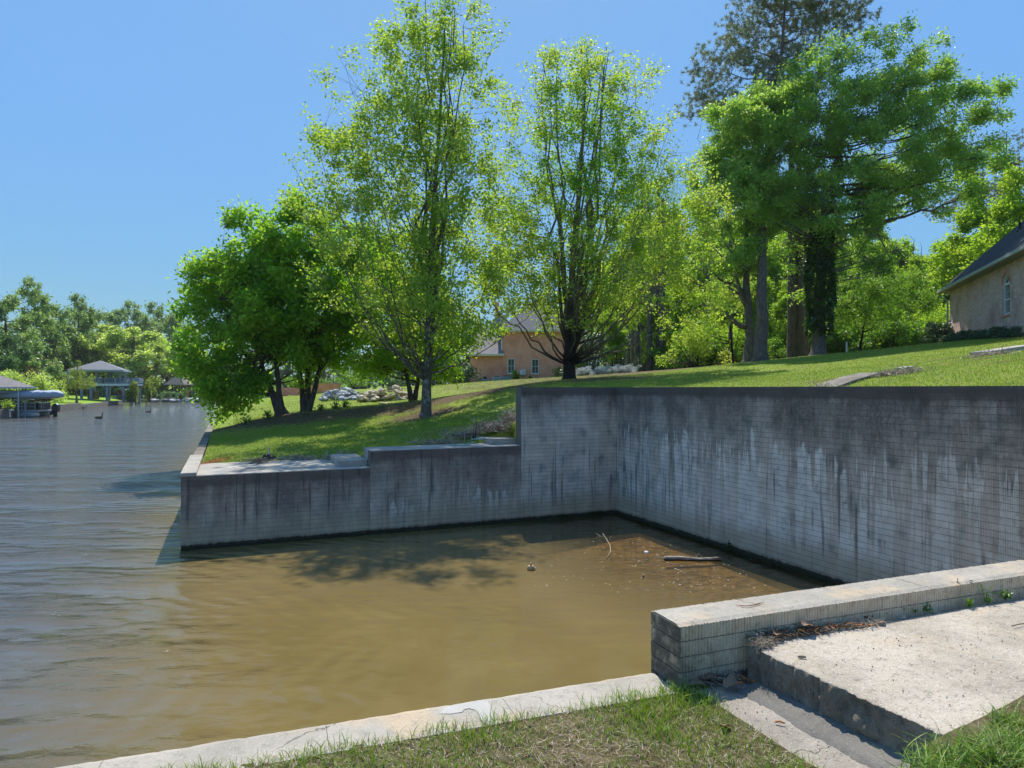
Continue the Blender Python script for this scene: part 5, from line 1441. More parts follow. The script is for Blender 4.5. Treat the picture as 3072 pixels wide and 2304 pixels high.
# covered boat on the lift
cb = thing('covered_boat', 'boat under a wrinkled blue-grey tarpaulin hanging on a lift beside the shelter', 'boat')
xr = AT(190, 1185, Yb - 3)[0]; xl = AT(-60, 1185, Yb - 3)[0]; zb = AT(0, 1196, Yb - 3)[2]; zt_ = AT(0, 1172, Yb - 3)[2]
rings = []; nS = 26
for k in range(40):
    t = k / 39; x = xl + (xr - xl) * t; tip = max(0, (t - .82) / .18)
    wy = 1.15 * (1 - tip ** 2.4 * .9); hh = (zt_ - zb) * (1 - tip ** 3 * .55); zc_ = zb + tip ** 2 * .18
    r = []
    for j in range(nS):
        a = 2 * math.pi * j / nS; cy = math.cos(a); sz = math.sin(a)
        fold = .05 * math.sin(t * 70 + a * 2) * max(0, sz) + .05 * mnoise.noise(Vector((t * 14, a * 2, 0)))
        yy = wy * np.sign(cy) * abs(cy) ** .55 * (1 + fold); zz = zc_ + hh * .5 + hh * .5 * np.sign(sz) * abs(sz) ** .6 + fold * .8
        r.append((x, Yb - 3 + yy, zz))
    rings.append(r)
def m_tarp():
    g = G('tarpaulin'); p = g.pos(); n = g.noise(g.pos((2, 1, 5)), 1.2, 4, .6)
    return g.done(g.principled(g.mix(n, (.22, .27, .36), (.46, .50, .57)), .6, g.bump(g.noise(p, 3, 4, .6), .08), .3))
m = MB(); m.loft(rings); m.build('cover', m_tarp(), cb, smooth=True)
m = MB(); m.loft([[(x, Yb - 3 + .7 * math.cos(a) * s, zb - .06 + .22 * min(0, math.sin(a)) * s) for a in np.linspace(0, 2 * math.pi, 12, endpoint=False)] for x, s in ((xr - 3.2, .3), (xr - 2.8, 1), (xr - 1.6, 1), (xr - 1.2, .3))]); m.build('hull_bottom', M_BRK, cb)
lift = thing('boat_lift', 'pale steel lift posts holding the covered boat', 'boat lift')
for x in (AT(55, 0, Yb - 4.4)[0],): 
    for y in (Yb - 4.4, Yb - 1.2):
        m = MB(); m.tube([(x, y, -1), (x, y, zb + 1.0)], .07, 8); m.build('post', M_METAL, lift)
m = MB(); x = AT(70, 0, Yb - 3)[0]; m.beam((x, Yb - 4.4, zb - .12), (x, Yb - 1.2, zb - .12), .12); m.build('cradle', M_METAL, lift)
# pontoon boat
pb = thing('pontoon_boat', 'dark-sided pontoon boat with black outboard moored under the covered boat', 'boat')
Yp = 77.5; px = lambda u, Y=Yp: AT(u, 0, Y)[0]; pz = lambda v, Y=Yp: AT(0, v, Y)[2]
xa, xb = px(-70), px(136)
for yy in (-1.0, 1.0):
    m = MB(); pts = [(xa, Yp + yy, .25), (xb - .3, Yp + yy, .25), (xb, Yp + yy, .32)]; m.tube(pts, [.33, .33, .12], 14); m.build('pontoon', M_METAL, pb, smooth=True)
m = MB(); m.box((xa, Yp - 1.25, .62), (xb, Yp + 1.25, .78)); m.build('deck', M_METAL, pb, bevel=.02)
M_NAVY = m_plain('dark_boat_panel', (.012, .022, .03), .25, .2, spec=.6)
seg = np.linspace(xa, px(128), 6)
for k in range(5):
    for yy in (-1.2, 1.16):
        m = MB(); m.box((seg[k] + .03, Yp + yy, .80), (seg[k + 1] - .03, Yp + yy + .04, 1.55)); m.build('side_panel', M_NAVY, pb)
m = MB()
for zz in (.80, 1.2, 1.56): m.beam((xa, Yp - 1.23, zz), (px(130), Yp - 1.23, zz), .045)
for k in range(6): m.beam((seg[k], Yp - 1.23, .78), (seg[k], Yp - 1.23, 1.58), .045)
m.build('rail_frame', M_METAL, pb)
m = MB(); m.box((px(80), Yp - 1.0, .8), (px(135), Yp + 1.0, 1.62)); m.build('stern_seat', M_NAVY, pb, bevel=.08)
m = MB(); m.box((px(10), Yp - .6, .8), (px(40), Yp + .9, 1.45)); m.build('helm_seat', M_BRK, pb, bevel=.08)
m = MB(); m.tube([(px(4), Yp - 1.1, 1.55), (px(15), Yp - 1.1, 1.95), (px(35), Yp - 1.1, 2.02), (px(48), Yp - 1.1, 1.65)], .05, 6); m.build('folded_bimini', M_BLACK, pb)
for u in (140, 146): m = MB(); m.beam((px(u), Yp - .9, .8), (px(u), Yp - .9, 1.6), .04); m.build('ladder_rail', M_GUT, pb)
ob = MB(); cx, cz_ = px(168), .95
prof = [(-.36, -.45), (-.42, .0), (-.36, .38), (-.15, .58), (.16, .60), (.38, .42), (.42, .05), (.34, -.4)]
rg = [[(cx + a * sx, Yp + yy, cz_ + b * sx) for a, b in prof] for yy, sx in ((-.30, .62), (-.24, .92), (0, 1), (.24, .92), (.30, .62))]
ob.loft(rg); o = ob.build('outboard_cowling', M_NAVY, pb, smooth=False, bevel=.03)
m = MB(); m.box((cx - .3, Yp - .1, -.3), (cx + .12, Yp + .1, .55)); m.box((cx - .62, Yp - .2, .2), (cx - .3, Yp + .2, .62)); m.build('outboard_leg', M_BLACK, pb, bevel=.03)

def turn(root, pivot, deg):
    a = math.radians(deg); P_ = Matrix.Translation(Vector((pivot[0], pivot[1], 0))); M_t = P_ @ Matrix.Rotation(a, 4, 'Z') @ P_.inverted(); seen = set()
    def rec(o):
        for ch in [k for k in bpy.data.objects if k.parent == o]:
            if ch.type == 'MESH' and ch.data.name not in seen: seen.add(ch.data.name); ch.data.transform(M_t)
            rec(ch)
    rec(root)
turn(bs, (rx1, Yb - 3.4), 38)
# two-storey gazebo dock
gzb = thing('gazebo_dock', 'two-storey blue-grey timber boat dock with hipped roof and railed upper deck', 'boat dock')
Yg = 132.0
gx = lambda u, Y=Yg: (u - 1536) / F * Y
gzz = lambda v, Y=Yg: CZ - (v - H) / F * Y
x0, x1, x2 = gx(262), gx(366), gx(402); yd0, yd1 = Yg, Yg + 8
zd = gzz(1152); ze = gzz(1110); zr = gzz(1089)
g0 = .9
for (px_, py_) in ((gx(286), yd0), (gx(327), yd0), (gx(370), yd0), (gx(314), yd1), (gx(392), yd1), (gx(345, yd1), yd1), (x2, yd0 + .2), (x2 - .3, yd1), (gx(392), yd0 + .3), (x0, yd0)):
    m = MB(); m.beam((px_, py_, -1.5 if px_ > gx(385) else .5), (px_, py_, zd - .3), .42 if py_ == yd0 else .3); m.build('lower_post', M_BLUEGR, gzb)
m = MB(); m.box((x0 - .3, yd0 - .25, zd - .32), (x2 + .3, yd1 + .3, zd)); m.build('deck', M_BLUEGR, gzb)
m = MB(); m.box((x0 - .35, yd0 - .34, zd - .36), (gx(396), yd0 - .26, zd + .06)); m.build('rim_board', M_WHITE, gzb)
for px_ in (gx(286), gx(327), gx(370)):
    for s_ in (-1, 1): m = MB(); m.beam((px_, yd0, zd - 1.25), (px_ + s_ * .95, yd0, zd - .34), .16); m.build('brace', M_BLUEGR, gzb)
def rail(p, q, n, solid=False):
    p = np.array(p, float); q = np.array(q, float)
    m = MB(); m.beam(p + [0, 0, 1.15], q + [0, 0, 1.15], .16, .12); m.beam(p + [0, 0, .2], q + [0, 0, .2], .1, .1); m.build('handrail', M_BLUEGR, gzb)
    for k in range(n):
        t = (k + .5) / n; c = p * (1 - t) + q * t
        m = MB(); m.beam(c + [0, 0, .25], c + [0, 0, 1.1], .11 if not solid else .3); m.build('baluster', M_BLUEGR, gzb)
    for t in np.linspace(0, 1, max(2, n // 7)):
        c = p * (1 - t) + q * t; m = MB(); m.beam(c, c + [0, 0, 1.35], .22); m.build('rail_post', M_BLUEGR, gzb)
rail((x0, yd0 - .1, zd), (gx(392), yd0 - .1, zd), 30); rail((gx(392), yd0 - .1, zd), (x2 + .2, yd0 + 1.5, zd), 7, True); rail((x2 + .2, yd0 + 1.5, zd), (x2 + .2, yd1, zd), 12, True); rail((x0, yd1, zd), (x2 + .2, yd1, zd), 40)
for px_, py_ in ((gx(300), yd0 + .2), (gx(360), yd0 + .2), (gx(262), yd0 + .2), (gx(385, yd1), yd1 - .2), (gx(330, yd1), yd1 - .2), (gx(280, yd1), yd1 - .2), (gx(368), yd0 + 3), (gx(372, yd0 + 5), yd0 + 5)):
    m = MB(); m.beam((px_, py_, zd), (px_, py_, ze - .1), .28); m.build('roof_post', M_BLUEGR, gzb)
    for s_ in (-1, 1): m = MB(); m.beam((px_, py_, ze - .9), (px_ + s_ * .7, py_, ze - .15), .13); m.build('brace', M_BLUEGR, gzb)
hip('roof', gx(240), gx(362), yd0 - .6, yd1 + .4, ze, 1.95, M_ROOF3, gzb, over=.6); fascia(gx(240), gx(362), yd0 - .6, yd1 + .4, ze, gzb, M_GUT, over=.6, h=.3)
for u, w in ((320, 1.1), (344, 1.3)): m = MB(); m.box((gx(u), yd0 + 2.5, zd + .4), (gx(u) + w, yd0 + 3.4, zd + 1.3)); m.build('dark_seat', M_BLACK, gzb, bevel=.1)
m = MB(); m.box((gx(305), yd0 + 3, zd + .1), (gx(305) + .55, yd0 + 3.6, zd + 1.7)); m.build('wooden_chair', M_BRK, gzb, bevel=.05)
turn(gzb, (gx(365), Yg), 22)
M_RED = m_plain('red_plastic', (.50, .03, .05), .4, .1)
o = thing('red_cooler', 'bright red upright box with dark wheels beneath the gazebo deck', 'cooler')
p = AT(364, 1186, Yg + 2); m = MB(); m.loft([[(p[0] + sx * w, Yg + 2 + sy * .3, p[2] + z) for sx, sy in ((-1, -1), (1, -1), (1, 1), (-1, 1))] for z, w in ((.15, .28), (.9, .36), (.98, .36), (1.0, .3))]); m.build('box', M_RED, o, bevel=.03)
m = MB()
for sx in (-1, 1): m.tube([(p[0] + sx * .2, Yg + 1.65, p[2] + .1), (p[0] + sx * .2, Yg + 2.35, p[2] + .1)], .1, 8)
m.build('wheel', M_BLACK, o)
o = thing('bench', 'pale blue-grey bench between the gazebo posts at ground level', 'bench')
p = AT(350, 1199, Yg - .6); m = MB(); m.box((p[0], Yg - .8, p[2] + .75), (p[0] + 1.4, Yg - .2, p[2] + .85)); m.build('seat', M_BLUEGR, o)
for dx in (0.05, 1.25):
    m = MB(); m.beam((p[0] + dx, Yg - .5, p[2] + .0), (p[0] + dx, Yg - .5, p[2] + .74), .12); m.build('leg', M_BLUEGR, o)
m = MB(); p = AT(262, 1178, Yg + 4); m.box(p - [.0, 0, 1.4], p + [1.2, 2, .2]); tag(m.build('shed_box', M_BRK, bevel=.03), 'brown timber box behind the cypress sapling on the far lawn', 'box')
# tall bamboo-like clumps by the dock
for u, w, lab in ((398, 1.1, 'feathery bamboo clump in front of the right gazebo posts'), (438, 1.2, 'feathery bamboo clump right of the gazebo'), (386, .8, 'small bright shrub under the gazebo deck')):
    h = 4.2 if u != 386 else 2.2
    t = bush('bamboo', lab, w, w, h, L_SAPL if u != 386 else L_FOREST, 1800, .28, 'bamboo' if u != 386 else 'shrub', wd=.3, flat=.1); t.location = (gx(u), Yg - .2 + (1.5 if u == 438 else .6), .7)
# hut with thatched hip roof
ht = thing('lake_hut', 'small open hut with pyramid shingle roof by the water right of the gazebo', 'hut')
Yh = 165; hx = lambda u: (u - 1536) / F * Yh; hz = lambda v: CZ - (v - H) / F * Yh
M_THATCH = m_shingle('brown_grey_shingles', (.19, .165, .145), (.26, .225, .195))
hip('roof', hx(492), hx(552), Yh, Yh + 5, hz(1154), 2.8, M_THATCH, ht, over=.1)
for u in (517, 545, 497):
    for y in (Yh + .3, Yh + 4.5): m = MB(); m.beam((hx(u), y, .5), (hx(u), y, hz(1154) - .003), .16); m.build('post', M_BRK, ht)
m = MB(); m.box((hx(490), Yh - 1, .8), (hx(556), Yh + 5, 1.1)); m.build('floor', M_SEAW, ht)
dk = thing('low_dock', 'low grey timber dock at the far shore between gazebo and hut', 'dock')
p0 = (hx(440), Yh - 6); 
m = MB(); m.box((hx(436), Yh - 7, .55), (hx(486), Yh - 2, .75)); m.build('planking', M_PALE, dk)
for u in (438, 460, 484): m = MB(); m.beam((hx(u), Yh - 6.8, -1.2), (hx(u), Yh - 6.8, .54), .3); m.build('pile', M_BRK, dk)
o = thing('chair', 'orange-red garden chair at the shore right of the hut', 'chair'); p = (hx(570), Yh - 3)
m = MB(); m.box((p[0], p[1], 1.2), (p[0] + .8, p[1] + .7, 1.35)); m.box((p[0], p[1] + .6, 1.36), (p[0] + .8, p[1] + .72, 2.6)); m.build('shell', m_plain('orange_paint', (.45, .17, .09), .5), o, bevel=.03)
m = MB()
for dx in (.05, .75):
    for dy in (.05, .6): m.beam((p[0] + dx, p[1] + dy, .6), (p[0] + dx, p[1] + dy, 1.2), .08)
m.build('leg', M_BRK, o)
# roof of a far house at the left edge
fh = thing('far_house', 'far house at the left edge, only its grey-mauve roofs showing between trees', 'house')
Yf = 150; fx = lambda u: (u - 1536) / F * Yf; fz = lambda v: CZ - (v - H) / F * Yf
hip('roof', fx(-70), fx(52), Yf, Yf + 10, fz(1093), 4.6, m_shingle('mauve_shingles', (.22, .20, .21), (.28, .255, .265)), fh)
m = MB(); m.box((fx(-68), Yf + .3, 2), (fx(50), Yf + 9.6, fz(1093) - .01)); m.build('wall', M_WHITE, fh)
hip('side_roof', fx(38), fx(78), Yf + 3, Yf + 10, fz(1088), 2.2, M_ROOF1, fh)
m = MB(); m.box((fx(40), Yf + 3.3, 2), (fx(76), Yf + 9.6, fz(1088) - .01)); m.build('side_wall', M_WHITE, fh)

# geese
def goose(name, label, u, v, sc, face=1):
    Y = CZ * F / (v - H); c = np.array([(u - 1536) / F * Y, Y, 0]); r = thing(name, label, 'goose', tuple(c)); 
    rg = []
    for x, w, h0, h1 in ((-.42, .02, .10, .13), (-.34, .07, .05, .17), (-.2, .14, -.03, .22), (0, .17, -.06, .26), (.18, .14, -.04, .24), (.28, .08, .02, .22), (.31, .03, .08, .18)):
        rg.append([(x * face, w * math.cos(a), (h0 + h1) / 2 + (h1 - h0) / 2 * math.sin(a)) for a in np.linspace(0, 2 * math.pi, 12, endpoint=False)])
    m = MB(); m.loft(rg); m.build('body', m_plain('goose_brown', (.13, .10, .075), .8, .3), r, smooth=True)
    m = MB(); m.tube([(.22 * face, 0, .16), (.29 * face, 0, .28), (.28 * face, 0, .42), (.31 * face, 0, .50), (.37 * face, 0, .51), (.45 * face, 0, .48)], [.06, .04, .033, .045, .035, .012], 9); m.build('neck_and_head', M_BLACK, r, smooth=True)
    m = MB(); m.lathe([(0, -.06), (.06, -.03), (.07, .03), (0, .08)], 8, (.235 * face, 0, .14)); m.build('breast', M_WHITE, r, smooth=True)
    r.scale = (sc,) * 3
goose('goose', 'goose swimming alone on the lake, nearer of the two', 297, 1256, 1.25)
goose('goose', 'smaller far duck swimming near the drooping branches', 446, 1237, 1.0)

# far bank trees and shrubs
b1 = proto('bank_tree', 'x', 17, 7.5, L_BANK, n3=1300, per=18, lsize=.40, r0=.35, low=.08)
b2 = proto('bank_tree', 'x', 15, 7.5, L_BANKD, n3=1300, per=18, lsize=.40, r0=.35, low=.04)
b3 = proto('willow_tree', 'x', 15, 9, L_BANKL, n3=1700, per=18, lsize=.40, r0=.4, low=.03, asc=.3)
b4 = proto('bank_tree', 'x', 18, 5, L_BANK, n3=520, per=14, lsize=.36, r0=.3, low=.4)
def bt(p, u, Y, vtop, h0, label, wsc=1.0, z=1.6):
    top = CZ - (vtop - H) / F * Y; s = (top - z) / h0
    put(p, ((u - 1536) / F * Y, Y, z), rng.random() * 6, (s * wsc, s * wsc, s), label)
bt(b1, 25, 118, 865, 17, 'tallest dark tree at the far left bank with open top', 1.1)
bt(b4, 100, 140, 815, 18, 'open-crowned tall tree poking above the far left trees', .8)
bt(b2, -60, 110, 900, 15, 'dark tree cut by the left edge of the photo')
bt(b2, 165, 158, 925, 15, 'broad dark green tree behind the cypress sapling', 1.1)
bt(b1, 120, 150, 905, 17, 'green tree between the tallest and the broad dark one', 1.1)
bt(b4, 235, 165, 868, 18, 'thin-crowned tree standing out over the middle of the far bank', .8)
bt(b1, 235, 175, 905, 17, 'green tree below the thin-crowned one', 1.15)
bt(b3, 395, 170, 945, 15, 'large round pale green willow behind the gazebo', 1.4)
bt(b3, 300, 178, 960, 15, 'pale green willow left of the largest one', 1.15)
bt(b3, 500, 190, 985, 15, 'pale green willow right of the largest one, above the hut', 1.1)
bt(b4, 400, 230, 890, 18, 'hazy thin tree behind the willows', .9, 3); bt(b4, 470, 240, 895, 18, 'second hazy thin tree behind the willows, to the right', 1.0, 3); bt(b4, 535, 240, 935, 18, 'third hazy thin tree, lowest of the row behind the willows', 1.0, 3)
bt(b1, 330, 230, 910, 17, 'hazy rounded tree behind the left willow', 1.0, 3)
bt(b1, 590, 210, 1010, 17, 'tree at the far shore just left of the near dark foliage', .9)
for k, (u, Y, vt) in enumerate(((680, 250, 1050), (760, 260, 1040), (860, 250, 1045), (960, 240, 1040), (1060, 220, 1030), (1150, 200, 1020), (1240, 180, 1010), (1320, 150, 1000), (1400, 130, 985), (1450, 110, 960))):
    bt(b1 if k % 2 else b2, u, Y, vt, 17 if k % 2 else 15, 'far green tree glimpsed under the near crowns', 1.0, 2.0)
for o in bpy.data.objects:
    if o.get('label') == 'far green tree glimpsed under the near crowns': o['group'] = 'far trees glimpsed below the near crowns'
# cypress sapling
b = np.array([(230 - 1536) / F * 112, 112, 1.1]); T = [b, b + [0, 0, 3], AT(235, 1075, 112)]
env = [(AT(u, v, 112), np.array([ru * 112 / F, ru * 112 / F, rv * 112 / F])) for u, v, ru, rv in ((233, 1152, 55, 18), (190, 1130, 16, 12), (232, 1118, 24, 20), (236, 1092, 10, 14), (272, 1138, 16, 10))]
plant_tree('cypress_sapling', 'bright yellow-green young cypress on the far lawn left of the gazebo', 'tree', grow(T, .16, env, n1=22, n2=90, n3=420, per=12, leaf=(.22, .35), asc=-.2, fork=(.25, .97), slope=.1, spread=.12, clump=0, r1=.4, shell=2.0, twig=.02, r2=.3), B_GREY, L_SAPL, b)
GFB = 'shrubs on the far bank'
sp = bush('shrub', 'pale green shrub in the planting behind the boats', 3.2, 2.2, 4.2, L_BANKL, 2200, .26, group=GFB)
for u, Y, s in ((15, 100, 1.15), (55, 99, 1.1), (95, 101, .95), (135, 102, 1.0), (165, 108, .8), (-20, 98, 1.1)): put(sp, ((u - 1536) / F * Y, Y, 1.2), u, s)
o = bush('shrub', 'rusty brown shrub between the green ones behind the boats', 2.0, 1.6, 5.4, L_RUST, 1500, .24); o.location = ((92 - 1536) / F * 104, 104, 1.2)
GSH = 'dark shrubs along the far shore by the hut'
sp2 = bush('shrub', 'dark shrub at the far shore beside the hut', 2.4, 1.8, 1.9, L_BANKD, 1300, .26, group=GSH)
for u, Y, s in ((452, 165, 1.2), (470, 170, 1.3), (500, 160, .9), (520, 168, 1.0), (545, 158, .9), (575, 170, 1.3), (600, 180, 1.4), (480, 158, .6), (560, 175, 1.2), (300, 155, 1.3), (330, 158, 1.4), (360, 156, 1.4), (390, 160, 1.3), (420, 162, 1.3)): put(sp2, ((u - 1536) / F * Y, Y, .8), u, s)
o = bush('shrub', 'small leafy plant on the seawall in front of the pontoon boat', .8, .5, 1.1, L_FOREST, 260, .16); o.location = ((20 - 1536) / F * 70.5, 70.6, 1.0)
rk = thing('riprap', 'dark stones along the far shore below the hut', 'stones')
mr = rock_meshes(M_ST1, 4)
for k in range(46):
    u = 452 + 150 * rng.random(); Y = 159 + rng.random() * 6
    o = bpy.data.objects.new('stone', mr[k % 4]); o.location = ((u - 1536) / F * Y, Y, .15 + rng.random() * .5); s = .8 + rng.random() * 1.2; o.scale = (s, s, s); o.rotation_euler = (0, 0, rng.random() * 6); link(o, rk)
# dock clutter at the far end of our seawall
o = thing('jet_boat', 'small blue and red craft on a dock at the far end of the near seawall', 'boat')
c = on(775, 88, 0); m = MB(); m.loft([[(c[0] + x, c[1] + w * math.cos(a), c[2] + .3 + .5 * math.sin(a)) for a in np.linspace(0, 2 * math.pi, 10, endpoint=False)] for x, w in ((-1.4, .1), (-.9, .6), (.6, .7), (1.4, .5))]); m.build('hull', m_plain('blue_hull', (.05, .10, .25), .3), o, smooth=True)
m = MB(); m.box((c[0] + 1.6, c[1], c[2]), (c[0] + 3.6, c[1] + 1, c[2] + .8)); m.build('red_deck', m_plain('faded_red', (.35, .08, .07), .5), o, bevel=.15)
m = MB(); p = PQ(-9.9, 48, 1.4); m.tube([p, p + [0, 0, 1.2]], .06, 8); tag(m.build('dock_post', M_BLACK), 'dark post on the near seawall edge, left of the dark trunks', 'post')
# ------------------------------------------------------------------ grass and litter
def m_blade(name, stops, trans=.35):
    g = G(name); t = g.n('Attribute', attribute_name='tint').outputs['Fac']
    c = g.ramp(t, stops); tc = g.mix(1.0, c, (1.15, 1.15, .6), 'MULTIPLY')
    return g.done(g.n('MixShader', {0: trans, 1: g.principled(c, .5, None, .3), 2: g.n('BsdfTranslucent', {'Color': tc}).outputs[0]}).outputs[0])
GRASS = m_blade('grass_blade', [(0, (.55, .43, .27)), (.22, (.42, .33, .18)), (.34, (.30, .28, .09)), (.42, (.13, .23, .022)), (.7, (.20, .33, .028)), (1, (.32, .41, .05))])
LUSH = m_blade('long_grass_blade', [(0, (.32, .29, .14)), (.12, (.10, .19, .03)), (.6, (.17, .30, .04)), (1, (.30, .40, .08))])
DRY = m_blade('dry_straw', [(0, (.17, .13, .10)), (.5, (.38, .30, .22)), (1, (.60, .51, .38))], .1)
def blades(name, pts, h, w, tint, mat, lean=.5, segs=3, kind='stuff', label=None, cat=None, parent=None, dirs=None):
    n = len(pts); a = rng.random(n) * 2 * math.pi
    d = np.c_[np.cos(a), np.sin(a), np.zeros(n)] if dirs is None else dirs
    s = np.c_[-d[:, 1], d[:, 0], np.zeros(n)] 
    tw = rng.random(n) * math.pi; s = s * np.cos(tw)[:, None] * 1.0 + d * np.sin(tw)[:, None] * .6; s /= np.linalg.norm(s, axis=1, keepdims=True)
    h = np.broadcast_to(h, (n,)); w = np.broadcast_to(w, (n,)); ln = lean * (.3 + 1.1 * rng.random(n))
    V = []
    for k in range(segs):
        t = k / segs
        p = pts + np.c_[np.zeros(n), np.zeros(n), h * (t - .25 * ln * t * t)] + d * (h * ln * t * t)[:, None]
        ww = (w * (1 - t * .55) / 2)[:, None]; V += [p - s * ww, p + s * ww]
    V.append(pts + np.c_[np.zeros(n), np.zeros(n), h * (1 - .25 * ln)] + d * (h * ln)[:, None])
    V = np.stack(V, 1).reshape(-1, 3); m = 2 * segs + 1; o = np.arange(n)[:, None] * m
    mb = MB()
    mb.add(V, np.concatenate([o + [2 * segs - 2, 2 * segs - 1, 2 * segs]]), 0, tint)
    if segs > 1:
        q = np.concatenate([o + [2 * k, 2 * k + 1, 2 * k + 3, 2 * k + 2] for k in range(segs - 1)])
        mb.f.append(q); mb.mi.append(np.zeros(len(q), int)); mb.att.append(np.tile(tint, segs - 1))
    ob = mb.build(name, mat, parent, att=True)
    if kind: ob['kind'] = kind
    if label: tag(ob, label, cat)
    return ob
def nz(p, s, off=0.0): return np.array([mnoise.noise(Vector((a * s + off, b * s, off))) for a, b in p[:, :2]])

# foreground lawn
n = 52000
s_ = rng.random(n) * 5.2 - .25; w_ = rng.random(n) ** 1.0 * 2.2
P = K1[None] - KD[None] * s_[:, None] - KN[None] * (.22 + w_[:, None]) + KD[None] * .25
# right border of the grass: line lf_ -> lb_
side = (P[:, 0] - lf_[0]) * GE[1] - (P[:, 1] - lf_[1]) * GE[0]
edge = nz(P, 4.0) * .10 + rng.normal(0, .025, n)
front = -((P - K1) @ KN) - .245 + nz(P, 6.0, 3.0) * .07 + rng.normal(0, .02, n)
keep = (side > -edge) & (front > 0)
vis = P[:, 1] > 1.3
P = P[keep & vis]
g_n = nz(P, 2.1, 7.0) + .5 * nz(P, 7.0, 2.0) + .25 * nz(P, 18, 1.0)
nearedge = np.exp(-((-((P - K1) @ KN) - .3) / .28) ** 2)
cor = np.exp(-(((P[:, 0] - lf_[0] + .15) / .5) ** 2 + ((P[:, 1] - lf_[1]) / .4) ** 2))
green = g_n * .75 + nearedge * .35 + cor * .35 + .02
n = len(P); isg = rng.random(n) < np.clip(.50 + green * 1.0, .15, .94)
tint = np.where(isg, .45 + .5 * rng.random(n), .33 * rng.random(n))
h = np.where(isg, (.026 + .036 * rng.random(n)) * (1 + .65 * np.clip(green, 0, 1)), .014 + .022 * rng.random(n))
h = np.where(rng.random(n) < .006, h * 1.9, h)
zz = ZK - .005 + .007 * nz(P, 3.0)
blades('grass', np.c_[P, zz], h, np.where(isg, .0042, .0030) * (.7 + .6 * rng.random(n)), tint, GRASS, .75, 3)
# thatch lying between
m_ = 22000; ix = rng.integers(0, n, m_); Pt = P[ix] + rng.normal(0, .01, (m_, 2)); drk = g_n[ix] < .35
Pt = Pt[drk]; k = len(Pt)
blades('dead_grass', np.c_[Pt, ZK - .004 + .007 * nz(Pt, 3.0) + .012 * rng.random(k)], .012 + .012 * rng.random(k), .003, rng.random(k), DRY, 3.2, 2)
# long grass clumps lower right
def clumps(name, centers, per, h, w, lean, z, label=None, cat=None, spread=.05, mat=None, z_rand=.0):
    pts = []; hh = []
    for c in centers:
        k = per; p = np.c_[c[0] + rng.normal(0, spread, k), c[1] + rng.normal(0, spread, k), np.full(k, z)]
        pts.append(p); hh.append(h * c[2] * (.45 + .75 * rng.random(k)))
    pts = np.concatenate(pts); hh = np.concatenate(hh); n = len(pts)
    return blades(name, pts, hh, w * (.6 + .6 * rng.random(n)), rng.random(n), mat or LUSH, lean, 5, 'stuff', label, cat)
cl = []
for u, v, s in ((2760, 2330, .9), (2800, 2290, .8), (2850, 2310, 1), (2900, 2300, 1.0), (2940, 2290, .9), (2980, 2290, 1.1), (3030, 2290, 1.1), (3070, 2270, 1.1), (3000, 2240, 1.0), (3060, 2210, 1.0), (3090, 2180, .9), (3120, 2240, 1.1), (2960, 2330, 1.2), (3040, 2340, 1.2), (2880, 2350, 1.1), (3080, 2320, 1.2), (2820, 2360, 1.0), (2930, 2255, .6), (3020, 2170, .5)):
    p = W(u, v, ZS); cl.append((p[0], p[1], s))
clumps('long_grass', cl, 55, .125, .0075, 1.0, ZS - .005, spread=.045)
nn = 9000; aa = W(2780, 2330, ZS); bb = W(3200, 2120, ZS)
t = rng.random(nn); off = rng.random(nn) * .9 - .07 * rng.random(nn) ** 2
Pq = np.c_[aa[0] + (bb[0] - aa[0]) * t + off * .35, aa[1] + (bb[1] - aa[1]) * t - off]
blades('bank_grass', np.c_[Pq, np.full(nn, ZS)], .02 + .05 * rng.random(nn), .004, np.where(rng.random(nn) < .6, .45 + .5 * rng.random(nn), .3 * rng.random(nn)), GRASS, .9, 3)

# far lawn blades: left lawn, wall margins and hillside
def scatter(pq_fn, n, hmin, hmax, w, name, gr=1.0):
    x, y = pq_fn(n); b = bareness(x, y); nzv = np.array([mnoise.noise(Vector((a * .9, c * .9, 3))) + .6 * mnoise.noise(Vector((a * 3.1, c * 3.1, 9))) for a, c in zip(x, y)])
    k = rng.random(len(x)) > np.clip((b + nzv * .35 - .3) * 2.0, 0, .93)
    x, y, b, nzv = x[k], y[k], b[k], nzv[k]; m = len(x)
    z = ground(x, y) - .005
    dry = rng.random(m) < np.clip(.10 + b * .8 + nzv * .18, .03, .9)
    tint = np.where(dry, .30 * rng.random(m), .42 + .55 * rng.random(m))
    blades(name, np.c_[x, y, z], hmin + (hmax - hmin) * rng.random(m), w * np.sqrt(np.clip(y / 18, .5, 2.2)), tint, GRASS, .8, 2)
def A1(n):
    p = PL + .3 + rng.random(n) * 8.3; q = .2 + 14 * rng.random(n) ** 1.15
    k = (q > np.where(p < P1, 2.25, np.where(p < P2, 1.25, .3)) + rng.normal(0, .05, n)); p = p[k]; q = q[k]
    return C[0] + A_[0] * p - B_[0] * q, C[1] + A_[1] * p - B_[1] * q
scatter(A1, 75000, .03, .075, .011, 'lawn_grass')
def A2(n):
    u = 1560 + 1560 * rng.random(n); Y = 9 + 29 * rng.random(n) ** 1.25; x = (u - 1536) / F * Y
    p, q = w2pq(x, Y); k = (p > .36) | (q > .36)
    return x[k], Y[k]
scatter(A2, 82000, .03, .075, .012, 'hill_grass')
def A3(n):
    u = 700 + 1150 * rng.random(n); Y = 28 + 34 * rng.random(n) ** 1.2; x = (u - 1536) / F * Y
    p, q = w2pq(x, Y); k = (p > PL + .3); return x[k], Y[k]
scatter(A3, 42000, .04, .08, .016, 'meadow_grass')
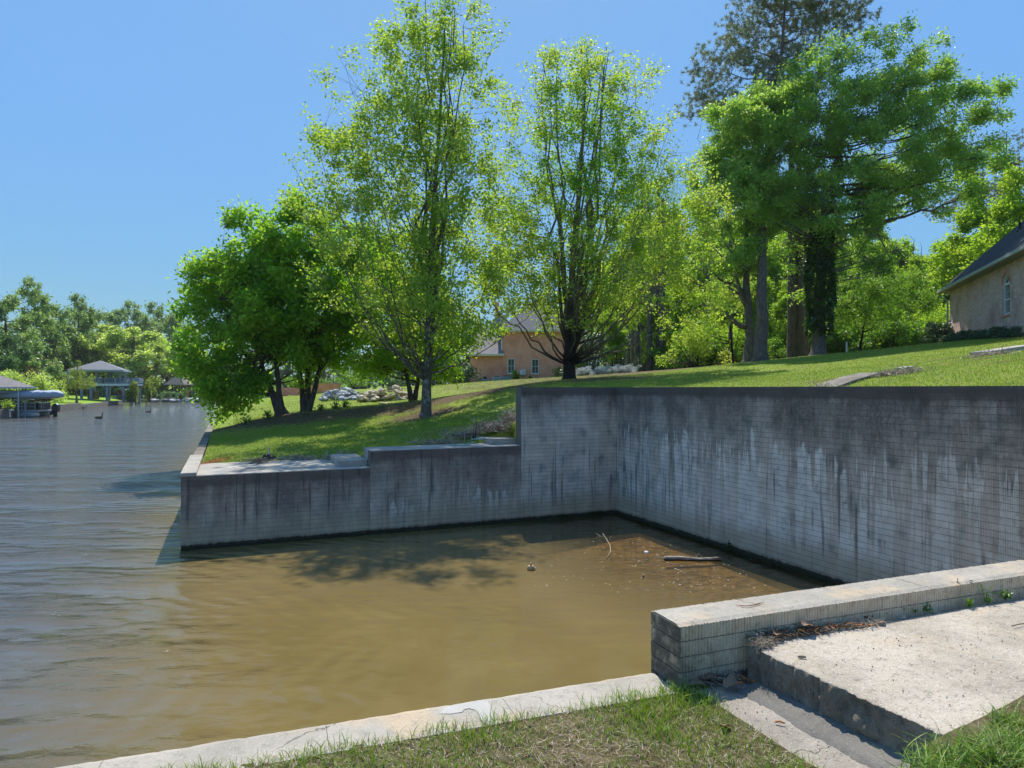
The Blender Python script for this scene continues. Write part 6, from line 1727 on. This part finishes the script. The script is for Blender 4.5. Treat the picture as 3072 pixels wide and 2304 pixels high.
# fringe hanging against the top of the right wall
s = .2 + 11.2 * rng.random(4200); P = C[None] + B_[None] * s[:, None] + A_[None] * (.34 + .12 * rng.random((4200, 1)))
blades('wall_fringe_grass', np.c_[P, np.maximum(ground(P[:, 0], P[:, 1]), ZHIGH - .06)], .03 + .09 * rng.random(4200), .009, np.where(rng.random(4200) < .75, .45 + .5 * rng.random(4200), .3 * rng.random(4200)), GRASS, .8, 2)

# dead brush heaps (tangles of curved straw)
def tangle(name, label, cen, rad, n, L=.12, w=.006, mat=None, hz=1.0, cat='dry brush'):
    c = np.array(cen, float); r = np.array(rad, float)
    p = rng.normal(0, .45, (n, 3)) * r + c; p[:, 2] = c[2] + np.abs(p[:, 2] - c[2]) * hz
    d = rng.normal(0, 1, (n, 3)); d[:, 2] *= .6; d /= np.linalg.norm(d, axis=1, keepdims=True); L_ = L * (.5 + rng.random(n))[:, None]
    e = p + d * L_; mid = (p + e) / 2 + rng.normal(0, .25, (n, 3)) * L_
    P_ = bez_batch(p, mid, e, 5); P_[:, :, 2] = np.maximum(P_[:, :, 2], c[2] - .03)
    mb = MB(); mb.tubes(P_, np.full((n, 5), w / 2) * np.linspace(1, .5, 5)[None], 3, 0, np.repeat(rng.random(n), 1))
    ob = mb.build(name, mat or DRY, att=True); ob['kind'] = 'stuff'; return ob
M_DEADLEAF = m_leaf('dead_leaf', (.13, .075, .045), (.27, .165, .10), (.44, .31, .21), .2, .75, .2, (1.1, .9, .6))
M_ORANGE = m_plain('orange_catkin', (.50, .19, .06), .75, .35, 30)
M_TWIG = m_plain('grey_twig', (.24, .19, .14), .85, .3, 20)
for cen, rad, n, L in ((PQ(-2.95, 1.25, 2.18), (.5, .45, .2), 700, .2), (PQ(-3.5, 1.7, 2.0), (.6, .35, .13), 500, .2), (PQ(-4.3, 1.3, 1.87), (.7, .25, .07), 420, .16), (PQ(P1 - .35, 2.0, 1.52), (.45, .25, .10), 350, .16), (PQ(P1 - 1.3, 2.35, 1.5), (.6, .18, .07), 330, .14), (PQ(P1 - 2.2, 2.4, 1.49), (.5, .14, .05), 200, .12), (PQ(-2.6, .9, 2.45), (.25, .4, .2), 300, .2)):
    tangle('dead_brush', None, cen, rad, n, L, .011)
for u, v, s in ((2470, 1150, 1.0), (2690, 1135, 1.0), (2740, 1130, 1.0), (2660, 1136, .8)):
    Y = 12.3 if u < 2500 else 13.0; b = on(u, Y, -.02); tangle('dead_brush', None, b, (.30 * s, .25 * s, .09), 330, .14, .008)
for u, Y in ((2975, 16.2), (2940, 16.0), (3010, 15.9)): b = on(u, Y, -.01); tangle('dead_brush', None, b, (.4, .2, .05), 200, .15, .009)
tangle('dead_brush', None, PQ(PL + .55, 2.6, 1.5), (.14, .9, .03), 260, .10, .008, M_ORANGE)

# lawn steps
def stepbox(name, label, u0, u1, Y, h, dep, mat, rot=0):
    a = on(u0, Y); b = on(u1, Y + rot); d = b - a; d[2] = 0; L = np.linalg.norm(d); d /= L; nn = np.array([-d[1], d[0], 0])
    n = 8; V = []
    for k in range(n):
        for w_, t_ in ((0, 0), (0, 1), (dep, 1), (dep, 0)):
            c_ = a + d * L * k / (n - 1) + nn * w_; g0_ = gz(c_[0], c_[1])
            c_[2] = g0_ - .3 if t_ == 0 else max(g0_, gz(*(a + d * L * k / (n - 1))[:2])) + h
            V.append(c_ + rng.normal(0, .003, 3))
    m = MB(); m.loft(np.array(V).reshape(n, 4, 3)); tag(m.build(name, mat, bevel=.01), label, 'concrete step')
stepbox('concrete_step', 'grey concrete step set in the hillside lawn just behind the wall', 2505, 2650, 12.0, .055, .45, M_SEAW, 1.5)
stepbox('concrete_step', 'concrete step set in the hillside lawn near the right edge, farther up', 2968, 3120, 16.2, .10, .5, M_PALE, .5)
stepbox('concrete_step', 'small exposed concrete corner in the grass between the two lawn steps', 2715, 2745, 15.2, .035, .25, M_PALE, .2)

# items on the far walkway
r = thing('valve_head', 'black broken valve head with a grey stake at the lawn edge of the walkway', 'valve')
c = W(805, 1377, ZLOW + .01); m = MB()
for k in range(7):
    a = k * .9; m.tube([c + [0, 0, .03], c + [.12 * math.cos(a), .08 * math.sin(a), .06 + .02 * (k % 3)], c + [.17 * math.cos(a + .3), .1 * math.sin(a + .3), .02]], [.03, .035, .02], 6)
m.lathe([(.0, .12), (.06, .11), (.075, .05), (.085, .0)], 10, c); m.build('body', M_BLACK, r, smooth=True)
m = MB(); m.tube([c + [.0, 0, .05], c + [.01, 0, .30]], .015, 6); m.build('stake', M_METAL, r)
def twigs(name, label, pts, rad, mat, cat='stick'):
    m = MB(); root = thing(name, label, cat)
    for k, (pl, rr) in enumerate(zip(pts, rad)):
        m = MB(); m.tube(pl, np.linspace(rr, rr * .5, len(pl)), 6); m.build('branch' if k else 'stem', mat, root, smooth=True)
z = ZLOW + .03
twigs('fallen_branch', 'brown broken branch lying on the low walkway by the black valve', [[W(748, 1390, z), W(775, 1384, z + .03), W(800, 1380, z + .02)], [W(770, 1392, z), W(790, 1388, z + .02), W(806, 1384, z)], [W(762, 1380, z), W(798, 1377, z + .03)]], [.022, .012, .012], M_BRK)
c = W(777, 1387, z); m = MB(); th = np.linspace(0, 2 * math.pi, 14); m.tube([c + [.05 * math.cos(t), 0.0, .05 * math.sin(t) + .04] for t in th], .012, 6); m.tube([c + [.05, 0, .0], c + [.16, .01, .01], c + [.22, -.02, .0]], .010, 6)
tag(m.build('rusty_ring', m_plain('rust', (.30, .10, .06), .8, .4)), 'small rusty ring with a tail among the twigs on the low walkway', 'metal ring')
z = ZMID + .04
m = MB(); m.tube([W(1352, 1334, z - .01), W(1375, 1335, z), W(1400, 1335, z), W(1412, 1331, z + .02), W(1420, 1328, z + .05)], .020, 8)
o = thing('hose', 'pale green hose lying in dead leaves on the middle wall section', 'hose'); m.build('long_piece', m_plain('pale_green_hose', (.28, .40, .35), .5, .1), o, smooth=True)
m = MB(); m.tube([W(1415, 1320, z + .05), W(1432, 1316, z + .11), W(1452, 1316, z + .11), W(1465, 1317, z + .06)], .022, 8); m.build('loop', bpy.data.materials['pale_green_hose'], o, smooth=True)
for u, v0, v1, du, lab in ((1422, 1322, 1260, 8, 'tallest dark dead stem rising from the brush on the middle section'), (1418, 1322, 1286, 3, 'short dark stem just left of the tallest one'), (1452, 1312, 1264, 11, 'thin leaning dark stem right of the tallest one'), (1393, 1330, 1292, -1, 'grey stub of a stem, leftmost above the hose')):
    a = W(u, v0 + 6, ZMID + .02); b = AT(u + du, v1, a[1] + .2); m = MB(); m.tube([a, a * .5 + b * .5 + [.01, 0, 0], b], [.016, .010, .004] if u != 1393 else [.018, .016, .014], 6)
    tag(m.build('dead_plant', B_DARK if u != 1393 else M_TWIG, smooth=True), lab, 'stem')
for u, v in ((1435, 1340), (1445, 1341), (1360, 1342), (1382, 1341)): pass

# ---- in the water
fl = thing('float', 'tan dome-shaped float with a stub on top bobbing in the brown slip water', 'float'); c = W(1593, 1709, 0.0)
m = MB(); m.lathe([(.0, .085), (.03, .083), (.055, .07), (.068, .045), (.070, .012), (.062, .0), (.060, -.02)], 20, c); m.build('dome', m_plain('tan_plastic', (.42, .27, .13), .55, .2, 15), fl, smooth=True)
m = MB(); m.lathe([(.071, .006), (.073, -.004), (.068, -.02), (.066, -.30), (.0, -.30)], 20, c); m.build('shaft', m_plain('dark_wet_pipe', (.05, .045, .04), .3), fl, smooth=True)
m = MB(); m.tube([c + [0, 0, .08], c + [-.004, 0, .125]], [.018, .017], 10); m.build('stub', m_plain('cream_plastic', (.45, .36, .22), .5), fl, smooth=True)
m = MB(); m.tube([c + [.06, 0, .03], c + [.085, 0, .04]], [.012, .010], 8); m.build('side_nozzle', M_WHITE, fl)
lg = thing('driftwood_log', 'half-sunk grey log floating in the slip near the long wall', 'log')
a = W(1995, 1676, .02); b = W(2100, 1679, .02); d = W(2162, 1677, .025)
def m_log():
    g = G('weathered_wood'); p = g.pos((4, 14, 14)); n = g.noise(p, 1.5, 5, .7)
    up = g.n('SeparateXYZ', {0: g.pos()}).outputs[2]
    c = g.mix(g.smooth(n, .35, .65), (.12, .09, .065), (.42, .35, .28)); c = g.mix(g.smooth(up, .03, .012), c, (.03, .024, .018))
    return g.done(g.principled(c, .8, g.bump(n, .02), .2))
M_LOG = m_log()
m = MB(); m.tube([a - [.02, 0, 0], a, a * .6 + b * .4 + [0, .01, .012], b + [0, 0, -.004], b * .4 + d * .6 + [0, 0, .006], d], [.025, .050, .047, .038, .034, .042], 12); m.build('trunk', M_LOG, lg, smooth=True)
m = MB(); m.tube([b + [.0, 0, .02], b + [.05, .02, .05]], [.014, .006], 6); m.build('knot', M_LOG, lg)
M_PTWIG = m_plain('pale_twig', (.34, .27, .18), .85, .3, 20)
z = .02
twigs('floating_branch', 'forked pale branch sticking out of the shallow water near the far corner', [[W(1820, 1675, z - .01), W(1832, 1655, z + .02), W(1830, 1635, z + .06), W(1812, 1606, z + .10), W(1808, 1600, z + .12)], [W(1812, 1608, z + .10), W(1800, 1608, z + .05), W(1788, 1600, z + .09)], [W(1815, 1610, z + .08), W(1795, 1611, z + .03), W(1780, 1616, z)], [W(1830, 1655, z), W(1842, 1654, z), W(1878, 1655, z)], [W(1828, 1622, z + .06), W(1832, 1610, z + .12)]], [.011, .006, .005, .005, .004], M_PTWIG, 'branch')
twigs('floating_stick', 'thin pale stick floating below the log', [[W(2024, 1706, z), W(2040, 1712, z + .01), W(2057, 1725, z)], [W(2040, 1712, z), W(2036, 1708, z + .03)]], [.010, .006], M_PTWIG)
twigs('floating_stick', 'small forked twig floating left of the log', [[W(1966, 1674, z), W(1980, 1666, z + .01)], [W(1967, 1673, z), W(1972, 1668, z + .03)]], [.008, .005], M_PTWIG)
twigs('floating_stick', 'short twig floating beneath the left end of the log', [[W(2010, 1693, z), W(2020, 1690, z + .02)]], [.008], M_PTWIG)
twigs('floating_stick', 'short brown stub poking up right of the middle of the slip', [[W(1928, 1736, -.05), W(1931, 1727, .03)]], [.02], M_BRK)
# floating specks
sp = MB(); n = 260
u = 1600 + 700 * rng.random(n) ** .9; v = 1612 + 170 * rng.random(n)
for a_, b__ in zip(u, v):
    p = W(a_, b__, .004); pp_, qq_ = w2pq(p[0], p[1])
    if pp_ > -.1 or qq_ > -.1 or pp_ < -7: continue
    s = .008 + .012 * rng.random(); an = rng.random() * 3; sp.add([p + [s * math.cos(an), s * math.sin(an), 0], p + [-s * .5, s * .6, .001], p + [-s * math.cos(an), -s * math.sin(an), .002], p + [s * .4, -s * .6, 0]], [(0, 1, 2, 3)], 0, [rng.random()])
tag(sp.build('floating_debris', m_leaf('bleached_debris', (.30, .24, .17), (.50, .44, .35), (.72, .70, .66), .1), att=True), kind='stuff')
m = MB(); p = W(1939, 1656, .008); m.lathe([(.0, .02), (.03, .015), (.045, .0)], 9, p); tag(m.build('floating_foam', M_WHITE), 'tiny white scrap floating between the branch and the log', 'scrap')
# algae tufts at the waterline
def alg(pts, n, s, nm='algae'):
    mb = MB(); c = np.concatenate([np.array(p)[None] + rng.normal(0, 1, (n, 3)) * np.array(sg) for p, sg in pts]); d = rng.normal(size=c.shape); d /= np.linalg.norm(d, axis=1, keepdims=True)
    c[:, 2] = np.maximum(c[:, 2], .0)
    leaves(mb, c, d, s, .6, rng.random(len(c)), .3, .3); ob = mb.build(nm, L_ALG, att=True); ob['kind'] = 'stuff'
L_ALG = m_leaf('algae', (.012, .020, .006), (.03, .05, .012), (.06, .09, .02), .1, .8, .1)
pts = []
for k in range(60):
    p = -10 + 10 * (k / 60) ** .7; pts.append((PQ(p, -.03, .01), (.10, .010, .006)))
for k in range(70):
    pts.append((PQ(-.03, -.1 - 9.5 * k / 70, .01), (.010, .10, .008)))
alg(pts, 45, .022)
alg([(PQ(-.7, -.03, .08), (.10, .012, .02)), (PQ(-.5, -.03, .06), (.06, .012, .025)), (PQ(-1.6, -.03, .06), (.12, .012, .02)), (PQ(-.03, -4.3, .10), (.02, .05, .05))], 200, .03, 'algae_tuft')

# ---- litter on slab and landing
def leaf_obj(label, c, size, rz, curl, lobes, tint=.5, tilt=(0, 0), name='dead_leaf'):
    bm_v = []; n = 16; f = []
    for r in range(4):
        for k in range(n):
            a = 2 * math.pi * k / n; rr = r / 3
            lob = 1 + (.13 * math.cos(lobes * a) if lobes else 0) * rr
            x = rr * math.cos(a) * lob; y = rr * math.sin(a) * .62 * lob
            zz = .5 * curl * (y * y * 1.6 - .25 * x * x) + .07 * mnoise.noise(Vector((x * 3, y * 3, tint * 9)))
            bm_v.append((x * size, y * size, zz * size))
    for r in range(3):
        for k in range(n): f.append((r * n + k, r * n + (k + 1) % n, (r + 1) * n + (k + 1) % n, (r + 1) * n + k))
    m = MB(); v = np.array(bm_v); v[:, 2] -= v[:, 2].min(); m.add(v, f, 0, np.full(len(f), tint))
    m.tube([(size * .9, 0, .3 * size * 0), (size * 1.35, .02, .02)], [.0022, .0015], 5)
    me = m.mesh(name, M_DEADLEAF, True, True); o = bpy.data.objects.new(name, me); o.location = tuple(c); o.rotation_euler = (tilt[0], tilt[1], rz); link(o); tag(o, label, 'dead leaf'); return o
zs = ZS + .012; zl = ZL + .02
leaf_obj('large curled tan leaf standing against the parapet above the litter', W(2420, 1878, zs + .04), .045, .5, 1.3, 3, .62, (.25, .2))
leaf_obj('broad brown leaf leaning on the parapet foot in the landing corner', W(2125, 2030, zl + .03), .055, .3, .4, 0, .30, (.2, 0))
leaf_obj('long rolled pinkish-tan leaf lying on the landing before the litter', W(2200, 2062, zl), .062, .35, 1.9, 5, .50, (.1, 0))
leaf_obj('dull grey-brown leaf at the grass edge of the landing corner', W(2095, 2056, zl), .05, .1, 1.2, 3, .35, (.2, .1))
leaf_obj('reddish leaf on top of the litter along the parapet', W(2330, 1903, zs + .02), .04, .9, 1.2, 3, .55, (.3, .2))
leaf_obj('pale leaf lying flat at the right end of the litter strip', W(2640, 1868, zs), .035, .2, .8, 0, .8)
leaf_obj('small brown leaf stuck upright beside the slab corner', W(2232, 1945, zl + .10), .028, 1.4, .5, 0, .3, (.6, 0))
leaf_obj('crumpled brown leaf lying in the foreground grass', W(2168, 2180, ZK + .01), .040, 1.2, 1.5, 5, .6, (.2, .5))
leaf_obj('grey-brown leaf tilted in the middle of the parapet litter', W(2405, 1895, zs + .02), .03, 2.2, .9, 0, .45, (.5, 0))
leaf_obj('dark red-brown leaf below the parapet, left of the pale one', W(2598, 1855, zs + .005), .028, 2.6, .9, 0, .2, (.4, 0))
# needle and stem litter
def litter(name, segs, mat, n, L, w, z, hz=.012):
    P_ = []
    per = n // len(segs)
    for (u0, v0, u1, v1, sp_) in segs:
        a = W(u0, v0, z); b = W(u1, v1, z); t = rng.random(per)[:, None]
        P_.append(a * (1 - t) + b * t + rng.normal(0, 1, (per, 3)) * [sp_, sp_ * .7, 0])
    p = np.concatenate(P_); n = len(p); p[:, 2] = z + np.abs(rng.normal(0, hz, n))
    an = rng.random(n) * 2 * math.pi; d = np.c_[np.cos(an), np.sin(an), rng.normal(0, .15, n)]; l = L * (.5 + rng.random(n))[:, None]
    e = p + d * l; e[:, 2] = np.maximum(e[:, 2], z); mid = (p + e) / 2 + rng.normal(0, .18, (n, 3)) * l; mid[:, 2] = np.maximum(mid[:, 2], z + .002)
    mb = MB(); mb.tubes(bez_batch(p, mid, e, 4), np.full((n, 4), w / 2), 4, 0, rng.random(n)); ob = mb.build(name, mat, att=True); ob['kind'] = 'stuff'; return ob
segs = [(2265, 1925, 2330, 1912, .022), (2330, 1908, 2470, 1890, .020), (2470, 1886, 2650, 1870, .014), (2280, 1940, 2300, 1925, .018)]
litter('needle_litter', segs, DRY, 900, .05, .0022, zs - .004); litter('catkin_litter', [(2290, 1915, 2340, 1905, .018), (2400, 1900, 2480, 1888, .018), (2480, 1886, 2600, 1876, .012)], M_ORANGE, 150, .030, .0055, zs)
litter('leaf_litter_brown', segs[:2], M_BRK, 300, .045, .006, zs, .015)
segs = [(2070, 2060, 2230, 2010, .028), (2130, 2050, 2240, 2020, .025), (2180, 2020, 2240, 1990, .02)]
litter('corner_litter', segs, DRY, 800, .06, .0026, zl - .012, .02); litter('corner_litter_brown', segs, M_BRK, 380, .05, .006, zl - .012, .016)
litter('corner_catkins', [(2225, 2040, 2270, 2040, .02), (2270, 2040, 2300, 2062, .012)], M_ORANGE, 46, .034, .008, zl - .004, .008)
for u, v, rz_, lab in ((2318, 2078, 0, 'orange catkin lying alone on the landing, left of the mortar strip'), (2343, 2090, 1.2, 'orange catkin right next to the lone one, pointing at the viewer'), (2476, 2182, .2, 'reddish catkin on the white worn concrete of the landing'), (2340, 2168, -.3, 'brown catkin at the edge of grass and landing')):
    c = W(u, v, ZL + .014); d = np.array([math.cos(rz_), math.sin(rz_), 0]) * .022; m = MB(); m.tube([c - d, c + [0, .004, .006], c + d], [.0045, .0058, .0035], 8); tag(m.build('catkin', M_ORANGE, smooth=True), lab, 'catkin')
tangle('straw_tuft', None, W(2275, 1938, ZS + .005), (.035, .03, .02), 160, .05, .0025)
tangle('straw_tuft', None, W(2285, 1968, ZS - .06), (.012, .012, .04), 26, .06, .0022)
c = W(2405, 1970, ZS + .012); m = MB(); m.tube([c - [.02, 0, 0], c, c + [.022, -.006, 0]], [.006, .008, .005], 7); tag(m.build('bark_chip', M_TWIG, smooth=True), 'small grey bark chip lying on the slab near its corner', 'bark chip')
z = ZP + .012
m = MB(); m.tube([W(2208, 1815, z), W(2240, 1818, z + .002), W(2270, 1813, z + .004), W(2292, 1806, z)], [.0015, .003, .003, .0015], 6); m.tube([W(2222, 1818, z), W(2250, 1817, z + .004), W(2280, 1808, z + .002)], .0018, 5)
tag(m.build('pine_needle_sprig', m_plain('rust_sprig', (.34, .17, .09), .8, .3)), 'rusty needle sprig lying on top of the parapet', 'sprig')
m = MB(); m.tube([W(3035, 1878, ZS + .01), W(3060, 1872, ZS + .016), W(3085, 1870, ZS + .01)], .003, 6); tag(m.build('twig', M_BRK), 'thin brown twig on the slab at the right edge', 'twig')
m = MB(); p = W(2900, 1742 + 0, ZP + .012); m.lathe([(.0, .008), (.010, .006), (.014, 0)], 8, W(2913, 1743, ZP + .008)); tag(m.build('pebble', M_TWIG), 'dark pebble on the parapet top right of the conifer seedling', 'pebble')
m = MB(); m.lathe([(.0, .016), (.015, .013), (.022, 0)], 9, W(2708, 1852, ZS + .008)); tag(m.build('pebble', M_PALE), 'pale pebble at the foot of the parapet', 'pebble')
# small stones and dark crumbs on landing and slab
pbm = MB()
for k in range(420):
    if k < 180: u, v, zz_ = 2180 + 420 * rng.random(), 2090 + 210 * rng.random(), ZL + .008
    else: u, v, zz_ = 2350 + 720 * rng.random(), 1880 + 360 * rng.random(), ZS + .004
    c = W(u, v, zz_)
    if zz_ > ZL + .1 and np.dot(c[:2] - s_bl, SN2) > -.06: continue
    if zz_ < ZL + .1 and ((c[0] - lf_[0]) * GE[1] - (c[1] - lf_[1]) * GE[0] > -.05 or np.dot(c[:2] - s_bl, SN2) < .18): continue
    s = .0016 + .0034 * rng.random() ** 2; pbm.lathe([(0, s * .8), (s * .8, s * .5), (s, -s * .3)], 6, c); pbm.att[-1] = np.full(12, rng.random())
tag(pbm.build('crumbs', m_leaf('crumb', (.05, .045, .04), (.22, .19, .16), (.55, .52, .48), 0.0, .9, .1), att=True), kind='stuff')

# ---- weeds along the parapet foot
L_WEED = m_leaf('weed_leaf', (.07, .17, .015), (.14, .27, .03), (.25, .36, .06), .4, .4, .4)
def weed(label, u, v, h, n, kind='leafy', lsz=.03, name='weed'):
    b = W(u, v, ZS + .003); r = thing(name, label, 'weed', tuple(b)); st = MB(); lf__ = MB()
    if kind == 'conifer':
        st.tube([(0, 0, 0), (.004, 0, h * .5), (.0, 0, h)], [.0035, .003, .0015], 6)
        k = 230; t = .28 + .72 * rng.random(k); an = rng.random(k) * 6.28; c = np.c_[np.zeros(k), np.zeros(k), t * h]
        d = np.c_[np.cos(an), np.sin(an), 1.3 + .6 * rng.random(k)]; d /= np.linalg.norm(d, axis=1, keepdims=True)
        e = c + d * (.034 * (1.25 - t))[:, None]; s = np.cross(d, [0, 0, 1.0]); s /= np.linalg.norm(s, axis=1, keepdims=True)
        V = np.stack([c - s * .0014, c + s * .0014, e], 1).reshape(-1, 3); lf__.add(V, np.arange(k * 3).reshape(-1, 3), 0, rng.random(k))
    else:
        k = max(3, n // 9)
        for q in range(k):
            an = q * 2.4 + rng.random(); rr = h * (.25 + .35 * rng.random()) * (1.3 if kind == 'leafy' else .5); e = np.array([math.cos(an) * rr, math.sin(an) * rr * .6, h * (.45 + .55 * rng.random())])
            st.tube([(0, 0, 0), tuple(e * [.4, .4, .6]), tuple(e)], [.0022, .0018, .001], 5)
            m = n // k; t = .35 + .65 * rng.random(m)
            c = np.array([(e * [.9, .9, 1]) * x for x in t]); d = rng.normal(size=(m, 3)); d[:, 2] = .3; leaves(lf__, c, d / np.linalg.norm(d, axis=1, keepdims=True), lsz, .42, .4 * rng.random() + .6 * rng.random(m), .6, .1)
    st.build('stem', m_green, r, smooth=True); lf__.build('foliage', L_WEED, r, att=True)
m_green = m_plain('green_stem', (.14, .20, .06), .6, .2)
weed('feathery conifer-like seedling, tallest plant at the parapet foot', 2873, 1808, .165, 0, 'conifer')
weed('bright leafy weed just right of the conifer seedling', 2908, 1822, .06, 46)
weed('thin straggly weed with a seed head between two leafy ones', 2955, 1808, .17, 30, 'thin', .018)
weed('low leafy growth at the foot of the thin straggly weed', 2965, 1812, .045, 40, 'leafy', .02)
weed('bright leafy weed farthest right along the parapet', 3016, 1800, .085, 60)
weed('dark green weed in the parapet shade, left of the seedling', 2778, 1832, .055, 40, 'leafy', .022)
weed('small green sprig left of the dark weed by the parapet', 2745, 1838, .035, 14, 'leafy', .02)
weed('pair of tiny leaves with an orange bit below the dark weed', 2797, 1842, .018, 10, 'leafy', .02)
weed('small weed at the right end of the leaf litter', 2612, 1856, .03, 16, 'leafy', .018)
# seedlings at the dark trunks
for k, (u, Y) in enumerate(((805, 27), (962, 28.4), (1010, 29), (1035, 31), (740, 26.5))):
    o = bush('seedling', ('leafy seedling left of the two-trunk tree', 'leafy seedling right of the second trunk', 'small seedling in the bright lawn behind the shade', 'tiny seedling farthest right in the lawn shade', 'sprout at the seawall edge under the drooping branches')[k], .3, .2, .35, L_DENSE, 60, .10); o.location = tuple(on(u, Y))
for o in [o for o in bpy.data.objects if o.parent is None and (o.get('group') == GF or o.get('label') == 'x') and o.name not in used and o.location.length < 1e-6]:
    for ch in [k for k in bpy.data.objects if k.parent == o]: bpy.data.objects.remove(ch)
    bpy.data.objects.remove(o)
for me in [k for k in bpy.data.meshes if k.users == 0]: bpy.data.meshes.remove(me)
# ------------------------------------------------------------------ move every thing's Empty to its base
bpy.context.view_layer.update()
def subtree(o):
    out = []
    for ch in KIDS.get(o.name, []): out.append(ch); out += subtree(ch)
    return out
KIDS = {}
for o in bpy.data.objects:
    if o.parent: KIDS.setdefault(o.parent.name, []).append(o)
for o in list(bpy.data.objects):
    if o.type == 'EMPTY' and o.parent is None and o.location.length < 1e-6:
        lo = Vector((1e9,) * 3); hi = Vector((-1e9,) * 3)
        for ch in subtree(o):
            if ch.type != 'MESH' or ch.name.startswith('crown'): continue
            for cnr in ch.bound_box:
                w = ch.matrix_world @ Vector(cnr)
                lo = Vector(map(min, lo, w)); hi = Vector(map(max, hi, w))
        if lo.x > 1e8: continue
        c = Vector(((lo.x + hi.x) / 2, (lo.y + hi.y) / 2, lo.z))
        o.location = c
        for ch in KIDS.get(o.name, []): ch.location = ch.location - c
for o in bpy.data.objects:
    if o.name.startswith('maple_tree'): pass
bpy.context.view_layer.update()
print('objects', len(bpy.data.objects), 'tris', sum(len(m.loops) - 2 * len(m.polygons) for m in bpy.data.meshes))

# air: pale even haze between the lake and the tree tops
m = MB(); m.box((-700, -60, -6), (700, 700, 60)); hz = m.build('haze', None or bpy.data.materials.new('haze_air')); hz['kind'] = 'stuff'
mt = bpy.data.materials['haze_air']; mt.use_nodes = True; mt.node_tree.nodes.clear()
vo = mt.node_tree.nodes.new('ShaderNodeVolumePrincipled'); vo.inputs['Color'].default_value = (.93, .96, 1, 1); vo.inputs['Density'].default_value = .00013; vo.inputs['Anisotropy'].default_value = .3
oo = mt.node_tree.nodes.new('ShaderNodeOutputMaterial'); mt.node_tree.links.new(vo.outputs[0], oo.inputs['Volume'])

# ------------------------------------------------------------------ labels for look-alikes: bucket by row and landmark, then by order
ORD = ['leftmost', 'second from the left', 'third from the left', 'fourth from the left', 'fifth from the left', 'sixth from the left', 'seventh from the left', 'eighth from the left', 'ninth from the left', 'tenth from the left', 'eleventh from the left', 'twelfth from the left']
def relabel(group, noun, marks, rows):
    obs = [o for o in bpy.data.objects if o.get('group') == group and o.parent is None]
    bk = {}
    for o in obs:
        w = o.matrix_world.translation; u = 1536 + F * w.x / w.y
        mk = [m for lim, m in marks if u < lim][0]; rw = [r for lim, r in rows if w.y < lim][0]
        bk.setdefault((mk, rw), []).append((u, o))
    for (mk, rw), lst in bk.items():
        lst.sort(key=lambda t: t[0])
        for k, (u, o) in enumerate(lst):
            od = (ORD[min(k, 11)] + ' ') if len(lst) > 1 else ''
            o['label'] = ' '.join((od + rw + ' ' + noun + ' ' + mk).split())
relabel('forest trees behind the lawn', 'forest tree', [(1720, 'behind the brick house'), (1900, 'above the white flower bed'), (2100, 'right of the black maple'), (2290, 'beside the pine trunk'), (2480, 'near the ivy trunk'), (2640, 'right of the ivy trunk'), (2850, 'left of the hill house'), (9999, 'behind the hill house')], [(62, 'front-row'), (86, 'middle-row'), (999, 'back-row')])
relabel('green shrubs at the edge of the wood', 'shrub', [(2100, 'right of the black maple'), (2290, 'left of the pine trunk'), (2480, 'between pine and ivy trunk'), (2640, 'right of the ivy trunk'), (9999, 'left of the hill house')], [(62, 'front green'), (999, 'rear green')])
relabel('bare straight trunks in the wood', 'bare pine trunk', [(1900, 'behind the white flower bed'), (1960, 'just right of the white flower bed'), (2100, 'left of the lime green shrub'), (2300, 'left of the straight pine'), (9999, 'between pine and ivy trunk')], [(999, 'dark')])
relabel('dark shrubs along the far shore by the hut', 'far-shore shrub', [(440, 'beneath the willow by the gazebo'), (492, 'between gazebo and hut'), (560, 'around the lake hut'), (9999, 'right of the lake hut')], [(999, 'dark')])
relabel('low dark shrubs along the foot of the house', 'shrub against the hill house wall', [(9999, '')], [(31, 'low near'), (999, 'low far')])
relabel('shrubs on the far bank', 'shrub behind the boats', [(9999, '')], [(999, 'pale green')])
relabel('dark shrubs in a row by the house', 'rounded shrub left of the brick house', [(9999, '')], [(999, 'dark')])
relabel('white flowering bushes in the bed', 'flowering bush under the evergreens', [(9999, '')], [(999, 'white')])
relabel('far trees glimpsed below the near crowns', 'green tree glimpsed under the near crowns', [(9999, '')], [(999, 'far')])
